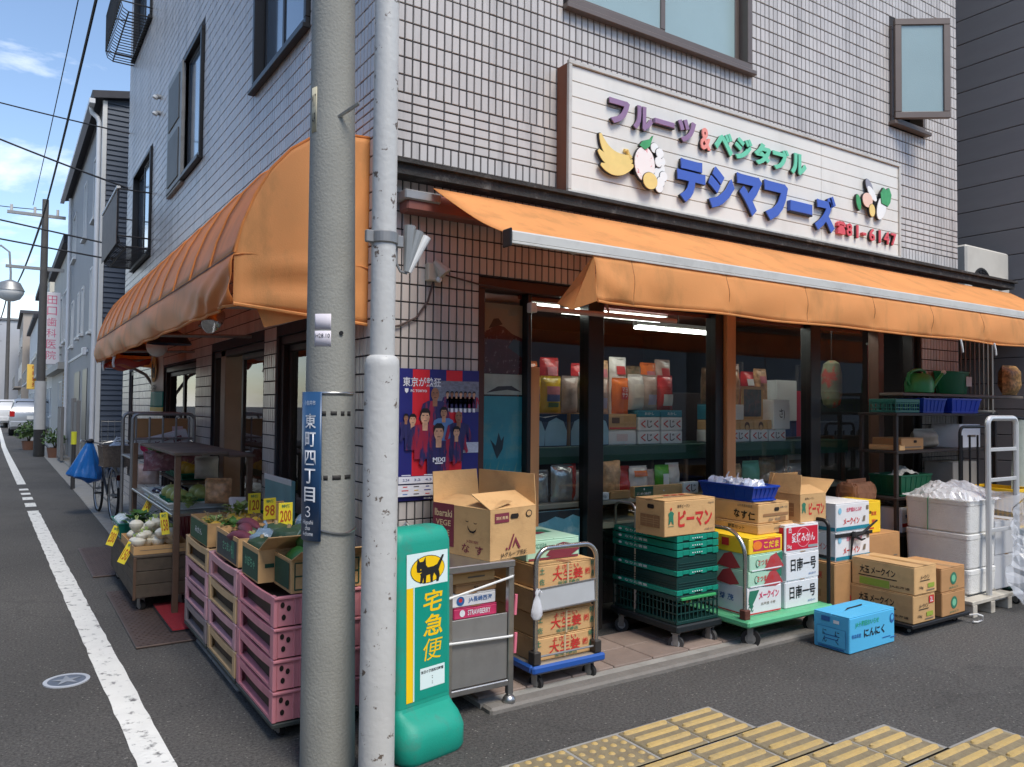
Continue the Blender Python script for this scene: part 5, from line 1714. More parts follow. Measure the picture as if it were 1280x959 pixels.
q = MB(); q.mx = Matrix.Rotation(R(8), 4, 'Y')
MB().rbox(-.155, .15, -.315, -.29, .148, .166, .004).build('handle_lip', LGRN, c0)
def folded(label, z, h_, rimh):
    t = thing('folding_crate', label, 'crate', (1.995, -0.156, z))
    a, b = .185, .30
    MB().rbox(-a + .006, a - .006, -b + .006, b - .006, 0.0, h_ - .001, .003).build('folded_walls', DGRN, t)
    q = MB()
    n = 7
    for i in range(n):     # toothed teal rim along the front, plain along the side
        x0 = -a + 2 * a * i / n
        q.rbox(x0, x0 + 2 * a / n - .002, -b - .001, -b + .014, .003 + (.008 if i % 2 else 0), rimh, .002)
    q.rbox(-a - .001, -a + .014, -b + .0145, b, .003, rimh, .002)
    q.rbox(a - .014, a + .001, -b + .0145, b, .003, rimh, .002)
    q.build('rim', TGRN, t)
    ln = MB()
    for k in range(3):
        zz = rimh + .008 + k * .016
        if zz < h_ - .01:
            ln.rbox(-a + .02, a - .02, -b + .001, -b + .0075, zz, zz + .005, .001)
            ln.rbox(-a + .001, -a + .0075, -b + .02, b - .02, zz, zz + .005, .001)
    if ln.v:
        ln.build('ribs', DGRN, t)
    for i in range(5):
        put_rect(t, 'front', (-.05 + .02 * i, -b - .0025, rimh * .55), .008, .007, INKW, 'rim_mark')
    put_text(t, '●  なりた青果', 'side', (-a - .0022, .10, rimh * .6), .28, .018, INKW)
z = 0.347
for k, (h_, rh) in enumerate(((.118, .034), (.115, .034), (.045, .042), (.045, .042), (.043, .04))):
    folded('folded green crate with a teal rim, %s up in the dolly stack' % ('second', 'third', 'fourth', 'fifth', 'sixth')[k], z, h_, rh)
    z += h_ + .001
PIM = [('front', 'text', .18, .46, .30, .105, INKR, 'ピーマン', .035), ('front', 'text', -.28, .82, .11, .020, K, '岩手ピーマン'), ('front', 'text', .8, .85, .05, .014, INKGY, '150g×20'), ('front', 'text', .72, .12, .08, .014, INKGY, 'JA全農いわて'),
       ('front', 'poly', -.76, .55, 1, 1, INKG, [(-.022, -.05), (-.018, .0), (-.024, .02), (-.008, .032), (.008, .032), (.024, .02), (.018, .0), (.022, -.05), (.008, -.04), (.0, -.02), (-.008, -.04)]), ('front', 'disc', -.76, .76, .014, .018, INKR), ('front', 'rect', -.76, .29, .05, .003, INKG),
       ('side', 'slot', .1, .80, .06, .026, SLOT), ('side', 'rect', .05, .40, .17, .075, mat('card_print', (150, 110, 72), .8)), ('side', 'rect', .05, .46, .16, .002, CARD), ('side', 'rect', .05, .40, .16, .002, CARD), ('side', 'rect', .05, .34, .16, .002, CARD), ('side', 'rect', -.2, .40, .002, .07, CARD), ('side', 'rect', .3, .40, .002, .07, CARD)]
carton('closed bell pepper carton with large red katakana on top of the green crates', 1.695, -0.462, 0.7185, 0.45, 0.26, 0.222, 0, CARD, PIM + [('top', 'rect', .2, .72, .05, .03, INKR), ('top', 'rect', -.1, .72, .05, .03, INKR), ('top', 'rect', .5, .72, .05, .03, INKR)])

# ---------------------------------------------------------------- green platform truck with mixed cartons
gt = thing('platform_truck', 'green platform truck with a chrome loop handle, stacked with fruit cartons', 'trolley', (2.20, -0.68, 0))
MB().rbox(0, 0.86, 0, 0.62, 0.145, 0.19, .012).build('deck', mat('green_deck', (92, 178, 130), 0.5, var=0.1, dirt=0.4, ds=6, dcol=(110, 120, 100)), gt)
for x in (0.10, 0.72):
    for y in (0.07, 0.53):
        wheel(gt, (x, y, 0), 0.06, 0.034, 35 if x < .3 else 12)
MB().tube(loop_pts((0.035, 0.06, .19), (0.035, 0.56, .19), 0.545, .16, 9), .013, 10).build('handle', mat('chrome_tube'), gt, smooth=True)
for y in (0.06, 0.56):
    MB().rbox(0.01, 0.06, y - .025, y + .025, .188, .25, .005).build('handle_socket', mat('rust', (96, 54, 42), .7, var=.2), gt)
BLK = mat('black_steel', (30, 30, 32), .45, metal=.4)
MB().tube(loop_pts((0.845, 0.03, .19), (0.845, 0.57, .19), 0.56, .05, 6), .013, 8).build('black_handle', BLK, gt, smooth=True)
MB().tube([(0.845, 0.03, .50), (0.845, 0.57, .50)], .011, 8).build('black_rail', BLK, gt)
carton('white potato carton with a green leaf mark, lowest beside the chrome handle', 2.285, -0.60, 0.191, 0.33, 0.42, 0.18, 0, CWHITE, [('front', 'text', .25, .68, .19, .05, mat('ink_pink', (206, 40, 92), .6), 'メークイン', .03), ('front', 'poly', -.62, .55, 1, 1, INKG, [(-.04, .06), (.05, .06), (.01, -.0), (-.03, -.05), (-.05, .0)]), ('front', 'text', -.80, .32, .05, .06, INKG, '茂'), ('front', 'rect', 0, .07, .31, .008, INKR), ('front', 'text', .2, .38, .14, .018, INKGY, '北海道 十勝'), ('side', 'text', .2, .55, .12, .04, INKBL, '芽 茂'), ('side', 'rect', 0, .07, .4, .008, INKR)])
MINTC = mat('mint_card')
SPOT = [('front', 'poly', .45, .42, 1.25, 1, mat('ink_potato', (176, 64, 66), .6), [(-.08, -.035), (-.03, .03), (.02, .045), (.04, .02), (.08, -.03), (.02, -.045)]), ('front', 'poly', .78, .70, 1.0, 1, INKG, [(-.03, .02), (.03, .03), (.03, -.03), (.0, -.01)]), ('front', 'disc', -.55, .45, .034, .05, INKG), ('front', 'disc', -.55, .45, .026, .038, MINTC), ('front', 'text', -.02, .48, .17, .036, INKR, 'さつまいも', .014), ('front', 'rect', 0, .05, .3, .008, INKW), ('side', 'poly', .2, .5, 1.2, 1, mat('ink_potato'), [(-.08, -.035), (-.03, .03), (.02, .045), (.04, .02), (.08, -.03), (.02, -.045)])]
carton('mint sweet potato carton under another like it on the green truck', 2.285, -0.602, 0.372, 0.33, 0.42, 0.10, 0, MINTC, SPOT, tape=False)
carton('mint sweet potato carton directly under the yellow carton', 2.29, -0.606, 0.473, 0.33, 0.42, 0.105, 0, MINTC, SPOT, tape=False)
YC = mat('yellow_card', (244, 204, 44), .5, var=.05)
carton('yellow fruit carton with a magenta label on the green truck', 2.285, -0.605, 0.579, 0.335, 0.42, 0.105, 0, YC, [('front', 'rect', .05, .52, .27, .07, mat('ink_magenta', (200, 40, 84), .6)), ('front', 'disc', -.52, .52, .09, .055, mat('ink_orange', (240, 130, 40), .6)), ('front', 'text', .3, .50, .15, .045, YC, 'こだま', .03), ('side', 'rect', .1, .6, .06, .05, INKR), ('side', 'text', -.4, .5, .14, .04, mat('ink_orange'), 'すいか'), ('front', 'rect', .3, .86, .08, .012, mat('ink_orange'))], tape=False)
NG = [('front', 'text', .02, .56, .27, .085, K, '日南一号', .018), ('front', 'text', .55, .16, .08, .018, INKBL, 'JAはまゆう'), ('side', 'text', .1, .5, .2, .06, INKGY, '日南')]
carton('white citrus carton with black brush lettering standing on the green deck', 2.655, -0.60, 0.191, 0.35, 0.38, 0.178, 0, CWHITE, NG)
carton('white citrus carton with black brush lettering under the red mandarin carton', 2.66, -0.602, 0.370, 0.35, 0.38, 0.182, 0, CWHITE, NG)
RC = mat('red_card', (206, 36, 58), .5, var=.05)
carton('red mandarin carton with white lettering on the white citrus cartons', 2.655, -0.60, 0.553, 0.355, 0.38, 0.183, 0, CWHITE, [('front', 'rect', .0, .5, .325, .15, RC), ('front', 'disc', .06, .52, .14, .13, mat('ring_white', (226, 190, 196), .5)), ('front', 'disc', .06, .52, .134, .124, RC), ('front', 'text', .06, .52, .24, .062, INKW, '愛媛みかん', .012), ('front', 'text', -.72, .82, .03, .04, INKW, '西'), ('front', 'rect', .62, .17, .10, .018, mat('ink_grey2', (150, 160, 160), .6)), ('front', 'text', -.76, .22, .045, .03, INKW, '5kg'), ('side', 'rect', .0, .5, .36, .15, RC), ('side', 'text', .0, .5, .25, .06, INKW, '愛媛みかん', .012)])
carton('shallow brown carton sandwiched under the long aubergine carton', 2.44, -0.555, 0.6855, 0.36, 0.40, 0.067, 0, CARD, [('front', 'text', .2, .5, .12, .02, INKGY, 'JA全農とちぎ'), ('side', 'text', .1, .5, .14, .026, K, '野菜セット')])
carton('long brown aubergine carton under the blue basket', 2.455, -0.54, 0.754, 0.32, 0.40, 0.132, 0, CARD, [('side', 'text', .12, .40, .05, .055, K, 'な', .03), ('side', 'text', .42, .36, .05, .055, K, 'す', .03), ('side', 'text', .72, .34, .055, .055, K, '仁', .03), ('side', 'text', .45, .82, .12, .018, INKGY, '山形県産地直送'), ('front', 'slot', .15, .66, .05, .024, SLOT), ('front', 'text', .6, .74, .08, .015, INKGY, '5本×20'), ('front', 'rect', .1, .40, .26, .018, mat('card_print')), ('front', 'text', .0, .16, .12, .02, INKGY, '品種 等級'), ('front', 'rect', .55, .16, .06, .03, mat('card_print'))])
BB = mat('blue_plastic', (24, 66, 168), .35, var=.08)
bt = lattice_crate('blue plastic basket full of clear bags on the long aubergine carton', 2.45, -0.51, 0.888, 0.24, 0.50, 0.10, BB, style='tub', name='basket', cat='basket', rz=-3)
for k in range(9):
    rg = random.Random(k)
    t = thing('plastic_bag', 'crumpled clear plastic bag heaped in the blue basket', 'bag', (2.53 + .08 * rg.random(), -.43 + .043 * k, 0.915), rg.uniform(0, 180), 'clear bags in the blue basket')
    MB().ball((0, 0, .055), .055, .05, .055, 9, 7, .6, k).build('bag_body', film_mat('pale_film', (220, 230, 246), .8), t)
    if k in (3, 6):
        MB().tube([(0, 0, .08), (.01, 0, .12), (-.005, .01, .15)], [.012, .008, .004], 6).build('bag_neck', FILMW, t, smooth=True)
carton('open bell pepper carton with raised flaps on the red mandarin carton', 2.865, -0.56, 0.738, 0.28, 0.27, 0.185, 0, CARD, [('front', 'text', .25, .45, .17, .085, INKR, 'ピーマン', .035), ('front', 'poly', -.74, .55, .9, 1, INKG, PIM[4][7]), ('front', 'text', -.3, .84, .1, .016, K, '岩手ピーマン'), ('side', 'rect', .0, .42, .17, .09, mat('card_print')), ('side', 'rect', .0, .5, .16, .002, CARD), ('side', 'rect', .0, .36, .16, .002, CARD)], opened=True, flaps=(20, 70, 80, 140))
# ---------------------------------------------------------------- potato cartons and the black hand truck
carton('brown carton with red brand print under two white potato cartons', 3.24, -0.56, 0.105, 0.36, 0.42, 0.315, 0, CARDB, [('front', 'text', .45, .72, .12, .05, INKR, '佐原FL', .02), ('front', 'rect', .1, .16, .035, .045, INKR), ('front', 'text', .55, .13, .10, .024, INKGY, 'メロン'), ('side', 'text', .2, .7, .14, .05, INKR, '佐原'), ('side', 'rect', 0, .3, .2, .05, mat('card_print'))])
t = thing('hand_truck', 'black low hand truck carrying white and brown potato cartons', 'trolley', (3.2, -0.58, 0))
MB().rbox(0, .52, 0, .46, .075, .104, .005).build('deck', BLK, t)
for x in (.07, .45):
    for y in (.06, .40):
        wheel(t, (x, y, 0), .03, .02)
MEY = [('front', 'text', -.1, .36, .20, .05, INKR, 'メークイン', .03), ('front', 'text', .05, .76, .19, .032, mat('ink_pink'), '北海道おとふけ', .02), ('front', 'disc', -.78, .74, .04, .045, mat('ink_sky', (130, 190, 214), .6)), ('front', 'rect', .86, .78, .03, .03, INKGY), ('front', 'rect', 0, .11, .415, .026, mat('ink_teal', (30, 130, 150), .6)), ('front', 'poly', .62, .38, .8, 1, INKGY, [(-.02, -.02), (.0, .03), (.03, .03), (.02, -.02)]), ('side', 'text', .2, .5, .15, .05, INKR, 'メークイン'), ('side', 'rect', 0, .11, .36, .026, mat('ink_teal'))]
carton('white potato carton with blue band, lower one tied with black ribbon', 3.285, -0.54, 0.421, 0.42, 0.37, 0.205, 0, CWHITE, MEY, tape=False)
carton('white potato carton with blue band on top of one tied with ribbon', 3.29, -0.535, 0.628, 0.42, 0.37, 0.205, 0, CWHITE, MEY, tape=False)
rb = thing('ribbon', 'black cloth ribbon knotted round the lower white potato carton', 'ribbon', (3.495, -0.545, 0.60))
RIB = mat('ribbon_black', (24, 23, 25), .8, var=.2)
q = MB().rbox(-.225, .225, -.006, -.001, -.005, .02, .001)
q.build('band', RIB, rb)
MB().ball((-.03, -.018, .005), .026, .02, .024, 8, 6, .5, 2).build('knot', RIB, rb)
for pts in ([(-.03, -.02, 0), (.05, -.03, -.035), (.10, -.025, -.03)], [(-.03, -.02, 0), (.06, -.03, .01), (.14, -.03, .05), (.26, -.02, .09)], [(-.03, -.015, 0), (-.045, -.012, -.08), (-.05, -.008, -.17)]):
    MB().tube(pts, [.011, .008, .005] if len(pts) == 3 else [.012, .011, .009, .006], 6).build('tail', RIB, rb)
carton('yellow carton standing behind the white potato cartons', 3.80, -0.42, 0.56, 0.24, 0.28, 0.245, 0, YC, [('front', 'text', .2, .62, .07, .03, INKR, '温室'), ('front', 'text', -.3, .66, .06, .022, K, '特選'), ('front', 'text', .2, .38, .06, .026, INKR, '東'), ('front', 'rect', -.2, .16, .1, .01, INKR)], tape=False)
for k, (z_, lab) in enumerate(((0.06, 'plain brown carton on the ground behind the long potato cartons'), (0.31, 'plain brown carton holding up the yellow carton'))):
    carton(lab, 3.74 + .02 * k, -0.50 + .03 * k, z_, 0.46, 0.36, 0.248, 0, CARDB, [('front', 'rect', .7, .3, .05, .01, INKGY), ('front', 'rect', .7, .2, .06, .01, INKGY)])
MB().rbox(3.7, 4.3, -.52, -.1, .035, .059, .004).build('wood_slat_base', mat('slat_wood', (120, 96, 74), .8, var=.2), None)
tag(bpy.data.objects['wood_slat_base'], 'flat wooden board under the plain brown cartons', 'board')
SACK = mat('paper_sack', (140, 98, 72), .85, var=.2, ns=8, bump=.5, bs=18)
for k, (x, y, z_, hh, lab) in enumerate(((4.18, -.10, .557, .20, 'brown paper sack with a red band under another one behind the foam boxes'), (4.20, -.11, .758, .15, 'brown paper sack with a creased top lying on the red-banded sack'))):
    t = thing('paper_sack', lab, 'sack', (x, y, z_), 6 * k)
    q = loft(MB(), [(0, .16, .075, .03, 0), (0, .175, .09, .04, .02), (0, .178, .092, .04, hh * .5), (0, .17, .085, .04, hh * .85), (0, .155, .06, .03, hh)])
    rg_ = random.Random(k + 3)
    q.v = [(p[0] + rg_.uniform(-.006, .006), p[1] + rg_.uniform(-.006, .006), p[2] + (rg_.uniform(-.01, .01) if p[2] > .05 else 0)) for p in q.v]
    q.build('paper', SACK, t)
    if k == 0:
        put_rect(t, 'front', (0, -.097, hh * .5), .24, hh * .4, mat('sack_red', (168, 66, 44), .8, var=.15), 'red_band')
    else:
        MB().rbox(-.15, .15, -.01, .01, hh - .01, hh + .03, .004).build('folded_top', SACK, t)
MB().box(4.0, 4.4, -.2, .0, .52, .556).build('sack_stand', BLK, None)
tag(bpy.data.objects['sack_stand'], 'low dark stand under the brown paper sacks', 'stand')
for x in (4.03, 4.37):
    MB().box(x - .015, x + .015, -.19, -.16, .03, .52).build('leg', BLK, bpy.data.objects['sack_stand'])
    MB().box(x - .015, x + .015, -.04, -.01, .03, .52).build('leg', BLK, bpy.data.objects['sack_stand'])
# long potato cartons on a low dolly
t = thing('dolly', 'low black dolly under the long potato cartons and the small green-mark cartons', 'dolly', (3.40, -1.03, 0))
MB().rbox(0, .74, 0, .50, .05, .075, .004).build('deck', BLACKPL, t)
for x in (.08, .66):
    for y in (.07, .43):
        wheel(t, (x, y, 0), .021, .018, 25, fork=False)
MB().tube([(.69, -.02, .06), (.72, -.06, .07), (.76, -.075, .055), (.79, -.06, .02), (.74, -.05, .01), (.70, -.04, .015)], .006, 6).build('pull_ring', WHITE, t)
MK = [('side', 'text', -.15, .62, .26, .055, K, '大玉 メークイン', .025), ('side', 'rect', -.15, .40, .28, .007, K), ('side', 'rect', -.25, .20, .22, .05, mat('ink_lime', (148, 166, 60), .7)), ('side', 'text', .55, .18, .14, .02, K, 'JA北海道'), ('front', 'text', -.1, .60, .11, .03, K, 'メークイン', .02), ('front', 'rect', -.1, .48, .12, .005, K), ('front', 'text', -.45, .24, .05, .024, K, '10kg'), ('front', 'rect', .45, .28, .08, .03, mat('ink_lime')), ('front', 'rect', .4, .12, .1, .008, INKGY)]
carton('long potato carton with a lime stripe and a red size mark, lower of two', 3.43, -1.02, 0.0762, 0.27, 0.46, 0.19, 0, CARD, MK + [('front', 'rect', .6, .78, .06, .05, INKR), ('front', 'text', .6, .78, .035, .034, INKW, '2L')])
carton('long potato carton with a lime stripe, upper of two', 3.435, -1.025, 0.268, 0.275, 0.46, 0.19, 0, CARD, MK)
GM = [('front', 'disc', .0, .52, .085, .085, INKG), ('front', 'disc', .0, .52, .05, .05, mat('ink_mint', (120, 190, 150), .6)), ('front', 'text', .0, .14, .12, .016, INKG, 'JAみどり'), ('side', 'rect', .2, .5, .2, .10, mat('card_print')), ('side', 'rect', .2, .5, .002, .10, CARD), ('side', 'rect', .2, .5, .2, .003, CARD)]
carton('small brown carton with a round green mark, lower of two', 3.78, -1.02, 0.0762, 0.32, 0.36, 0.165, 0, CARDB, GM)
carton('small brown carton with a round green mark, upper of two', 3.785, -1.015, 0.2425, 0.32, 0.36, 0.165, 0, CARDB, GM)
SKYB = mat('sky_blue_card', (84, 182, 226), .5, var=.05, ns=4, bump=.05)
carton('light blue garlic carton standing alone on the asphalt', 2.70, -1.025, 0.003, 0.505, 0.25, 0.222, 0, SKYB, [('front', 'text', -.25, .76, .26, .040, mat('ink_green2', (40, 170, 130), .6), 'JA十和田おいらせ', .02), ('front', 'text', .06, .48, .23, .055, K, '　にんにく', .03), ('front', 'text', -.72, .46, .10, .026, INKBL, '青森県産'), ('front', 'disc', .86, .72, .05, .06, INKBL), ('front', 'disc', .86, .74, .03, .036, SKYB), ('front', 'rect', .6, .22, .09, .006, INKBL), ('front', 'rect', .9, .17, .06, .006, INKBL),
    ('side', 'rect', .0, .36, .20, .115, INKBL), ('side', 'rect', .0, .36, .196, .111, SKYB), ('side', 'text', -.35, .36, .03, .08, K, 'に\nん'), ('side', 'text', .35, .36, .03, .08, K, 'に\nく'), ('side', 'rect', -.3, .84, .06, .03, INKBL), ('side', 'rect', .3, .80, .04, .02, INKW), ('side', 'rect', 0, .30, .10, .006, INKBL), ('side', 'rect', 0, .40, .10, .006, INKBL), ('side', 'rect', 0, .06, .18, .008, INKBL)] + [('top', 'poly', .05, .5, 1, 1, SLOT, [(-.14, -.012), (-.05, .006), (.09, .01), (.12, .03), (.02, .022), (-.06, .02)])], tape=False)

# ---------------------------------------------------------------- foam boxes on a pallet
FOAM = mat('styrofoam', (222, 222, 218), .8, var=.06, ns=6, bump=.5, bs=120, dirt=.25, ds=5, dcol=(190, 186, 176))
t = thing('pallet', 'small weathered white wooden pallet under the foam boxes', 'pallet', (4.25, -1.0, 0))
WPAL = mat('white_wood', (188, 182, 168), .8, var=.14, ns=5, stretch=(1, 6, 6), dirt=.5, ds=6, dcol=(110, 100, 88))
for x in (0.03, 0.29, .55):
    MB().rbox(x - .03, x + .03, 0.0, .60, .0, .09, .004).build('runner', WPAL, t)
for k in range(5):
    MB().rbox(-.01, .60, .0 + .125 * k, .10 + .125 * k, .091, .118, .003).build('plank', WPAL, t)
def foam(label, z_, dx=0.0, h_=.235):
    b_ = thing('foam_box', label, 'box', (4.60 + dx, -0.655, z_))
    a, b = .205, .25
    loft(MB(), [(0, a - .02, b - .02, .03, 0), (0, a - .008, b - .008, .03, .012), (0, a - .002, b - .002, .03, h_ - .04)]).build('tub', FOAM, b_, smooth=True)
    loft(MB(), [(0, a - .003, b - .003, .03, h_ - .039), (0, a, b, .03, h_ - .036), (0, a, b, .03, h_ - .006), (0, a - .006, b - .006, .025, h_)]).build('lid', FOAM, b_, smooth=True)
    return b_
foam('white foam box resting on the pallet, lowest of three', .119, .0, .19)
foam('white foam box with a chipped lid edge, middle of three', .311, .0, .262)
fb_ = foam('white foam box tied with thin green string, topmost of three', .575, .0, .25)
MB().tube([(-.2, .06, .255), (-.211, .06, .24), (-.209, .062, .12), (-.205, .065, .0)], .0035, 5).build('green_string', mat('string_green', (80, 150, 110), .6), fb_)
put_rect(fb_, 'front', (.06, -.2525, .12), .02, .028, INKGY, 'printed_mark')
pb = thing('plastic_bag', 'crumpled white plastic bag spread over the topmost foam box', 'bag', (4.60, -.66, .827))
def pbag(u, v):
    cu, cv = 2 * u - 1, 2 * v - 1
    r_ = max(0, 1 - (abs(cu) ** 2.6 + abs(cv) ** 2.6))
    return (cu * .235 + .02 * math.sin(9 * v), cv * .27 + .015 * math.sin(11 * u), .003 + .10 * r_ ** .7 * (1 + .2 * math.sin(9 * u + 5 * v)) + .012 * math.sin(17 * u - 8 * v) * r_)
rgp = random.Random(9)
MB().grid(lambda u, v: tuple(c + rgp.uniform(-.009, .009) * (k == 2 or .6) for k, c in enumerate(pbag(u, v))), 20, 20).build('sheet', FILMW, pb)
# aluminium cage trolley beside them
at_ = thing('aluminium_trolley', 'tall aluminium ladder-back trolley beside the foam boxes', 'trolley', (4.575, -0.955, 0))
ALW = mat('white_aluminium', (206, 207, 206), .4, metal=.4, var=.06)
def sqtube(pts, r_, nm, m_, par):
    MB().tube(pts, r_, 4).build(nm, m_, par)
lp = [(0, 0, .10)] + [(0.05 * (1 - math.cos(R(15 * i))), 0, 1.40 + .05 * math.sin(R(15 * i))) for i in range(7)] + [(.44 - .05 * (1 - math.cos(R(90 - 15 * i))), 0, 1.40 + .05 * math.sin(R(90 - 15 * i))) for i in range(7)] + [(.44, 0, .10)]
MB().tube(lp, .021, 8).build('back_frame', ALW, at_)
for z_ in (1.21, .98, .6):
    MB().rbox(.01, .43, -.012, .012, z_ - .014, z_ + .014, .003).build('rung', ALW, at_)
MB().rbox(-.03, .47, -.03, .02, .075, .10, .004).build('base_bar', ALW, at_)
for x in (.02, .42):
    wheel(at_, (x, 0, 0), .028, .02)
ps = thing('plastic_sheet', 'loose clear plastic sheet hanging over goods on the aluminium trolley', 'sheet', (5.16, -0.955, .06))
def psh(u, v):
    cu = 2 * u - 1
    top = .78 - .32 * max(0, cu) ** 1.5 - .30 * max(0, -cu - .55)
    z_ = top * (1 - v)
    wob = .03 * math.sin(13 * u + 4 * v) + .02 * math.sin(23 * u - 6 * v) + .015 * math.sin(31 * u + 11 * v)
    flare = .10 * v ** 2
    return (cu * (.30 + .14 * v) + .03 * math.sin(5 * v + 3 * u), -.04 - flare - .05 * math.cos(cu * 1.6) + wob * (.4 + v), z_)
MB().grid(lambda u, v: tuple(c + rgp.uniform(-.010, .010) for c in psh(u, v)), 26, 18).build('film', film_mat('sheet_film', (226, 230, 236), .42, .15), ps)
def pst(u, v):
    p = psh(u, 0)
    return (p[0] * (1 - .2 * v), p[1] + .5 * v, p[2] + .04 * math.sin(6 * u + 4 * v) * v + .02)
MB().grid(pst, 30, 12).build('film_top', film_mat('sheet_film'), ps, smooth=True)
for k, (dx, z_, lab) in enumerate(((0, .101, 'pale carton under the plastic sheet, lower one'), (.02, .37, 'pale carton under the plastic sheet, upper one'))):
    carton(lab, 4.87 + dx, -0.86, z_, 0.40, 0.42, 0.265, 0, CWHITE, [])
yc = lattice_crate('yellow plastic lattice crate standing behind the plastic sheet', 5.42, -0.78, 0.52, 0.36, 0.42, 0.33, mat('crate_yellow', (228, 182, 30), .45, var=.07), style='mesh', name='plastic_crate')
lattice_crate('dark crate supporting the yellow lattice crate', 5.42, -0.78, 0.001, 0.36, 0.42, 0.51, DGRN, style='mesh', name='plastic_crate')
# curtain of greenish plastic at the end of the shopfront
pc = thing('plastic_curtain', 'tall dull plastic curtain hanging at the end of the shopfront', 'curtain', (5.75, -0.62, .35))
def pcu(u, v):
    return (.5 * u + .0, -.12 * u + .03 * math.sin(26 * u + 2 * v), 1.1 * (1 - v) - .05 * math.sin(3 * u))
MB().grid(pcu, 40, 10).build('film', film_mat('dull_film', (186, 196, 184), .85, .4), pc, smooth=True)
MB().cyl((-.02, 0, 1.1), (.55, -.13, 1.06), .012, n=8).build('rail', BLK, pc)
MB().box(-.02, .0, -.01, .01, -.35, 1.1).build('stand_post', BLK, pc)

# ---------------------------------------------------------------- dark shelf rack at the end of the shopfront
rk = thing('shelf_rack', 'dark steel shelf rack crowded with baskets and cartons', 'rack', (4.40, -0.34, 0.03))
DKS = mat('dark_shelf', (52, 46, 44), .6, var=.15)
for x in (0.0, 1.62):
    for y in (0.0, .30):
        MB().rbox(x, x + .03, y, y + .03, 0, 1.43, .003).build('upright', DKS, rk)
for z_ in (.45, .74, 1.12, 1.43):
    MB().rbox(-.01, 1.66, -.01, .335, z_, z_ + .022, .003).build('shelf', DKS, rk)
MB().rbox(.3, 2.45, .12, .33, 1.60, 1.625, .003).build('upper_board', mat('grey_board', (120, 112, 104), .7, var=.15), rk)
for x in (.35, 1.0, 1.6):
    MB().rbox(x, x + .025, .29, .315, 1.452, 1.60, .002).build('board_post', DKS, rk)
Z0 = .03
lattice_crate('teal plastic basket on the dark rack', 4.46, -0.30, 1.4835, 0.36, 0.24, 0.115, mat('teal_basket', (40, 116, 104), .45, var=.08), style='mesh', name='basket', cat='basket')
lattice_crate('blue plastic basket with ribbed sides on the dark rack', 4.86, -0.31, 1.4835, 0.36, 0.24, 0.12, BB, style='tub', name='basket', cat='basket')
lattice_crate('deep blue plastic tub at the end of the dark rack', 5.30, -0.32, 1.4835, 0.50, 0.26, 0.125, mat('deep_blue', (20, 66, 190), .35, var=.06), style='tub', name='basket', cat='basket')
wc = thing('watering_can', 'green plastic watering can with a long spout above the blue baskets', 'can', (5.12, -.13, 1.6565))
CAN = mat('can_green', (50, 160, 94), .35, var=.06)
MB().lathe([(.11, 0), (.125, .01), (.13, .08), (.115, .14), (.08, .17), (.06, .175)], 22, sx=1.25, sy=.8).build('body', CAN, wc, smooth=True)
MB().tube([(.12, 0, .03), (.19, -.01, .05), (.26, -.02, .12), (.34, -.03, .19)], [.03, .02, .015, .013], 10).build('spout', CAN, wc, smooth=True)
MB().tube([(-.13, 0, .05), (-.19, 0, .10), (-.17, 0, .17), (-.09, 0, .20), (0, 0, .21), (.08, 0, .20), (.11, 0, .12)], .013, 8).build('handle', CAN, wc, smooth=True)
MB().ball((.345, -.032, .195), .022, n=10, m=6).build('rose', WHITE, wc, smooth=True)
tb = thing('bucket', 'dark green ribbed bucket with a white label behind the watering can', 'bucket', (5.72, -.10, 1.6565))
TUBG = mat('tub_green', (16, 120, 80), .4, var=.06)
MB().lathe([(.15, 0), (.16, .01), (.185, .19), (.195, .195), (.195, .21), (.18, .21), (.155, .02), (.0, .015)], 28, sx=1.3, sy=.55).build('tub', TUBG, tb, smooth=True)
put_rect(tb, 'front', (.12, -.098, .12), .10, .09, CWHITE, 'label')
carton('flat brown carton with a slot on the second rack shelf', 4.52, -0.31, 1.1735, 0.34, 0.26, 0.10, 0, CARDB, [('front', 'slot', .2, .7, .05, .022, SLOT), ('front', 'rect', 0, .25, .25, .01, INKGY)])
carton('thin brown tray carton at the front of the second rack shelf', 4.43, -0.348, 1.1735, 0.08, 0.27, 0.045, 0, CARD, [])
bag('crumpled pale package lying on the second rack shelf', 5.10, -.18, 1.1735, .34, .16, .18, mat('pale_pack', (150, 140, 124), .7, var=.25, ns=7, bump=.4, bs=20), 0, None, 41, name='package', cat='package')
carton('grey-white carton at the far end of the second rack shelf', 5.45, -0.31, 1.1735, 0.36, 0.26, 0.21, 0, CWHITE, [('front', 'rect', .1, .5, .15, .02, INKGY)])
lattice_crate('dark green crate filled with newspaper on the third rack shelf', 4.48, -0.33, 0.7935, 0.46, 0.28, 0.17, mat('crate_dark_green', (12, 84, 58), .45, var=.08), style='tub', name='plastic_crate')
def paper(u, v):
    return (4.52 + .40 * u, -.31 + .25 * v, .955 + .05 * math.sin(5 * u) * math.sin(4 * v + 1) + .02 * math.sin(13 * u + 9 * v))
tag(MB().grid(paper, 16, 10).build('newspaper', mat('newsprint', (176, 174, 166), .8, var=.15, ns=20), None, thick=.004), 'rumpled newspaper lying in the dark green crate', 'newspaper')
carton('brown carton on the lowest rack shelf', 4.75, -0.33, 0.5035, 0.34, 0.28, 0.16, 0, CARDB, [])
carton('white carton with red stripe on the lowest rack shelf', 4.48, -0.33, 0.5035, 0.22, 0.28, 0.20, 0, CWHITE, [('front', 'rect', 0, .3, .2, .03, INKR), ('front', 'text', 0, .65, .12, .03, INKBL, '野菜')])
carton('grey carton on the third rack shelf beside the green crate', 5.30, -0.33, 0.7935, 0.40, 0.26, 0.26, 0, mat('grey_carton', (136, 134, 130), .7, var=.1), [])
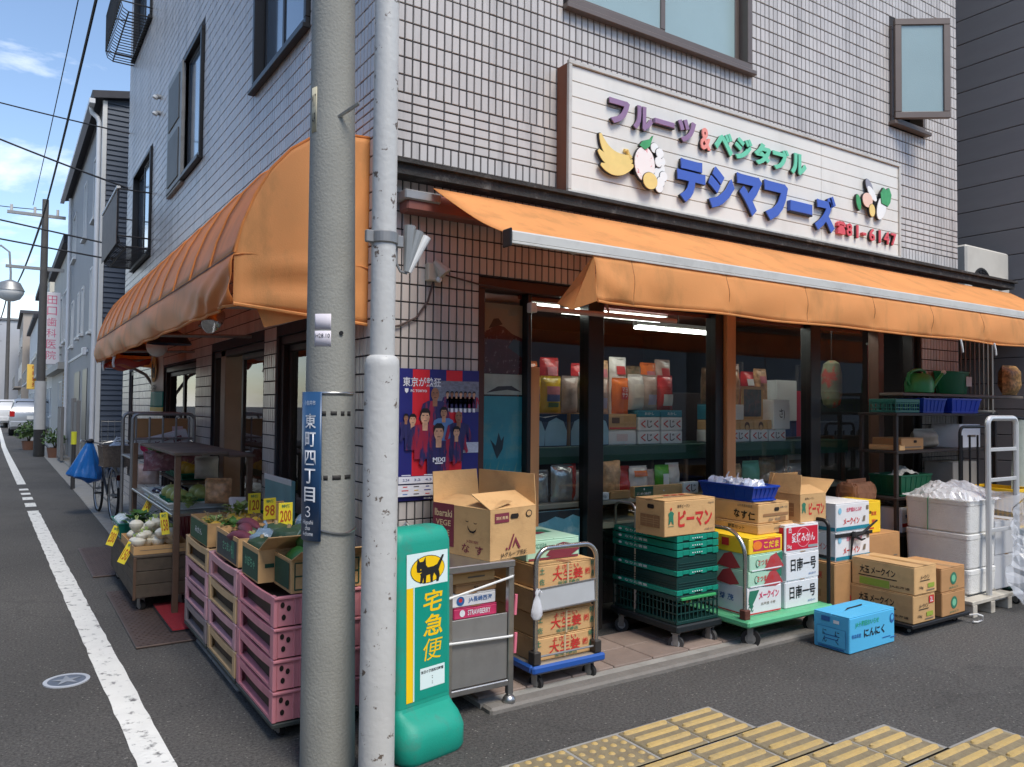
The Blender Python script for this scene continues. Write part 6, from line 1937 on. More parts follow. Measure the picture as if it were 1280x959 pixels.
ct = thing('cage_trolley', 'black barred cage trolley in front of the dark rack', 'trolley', (5.00, -0.55, 0))
for k in range(4):
    x = .0 + .13 * k
    MB().tube([(x, 0, .12), (x, 0, 1.30)], .009, 8).build('bar', BLK, ct)
MB().tube(loop_pts((-.03, 0, .10), (.43, 0, .10), 1.27, .06, 6), .013, 8).build('frame', BLK, ct)
MB().tube([(-.03, 0, .85), (.43, 0, .85)], .01, 8).build('rail', BLK, ct)
MB().rbox(-.05, .45, -.02, .18, .075, .10, .004).build('deck', BLK, ct)
for x in (0, .4):
    wheel(ct, (x, .02, 0), .028, .02)
    wheel(ct, (x, .14, 0), .028, .02)
bag('clear net bag of onions hanging past the bucket', 6.66, -.18, 1.665, .30, .28, .16, mat('onion_mix', (190, 150, 96), .5, var=.7, ns=30, dirt=.9, ds=34, dcol=(74, 70, 44)), 0, None, 52, name='net_bag', cat='bag')
# ---------------------------------------------------------------- inside the shop window
GRNS = mat('green_shelf', (14, 66, 48), .5, var=.1)
sf = thing('window_shelf', 'long dark green shelf unit just behind the shop window', 'shelf', (1.13, 0.20, 0.03))
LSH = 4.56 - 1.13
for z_, hh, m_ in ((1.10, .11, GRNS), (.82, .03, mat('grey_ledge', (150, 142, 128), .6, var=.1)), (.66, .04, mat('pale_ledge', (170, 160, 140), .6, var=.1))):
    MB().rbox(0, LSH, 0 if z_ > 1 else -.07, .42, z_, z_ + hh, .003).build('shelf_board', m_, sf)
MB().rbox(0, LSH, .43, .45, 0, 1.6, .003).build('back_panel', mat('shelf_back', (44, 30, 28), .7, var=.2), sf)
for x in (0, 1.45, 2.6, LSH - .03):
    MB().rbox(x, x + .03, .385, .42, 0, 1.22, .003).build('upright', mat('shelf_upright', (100, 80, 66), .6), sf)
    MB().rbox(x, x + .03, .02, .05, 0, 1.10, .003).build('upright', mat('shelf_upright'), sf)
ZS, ZL = 1.2425, .8825
KUJI = [('front', 'text', .0, .5, .05, .055, K, 'じ'), ('front', 'text', -.6, .5, .05, .055, INKR, 'く', .03), ('front', 'text', .6, .5, .05, .055, INKR, 'く', .03)]
LOTW = CWHITE
def kuji(x, y, z_, lab):
    carton(lab, x, y, z_, .21, .16, .095, 0, LOTW, KUJI, tape=False, name='prize_box', group='white prize draw boxes on the window shelf')
KL = 'white prize draw box with red and black hiragana stacked on the window shelf'
for i in range(2):
    for j in range(2):
        kuji(2.13 + .225 * i, .24, ZS + .097 * j, KL)
    carton('teal prize box lid resting on the white prize draw boxes', 2.13 + .225 * i, .245, ZS + .195, .215, .16, .05, 0, mat('teal_box', (40, 124, 146), .5), [('front', 'text', 0, .5, .09, .02, INKW, 'おかし')], tape=False, name='prize_box', group='teal prize box lids')
for i in range(4):
    kuji(2.88 + .225 * i, .24, ZS, KL)
carton('flat brown snack carton on top of a white one on the window shelf', 1.86, .25, ZS + .105, .26, .15, .11, 0, CARD, [('front', 'rect', -.5, .6, .07, .04, mat('ink_brown', (90, 60, 40), .7)), ('side', 'rect', 0, .5, .08, .04, mat('ink_brown')), ('front', 'rect', .0, .1, .24, .012, INKR)])
carton('flat white snack carton under a brown one on the window shelf', 1.85, .245, ZS, .26, .15, .10, 0, CWHITE, [('front', 'rect', 0, .5, .1, .05, mat('ink_pale', (214, 190, 190), .6))], tape=False)
for i in range(5):
    carton('brown box printed with a dark arch in the row above the prize draw boxes', 2.88 + .165 * i, .245, ZS + .097, .16, .15, .075, 0, CARD, [('front', 'disc', 0, .35, .06, .07, mat('ink_brown')), ('front', 'disc', 0, .2, .04, .045, CARD)], tape=False, name='snack_box', group='arch-printed brown boxes')
carton('plain white box above the arch-printed boxes', 3.02, .25, ZS + .174, .24, .15, .12, 0, CWHITE, [], tape=False)
carton('teal and white box above the arch-printed boxes', 2.885, .25, ZS + .174, .13, .15, .12, 0, mat('teal_box'), [('front', 'disc', .1, .5, .07, .08, INKW)], tape=False)
carton('white square box marked with a bracket beside the black mullion', 3.59, .225, ZS + .097, .21, .12, .245, 0, CWHITE, [('front', 'text', .0, .5, .07, .09, K, 'さ)')], tape=False)
pf = thing('picture_frame', 'framed dark picture propped above the arch-printed boxes', 'picture', (3.42, .30, ZS + .174))
MB().box(-.13, .13, 0, .012, 0, .27).build('frame', CARD, pf)
MB().box(-.105, .105, -.003, -.001, .025, .245).build('print', mat('dark_picture', (74, 78, 92), .3, var=.5, ns=14, dirt=.7, ds=18, dcol=(150, 90, 90)), pf)
def bottle_ad(lab, x, w_, z_=ZS):
    t = thing('display_card', lab, 'card', (x, .245, z_))
    MB().box(-w_ / 2, w_ / 2, 0, .006, 0, .215).build('card', mat('ad_navy', (26, 46, 78), .3, var=.15), t)
    for u in (-.25, .25):
        put_poly(t, 'front', (u * w_, -.001, .0), [(-.09 * w_ / .36, .005), (.085 * w_ / .36, .005), (.09 * w_ / .36, .10), (.06 * w_ / .36, .165), (0, .19), (-.06 * w_ / .36, .165), (-.09 * w_ / .36, .10)], mat('ad_ice', (150, 186, 206), .3, var=.12, ns=8), 'dome_print')
    put_poly(t, 'front', (0, -.0015, .19), [(-.12, .02), (-.02, .004), (.0, .006), (.12, .02), (.0, -.002)], INKW, 'script_print')
bottle_ad('navy display card with two pale blue domes beside the timber post', 1.31, .36)
bottle_ad('navy display card with two pale blue domes behind the black mullion', 1.69, .33)
# bags standing on top row
COLS = dict(yellow=mat('bag_yellow', (232, 190, 30), .25, var=.15, ns=6, bump=.3, bs=25), orange=mat('bag_orange', (230, 116, 44), .25, var=.25, ns=9, bump=.3, bs=25),
            clear=mat('bag_greyish', (196, 170, 158), .2, var=.35, ns=11, bump=.4, bs=22), red=mat('bag_red', (206, 52, 50), .25, var=.3, ns=9, bump=.3, bs=25), white=mat('bag_white', (224, 216, 210), .22, var=.18, ns=8, bump=.4, bs=22),
            nuts=mat('bag_nuts', (200, 154, 110), .3, var=.5, ns=26, bump=.4, bs=30), silver=mat('bag_silver', (190, 190, 192), .15, metal=.6, var=.2, ns=8, bump=.6, bs=16), green=mat('bag_green', (84, 168, 52), .25, var=.15, bump=.3, bs=25), mix=mat('bag_mix', (128, 100, 72), .3, var=.6, ns=24, dirt=.7, ds=30, dcol=(60, 90, 50)))
ZT = ZS + .222
BLP = mat('patch_blue', (52, 74, 140), .4, var=.3, ns=20)
PKP = mat('patch_pink', (206, 120, 130), .4, var=.3, ns=20)
GRP = mat('patch_green', (70, 110, 40), .4, var=.2)
for k, x in enumerate((1.235, 1.40)):
    bag('bright yellow snack bag with blue print standing above the dome cards', x, .31, ZT, .17, .235, .07, COLS['yellow'], 0, 'yellow snack bags', k + 60, patch=[(0, .62, .62, .26, PKP), (0, .42, .62, .2, BLP), (0, .22, .5, .12, GRP)])
bag('grey clear bag beside the yellow snack bags', 1.56, .31, ZT, .14, .24, .07, COLS['clear'], 0, None, 63)
carton('low riser box under the yellow snack bags', 1.14, .275, ZS, .36, .1, .2205, 0, CARDB, [], tape=False)
carton('low riser box behind the dome card', 1.53, .275, ZS, .32, .1, .2205, 0, CARDB, [], tape=False)
tops = [(1.68, 'mix', 'bag of mixed nuts and crackers'), (1.83, 'clear', 'clear bag with dark contents'), (2.02, 'orange', 'orange cracker bag with a red round label'), (2.17, 'white', 'pale printed rice cracker bag'), (2.30, 'clear', 'clear bag with a lilac label'), (2.46, 'red', 'clear bag with red and white label')]
for k, (x, c_, lab) in enumerate(tops):
    pt_ = {'orange': [(.1, .6, .4, .36, INKR)], 'white': [(0, .55, .6, .4, mat('patch_cream', (226, 216, 206), .4, var=.15, ns=22))], 'red': [(0, .3, .6, .34, mat('patch_ice', (196, 204, 206), .4, var=.15)), (-.1, .55, .35, .1, INKR)], 'clear': [(0, .3, .5, .3, mat('patch_lilac', (160, 160, 190), .4, var=.2))], 'mix': None}[c_]
    tx = ('マヨ\nサラ', .62, .05, .07, INKW) if c_ == 'orange' else None
    bag(lab + ' in the upper row behind the glass', x, .32, ZS + (.247 if x > 2.1 else .217), .155, .245, .08, COLS[c_], 0, None, k + 70, patch=pt_, text=tx)
for k, (x, c_) in enumerate(((2.95, 'mix'), (3.07, 'white'), (3.22, 'nuts'))):
    bag(('dark mixed bag', 'pale wide bag', 'brown nut bag')[k] + ' standing above the boxes beside the timber post', x, .34, ZS + .296, .16, .27, .08, COLS[c_], 0, None, k + 80)
for k, (x, c_) in enumerate(((1.75, 'red'), (1.93, 'nuts'), (2.10, 'white'), (2.25, 'mix'), (2.40, 'orange'), (2.55, 'clear'), (1.30, 'orange'), (1.48, 'red'), (3.34, 'clear'), (3.52, 'red'), (3.68, 'nuts'))):
    bag('%s snack bag peeping over the front row, %s' % (('red', 'tan', 'pale', 'dark mixed', 'orange', 'greyish', 'deep orange', 'bright red', 'cloudy', 'scarlet', 'brown')[k], ('behind the mixed nuts', 'behind the clear bag', 'behind the rice crackers', 'above the teal lids', 'behind the lilac label', 'by the mullion', 'behind a yellow bag', 'behind the grey bag', 'behind the framed picture', 'behind the white square box', 'next to the black mullion')[k]), x, .44, ZS + .0, .16, .56 + .03 * (k % 3), .10, COLS[c_], 0, None, 160 + k, patch=[(0, .86, .5, .1, (CWHITE, PKP, INKR)[k % 3])])
# lower row
low = [(1.24, 'silver', .17, .20), (1.42, 'silver', .18, .23), (1.50, 'red', .10, .25), (1.575, 'white', .11, .19), (1.70, 'nuts', .15, .27), (1.84, 'nuts', .17, .26), (1.97, 'red', .15, .2), (2.09, 'white', .17, .2), (2.19, 'clear', .15, .17), (2.32, 'green', .14, .2), (2.44, 'white', .14, .21)]
labs = ['silver foil bag beside the timber post in the lower row', 'larger silver foil bag in the lower row', 'red bag standing behind a white one in the lower row', 'small red and white bag at the black mullion', 'nut bag with pink specks in the lower row', 'plump clear bag of brown nuts in the lower row', 'red and dark snack bag lying back in the lower row', 'white bag with an orange top in the lower row', 'small grey bag next to the green one', 'bright green bag in the lower row', 'pale clear bag beside the bright green bag']
for k, (x, c_, w_, h_) in enumerate(low):
    bag(labs[k], x, .225 - .02 * (k % 2), ZL, w_, h_, .085, COLS[c_], 0, None, k + 90, patch=[(0, .8, .7, .2, COLS['orange'])] if k == 7 else ([(0, .5, .4, .5, CWHITE)] if k in (3, 9) else None), lean=.12 if k == 6 else 0)
carton('low carton with a green label at the front of the lower shelf', 1.98, .118, .8825, .46, .05, .075, 0, CARD, [('front', 'rect', -.6, .5, .17, .072, mat('ink_deepgreen', (14, 96, 78), .5)), ('front', 'text', -.6, .35, .13, .018, INKW, 'こめ油揚'), ('front', 'disc', -.6, .75, .012, .016, INKW), ('front', 'disc', .2, .5, .01, .01, INKW)], tape=False)
carton('white prize draw box at the end of the lower shelf front', 2.45, .118, .8825, .16, .05, .085, 0, CWHITE, [('front', 'text', -.4, .5, .05, .055, INKR, 'く', .03), ('front', 'text', .3, .5, .05, .055, K, 'じ')], tape=False)
carton('small white carton at the foot of the nut bags', 1.64, .122, .8825, .12, .04, .05, 0, CWHITE, [('front', 'text', 0, .5, .07, .026, K, '特 価')], tape=False)
carton('small brown carton at the foot of the nut bags', 1.77, .122, .8825, .18, .04, .055, 0, CARDB, [], tape=False)
for k, x in enumerate((3.0, 3.2, 3.42, 3.62)):
    bag(('teal green vegetable bag', 'dull brown vegetable bag', 'mint plastic bag', 'dark leafy bag')[k] + ' on the lower shelf beyond the timber post', x, .32, ZL, .2, .15 + .02 * k, .1, (mat('bag_teal', (60, 130, 110), .3, var=.3), COLS['nuts'], mat('bag_mint', (110, 190, 160), .3, var=.25), COLS['mix'])[k], 0, None, k + 110)
# goods beyond the last black mullion
def stand_box(label, x, y, z_, w_, d_, h_, m_, pr=()):
    carton(label, x, y, z_, w_, d_, h_, 0, m_, list(pr), tape=False)
sh2 = thing('corner_shelf', 'dark corner shelf unit behind the last window pane', 'shelf', (3.95, .5, .03))
for z_ in (.62, 1.20):
    MB().rbox(0, .85, 0, .4, z_, z_ + .03, .003).build('shelf_board', DKS, sh2)
for x in (0, .82):
    MB().rbox(x, x + .03, .36, .40, 0, 1.9, .003).build('upright', DKS, sh2)
    MB().rbox(x, x + .03, 0.0, .03, 0, .62, .003).build('upright', DKS, sh2)
stand_box('large plain white box on a blue one in the last window pane', 4.0, .52, 1.40, .29, .2, .36, CWHITE)
stand_box('deep blue box under the plain white one', 4.0, .53, 1.2315, .30, .22, .167, mat('navy_box', (26, 50, 104), .5, var=.1))
stand_box('narrow red box beside the plain white box', 4.31, .56, 1.2315, .10, .2, .44, RC)
stand_box('orange-brown box behind the red one', 4.42, .58, 1.2315, .16, .2, .40, CARDB)
stand_box('white box with a picture of a machine on the corner shelf', 4.12, .52, .6615, .30, .26, .44, CWHITE, [('front', 'rect', .2, .5, .12, .15, mat('print_rust', (120, 84, 78), .5, var=.3)), ('front', 'rect', -.6, .6, .03, .14, K), ('front', 'rect', 0, .86, .2, .03, INKGY), ('front', 'rect', -.1, .18, .22, .02, INKGY), ('front', 'rect', .0, .10, .15, .015, INKGY)])
lh = thing('paper_lantern', 'tall green and red printed paper lantern behind the last window pane', 'lantern', (4.62, .40, 1.52))
MB().lathe([(.03, 0), (.07, .03), (.09, .12), (.09, .30), (.07, .40), (.03, .43)], 18).build('body', mat('lantern', (128, 128, 96), .6, var=.35, ns=6, dirt=.9, ds=7, dcol=(190, 60, 40), dth=(.5, .56)), lh, smooth=True)
MB().cyl((0, 0, .43), (0, 0, .95), .006, n=6).build('cord', BLACKPL, lh)
# ceiling lamps
TUBE = mat('lit_tube', (250, 250, 244), .4, emit=6.0, var=.01)
def flamp(label, x, y, z_, L_, rz=0):
    t = thing('fluorescent_lamp', label, 'lamp', (x, y, z_), rz)
    MB().rbox(-L_ / 2, L_ / 2, -.04, .04, .03, .08, .006).build('housing', WHITE, t)
    for s2 in (-.03, .03):
        MB().cyl((-L_ / 2 + .02, s2, .01), (L_ / 2 - .02, s2, .01), .014, n=10).build('tube', TUBE, t)
    MB().cyl((0, 0, .08), (0, 0, 2.5 - z_), .008, n=6).build('hanger', GALV, t)
flamp('lit twin-tube lamp close behind the shop window', 1.855, .175, 2.125, .92)
flamp('lit ceiling lamp over the middle of the shop', 2.4, 1.2, 2.3, 1.2)
flamp('added out-of-sight twin-tube lamp brightening the goods round the prize draw boxes', 3.35, .33, 2.275, .85)  # added lamp, kept out of sight above the glass to brighten the shelf
flamp('added out-of-sight twin-tube lamp brightening the goods behind the last window pane', 4.32, .33, 2.275, .7)  # second added lamp, out of sight, lights the goods at this end
flamp('lit ceiling lamp deep inside the shop', 1.75, 2.3, 2.23, .9)
flamp('lit ceiling lamp at the end of the shop', 4.2, 1.9, 2.3, 1.2)
# red valance and pole inside the window head
MB().rbox(1.0, 4.6, .10, .12, 2.172, 2.20, .004).build('inner_pelmet', mat('pelmet_red', (120, 36, 40), .6, var=.12), shop)
t = thing('curtain_pole', 'white roller blind pole under the red pelmet', 'pole', (1.02, -.03, 2.105))
MB().cyl((0, 0, 0), (1.2, 0, 0), .018, n=10).build('tube', mat('pole_pinkish', (190, 160, 150), .5), t)
MB().rbox(-.035, .012, -.025, .025, -.03, .03, .005).build('end_cap', WHITE, t)
MB().cyl((.6, 0, .0), (.6, .04, .10), .008, n=6).build('bracket', GALV, t)
# posters behind the narrow pane
def art(label, x0, x1, z0, z1, base, seedc, y=.088):
    t = thing('poster', label, 'poster', ((x0 + x1) / 2, y, z0))
    MB().box(-(x1 - x0) / 2, (x1 - x0) / 2, 0, .003, 0, z1 - z0).build('sheet', base, t)
    return t
A1 = art('upper window poster with a pale dusk sky over a dark red hillside', .705, 1.018, 1.705, 2.13, mat('art_sky', (168, 146, 128), .35, var=.22, ns=3), 1)
hgt = .425
put_poly(A1, 'front', (0, -.001, 0), [(-.156, 0), (.156, 0), (.156, .22), (.08, .245), (.02, .285), (-.04, .295), (-.09, .26), (-.156, .24)], mat('art_maroon', (92, 34, 40), .4, var=.4, ns=16, dirt=.6, ds=34, dcol=(190, 160, 150), dth=(.58, .62)), 'hill_print')
put_poly(A1, 'front', (0, -.0014, 0), [(-.09, .27), (-.055, .33), (-.02, .335), (.01, .30), (-.02, .29)], mat('art_dark', (60, 42, 44), .4), 'castle_print')
put_poly(A1, 'front', (0, -.0016, 0), [(.05, .16), (.156, .10), (.156, .20), (.09, .215)], mat('art_slate', (70, 84, 96), .4), 'roof_print')
A2 = art('narrow pale window poster with a dark brush stroke landscape', .705, 1.018, 1.575, 1.70, mat('art_pale', (206, 206, 200), .35, var=.3, ns=9), 2)
put_poly(A2, 'front', (0, -.001, 0), [(-.10, .01), (-.02, .05), (.08, .055), (.15, .02), (.05, .03), (-.04, .02)], mat('art_dark'), 'stroke_print')
A3 = art('turquoise window poster with pale light and swirling seaweed', .70, 1.02, 1.045, 1.565, mat('art_turq', (70, 164, 184), .3, var=.25, ns=4, dirt=.7, ds=3.2, dcol=(168, 186, 160), dth=(.5, .68)), 3)
put_poly(A3, 'front', (0, -.001, 0), [(-.02, .14), (-.07, .26), (-.03, .22), (-.01, .30), (.01, .25), (.03, .28), (.02, .2)], mat('art_ink', (22, 44, 58), .4), 'figure_print')
for k in range(7):
    rg = random.Random(k)
    x = -.14 + .045 * k
    put_poly(A3, 'front', (0, -.0012 - .0001 * k, 0), [(x, 0), (x + .02, 0), (x + .03 + .02 * rg.random(), .08 + .06 * rg.random()), (x + .012, .05)], mat('art_weed', (116, 176, 176), .4, var=.2), 'weed_print')
A4 = art('pale window poster with small dancing figures and a dark bell', .70, 1.02, .62, 1.025, mat('art_ice', (206, 222, 230), .3, var=.12, ns=5), 4)
put_poly(A4, 'front', (.03, -.001, .2), [(-.045, -.02), (.045, -.02), (.05, .03), (.03, .07), (.006, .085), (.004, .19), (-.004, .19), (-.006, .085), (-.03, .07), (-.05, .03)], mat('art_ink'), 'bell_print')
for k, (x, z_, m_) in enumerate(((-.11, .22, 'art_ink'), (-.05, .28, 'print_rust'), (.10, .23, 'art_ink'), (.08, .33, 'art_turq'))):
    put_poly(A4, 'front', (x, -.0012, z_), [(-.012, -.05), (0, -.02), (.014, -.05), (.006, .0), (.026, .02), (.004, .014), (.006, .035), (-.006, .035), (-.004, .014), (-.026, .005), (-.006, -.002)], mat(m_), 'dancer_print')
A5 = art('frosty blue poster below the silver foil bags', 1.135, 1.49, .50, .842, mat('art_frost', (110, 178, 200), .3, var=.25, ns=7, dirt=.8, ds=6, dcol=(196, 220, 226), dth=(.5, .62)), 5, .10)
put_poly(A5, 'front', (0, -.001, 0), [(-.177, .34), (.177, .34), (.177, .29), (.12, .31), (.05, .285), (-.02, .305), (-.09, .28), (-.15, .27), (-.177, .24)], mat('art_ink'), 'frost_print')
# ---------------------------------------------------------------- pink crates on dollies along the side wall
PINK = mat('pink_plastic', (216, 164, 170), .5, var=.1, ns=5, rnd=.08, dirt=.4, ds=7, dcol=(150, 96, 104))
ROSE = mat('rose_plastic', (216, 140, 148), .5, var=.1, ns=5, rnd=.06, dirt=.35, ds=7, dcol=(150, 80, 90))
BEIG = mat('beige_plastic_crate', (212, 178, 132), .5, var=.1, ns=5, rnd=.06, dirt=.35, ds=7, dcol=(150, 120, 84))
STACKS = [(-0.42, ('rose',) * 4, 'bare front stack beside the concrete pole'), (0.25, ('beige', 'pink', 'beige', 'pink'), 'middle stack of mixed colours'), (0.93, ('grey', 'pink', 'pink', 'beige'), 'stack next to the steel plate')]
GREYC = mat('grey_crate', (150, 138, 136), .5, var=.1, dirt=.3)
CM = dict(rose=ROSE, pink=PINK, beige=BEIG, grey=GREYC)
LEV = ('lowest', 'second', 'third', 'topmost')
for si, (y0, cols, where) in enumerate(STACKS):
    t = thing('dolly', 'dark wheeled dolly under the crates of the %s' % where, 'dolly', (-0.64, y0, 0))
    MB().rbox(0, .42, 0, .64, .062, .084, .004).build('deck', mat('dolly_dark', (64, 70, 66), .6, var=.15), t)
    for x in (.06, .36):
        for y in (.08, .56):
            wheel(t, (x, y, 0), .027, .02, 20)
    for k, c_ in enumerate(cols):
        lattice_crate('%s plastic crate with open sides, %s in the %s' % (c_, LEV[k], where), -0.64, y0 + .003, .085 + .14 * k, .42, .634, .139, CM[c_], style='rails')
        carton('folded cardboard in the %s crate of the %s' % (LEV[k], where), -0.61, y0 + .06, .10 + .14 * k, .36, .52, .065, 0, mat('shaded_card', (70, 58, 46), .9, var=.3, ns=9, rnd=.25), [], tape=False, name='folded_cardboard', cat='cardboard')  # cardboard colour darkened to stand for the shade inside the crates
TOPZ = .646
GRID = mat('dark_green_print', (26, 74, 54), .6, var=.15)
def grid_print(face, nx, ny, w_, h_, m_=GRID, base=.5):
    out = []
    for i in range(nx + 1):
        out.append((face, 'rect', -.9 + 1.8 * i / nx, base, .006, h_, m_))
    for j in range(ny + 1):
        out.append((face, 'rect', 0, base - .4 + .8 * j / ny, w_, .006, m_))
    return out
carton('open produce carton with a green grid print and torn flap on the front crate stack', -0.56, -0.40, TOPZ, .34, .26, .15, 0, CARD, grid_print('front', 7, 2, .31, .12) + [('front', 'text', -.3, .3, .05, .035, INKR, 'すい'), ('front', 'text', .1, .3, .05, .035, INKR, 'か'), ('side', 'rect', 0, .5, .22, .12, GRID)], opened=True, flaps=(155, None, None, None))
carton('open pumpkin carton with dark green sides on the front crate stack', -0.63, -0.12, TOPZ, .36, .30, .16, 0, CARD, [('side', 'rect', 0, .45, .28, .13, GRID), ('side', 'text', 0, .5, .18, .05, mat('ink_mint'), 'かぼちゃ'), ('front', 'rect', 0, .5, .3, .02, GRID)], opened=True, flaps=(150, None, None, None))
carton('open sweet potato carton printed with a dark lattice on the middle crate stack', -0.62, 0.30, TOPZ, .38, .50, .15, 0, CARD, [('side', 'rect', 0, .45, .44, .12, mat('ink_smoke', (66, 72, 70), .7, var=.3)), ('side', 'text', .1, .5, .22, .05, mat('ink_mint'), 'さつまいも'), ('side', 'rect', .55, .5, .06, .09, INKG)], opened=True, flaps=(None, None, None, None))
carton('open fruit carton with deep green sides on the crate stack by the steel plate', -0.63, 0.98, TOPZ, .40, .50, .14, 0, CARD, [('side', 'rect', 0, .48, .48, .125, mat('ink_forest', (30, 84, 52), .6, var=.2)), ('side', 'text', 0, .5, .2, .04, INKW, 'みかん')], opened=True, flaps=(None, None, None, None))
# dark green crate with fruit beyond
lattice_crate('dark green plastic crate behind the fruit cartons', -0.22, 0.95, .55, .24, .62, .22, mat('crate_dark_green'), style='mesh', name='plastic_crate')
lattice_crate('dark crate under the green crate by the wall', -0.22, 0.95, .047, .24, .62, .50, DGRN, style='mesh', name='plastic_crate')
lattice_crate('dark green crate against the wall beside the pole', -0.21, -0.38, .003, .20, 1.28, .62, DGRN, style='mesh', name='plastic_crate')
MELON = mat('watermelon_skin', (52, 104, 48), .35, var=.35, ns=9, stretch=(1, 1, .3), rnd=.15)
DGP = mat('pumpkin_skin', (58, 84, 62), .5, var=.3, ns=7, rnd=.15, bump=.2, bs=30)
def produce(name, label, cat, group, spots, make):
    first = None
    for i, (x, y, z_, s_, rz) in enumerate(spots):
        if first is None:
            first = make()
            tag(first, label, cat, group)
            first.location = (x, y, z_)
            first.rotation_euler = (0, 0, R(rz))
            first.scale = (s_, s_, s_)
        else:
            dup(first, (x, y, z_), rz, scale=s_)
def mk_pumpkin():
    t = thing('pumpkin', '', '')
    q = MB()
    prof = [(.01, .0), (.05, .002), (.085, .03), (.09, .06), (.075, .095), (.03, .11), (.008, .1)]
    vs, n = [], 24
    for r_, z_ in prof:
        for i in range(n):
            a = 2 * math.pi * i / n
            k = 1 - .07 * abs(math.cos(a * 5)) ** 3
            vs.append((r_ * k * math.cos(a), r_ * k * math.sin(a), z_))
    q.add(vs, [(j * n + i, j * n + (i + 1) % n, (j + 1) * n + (i + 1) % n, (j + 1) * n + i) for j in range(len(prof) - 1) for i in range(n)] + [tuple(range(n))[::-1]])
    q.build('flesh', DGP, t, smooth=True)
    MB().cyl((0, 0, .098), (.006, 0, .125), .012, .009, 8).build('stem', mat('stem_tan', (170, 150, 110), .8), t)
    return t
produce('pumpkin', 'dark green ribbed pumpkin heaped in the open cartons on the pink crates', 'pumpkin', 'pumpkins on the pink crates', [(-.52, .03, .66, 1.0, 0), (-.36, .04, .665, 1.05, 40), (-.50, -.03, .735, .9, 80), (-.34, -.05, .72, 1.0, 120), (-.42, .10, .76, 1.0, 10), (-.30, .22, .74, 1.1, 60), (-.52, .40, .70, .95, 15), (-.36, .52, .72, 1.0, 75), (-.46, .66, .71, .9, 110), (-.54, .16, .72, .9, 33)], mk_pumpkin)
def mk_melon(m_, nm, r_=.085):
    def f():
        t = thing(nm, '', '')
        MB().ball((0, 0, r_), r_, r_, r_ * 1.02, 20, 14).build('flesh', m_, t, smooth=True)
        MB().tube([(0, 0, r_ * 2), (.006, 0, r_ * 2 + .02), (.02, .004, r_ * 2 + .03)], .004, 6).build('stalk', mat('stem_tan'), t)
        return t
    return f
produce('watermelon', 'small glossy green watermelon in the grid-printed carton', 'watermelon', 'watermelons on the front crate stack', [(-.46, -.24, .66, 1.0, 0), (-.31, -.27, .66, 1.05, 70), (-.40, -.22, .765, .95, 30)], mk_melon(MELON, 'watermelon'))
SPM = mat('sweet_potato_skin', (108, 52, 66), .6, var=.2, ns=9, rnd=.18, bump=.3, bs=30)
def mk_spud():
    t = thing('sweet_potato', '', '')
    MB().tube([(-.12, 0, .028), (-.095, .004, .03), (-.05, .0, .034), (.02, -.004, .036), (.07, .0, .034), (.11, .006, .03), (.13, .006, .03)], [.003, .016, .03, .036, .03, .014, .003], 10).build('tuber', SPM, t, smooth=True)
    MB().cyl((-.12, 0, .028), (-.15, .004, .03), .003, .002, 6).build('root_tip', mat('stem_tan'), t)
    return t
rg = random.Random(11)
produce('sweet_potato', 'purple sweet potato piled in the lattice-printed carton', 'sweet potato', 'sweet potatoes on the middle crates', [(-.57 + .06 * (i % 5) + rg.uniform(-.02, .02), .38 + .33 * rg.random(), .70 + .045 * (i // 5) + .02 * rg.random(), rg.uniform(.85, 1.15), rg.uniform(60, 120)) for i in range(8)], mk_spud)
YF = mat('yellow_fruit', (226, 184, 70), .45, var=.15, rnd=.15, bump=.1, bs=90)
rg = random.Random(12)
produce('yellow_fruit', 'round yellow fruit in the carton with deep green sides', 'fruit', 'yellow fruit on the crates by the steel plate', [(-.57 + .085 * (i % 4) + rg.uniform(-.01, .01), 1.04 + .10 * (i // 4), .70 + .015 * rg.random(), rg.uniform(.9, 1.1), rg.uniform(0, 360)) for i in range(16)], mk_melon(YF, 'yellow_fruit', .04))
PLB = film_mat('bluish_film', (150, 176, 200), .6, .15)
for k, (x, y, z_) in enumerate(((-.50, .25, .74), (-.25, .30, .80))):
    t = thing('plastic_bag', ('puffed clear bag on the edge of the sweet potato carton', 'puffed clear bag against the price cards')[k], 'bag', (x, y, z_))
    MB().ball((0, 0, .05), .075, .07, .06, 12, 8, .25, k + 4).build('bag_body', PLB, t, smooth=True)
    MB().tube([(0, 0, .10), (.01, 0, .13), (.0, .01, .145)], [.012, .007, .01], 6).build('bag_neck', PLB, t)
# price cards
YCARD = mat('price_yellow', (246, 226, 60), .55, var=.04)
def price_card(label, x, y, z_, rz, w_=.085, h_=.13, txt='150', hang=False, tilt=0):
    t = thing('price_card', label, 'price card', (x, y, z_), rz)
    MB().rbox(-w_ / 2, w_ / 2, 0, .004, 0, h_, .001).build('card', YCARD, t)
    put_text(t, txt, 'front', (0, -.001, h_ * .42), w_ * .8, h_ * .52, mat('ink_marker', (190, 96, 40), .6), bold=.02)
    put_text(t, '特価', 'front', (0, -.001, h_ * .85), w_ * .6, h_ * .16, INKG, bold=.02)
    if hang:
        MB().tube([(0, .002, h_), (0, .006, h_ + .03)], .003, 5).build('clip', GALV, t)
    else:
        MB().rbox(-.02, .02, .004, .012, -.06, h_ * .6, .001).build('stick', mat('card_stick', (176, 140, 96), .8), t)
    if hang:
        t.rotation_euler = (R(-6), R(tilt), R(rz))
price_card('yellow price card reading 120 above the yellow fruit carton', -.30, 1.20, .80, 12, txt='120')
price_card('yellow price card reading 98 backed by brown card', -.29, .89, .80, 16, txt='98')
price_card('yellow price card reading 200 above the pumpkins', -.30, .54, .81, 8, txt='200')
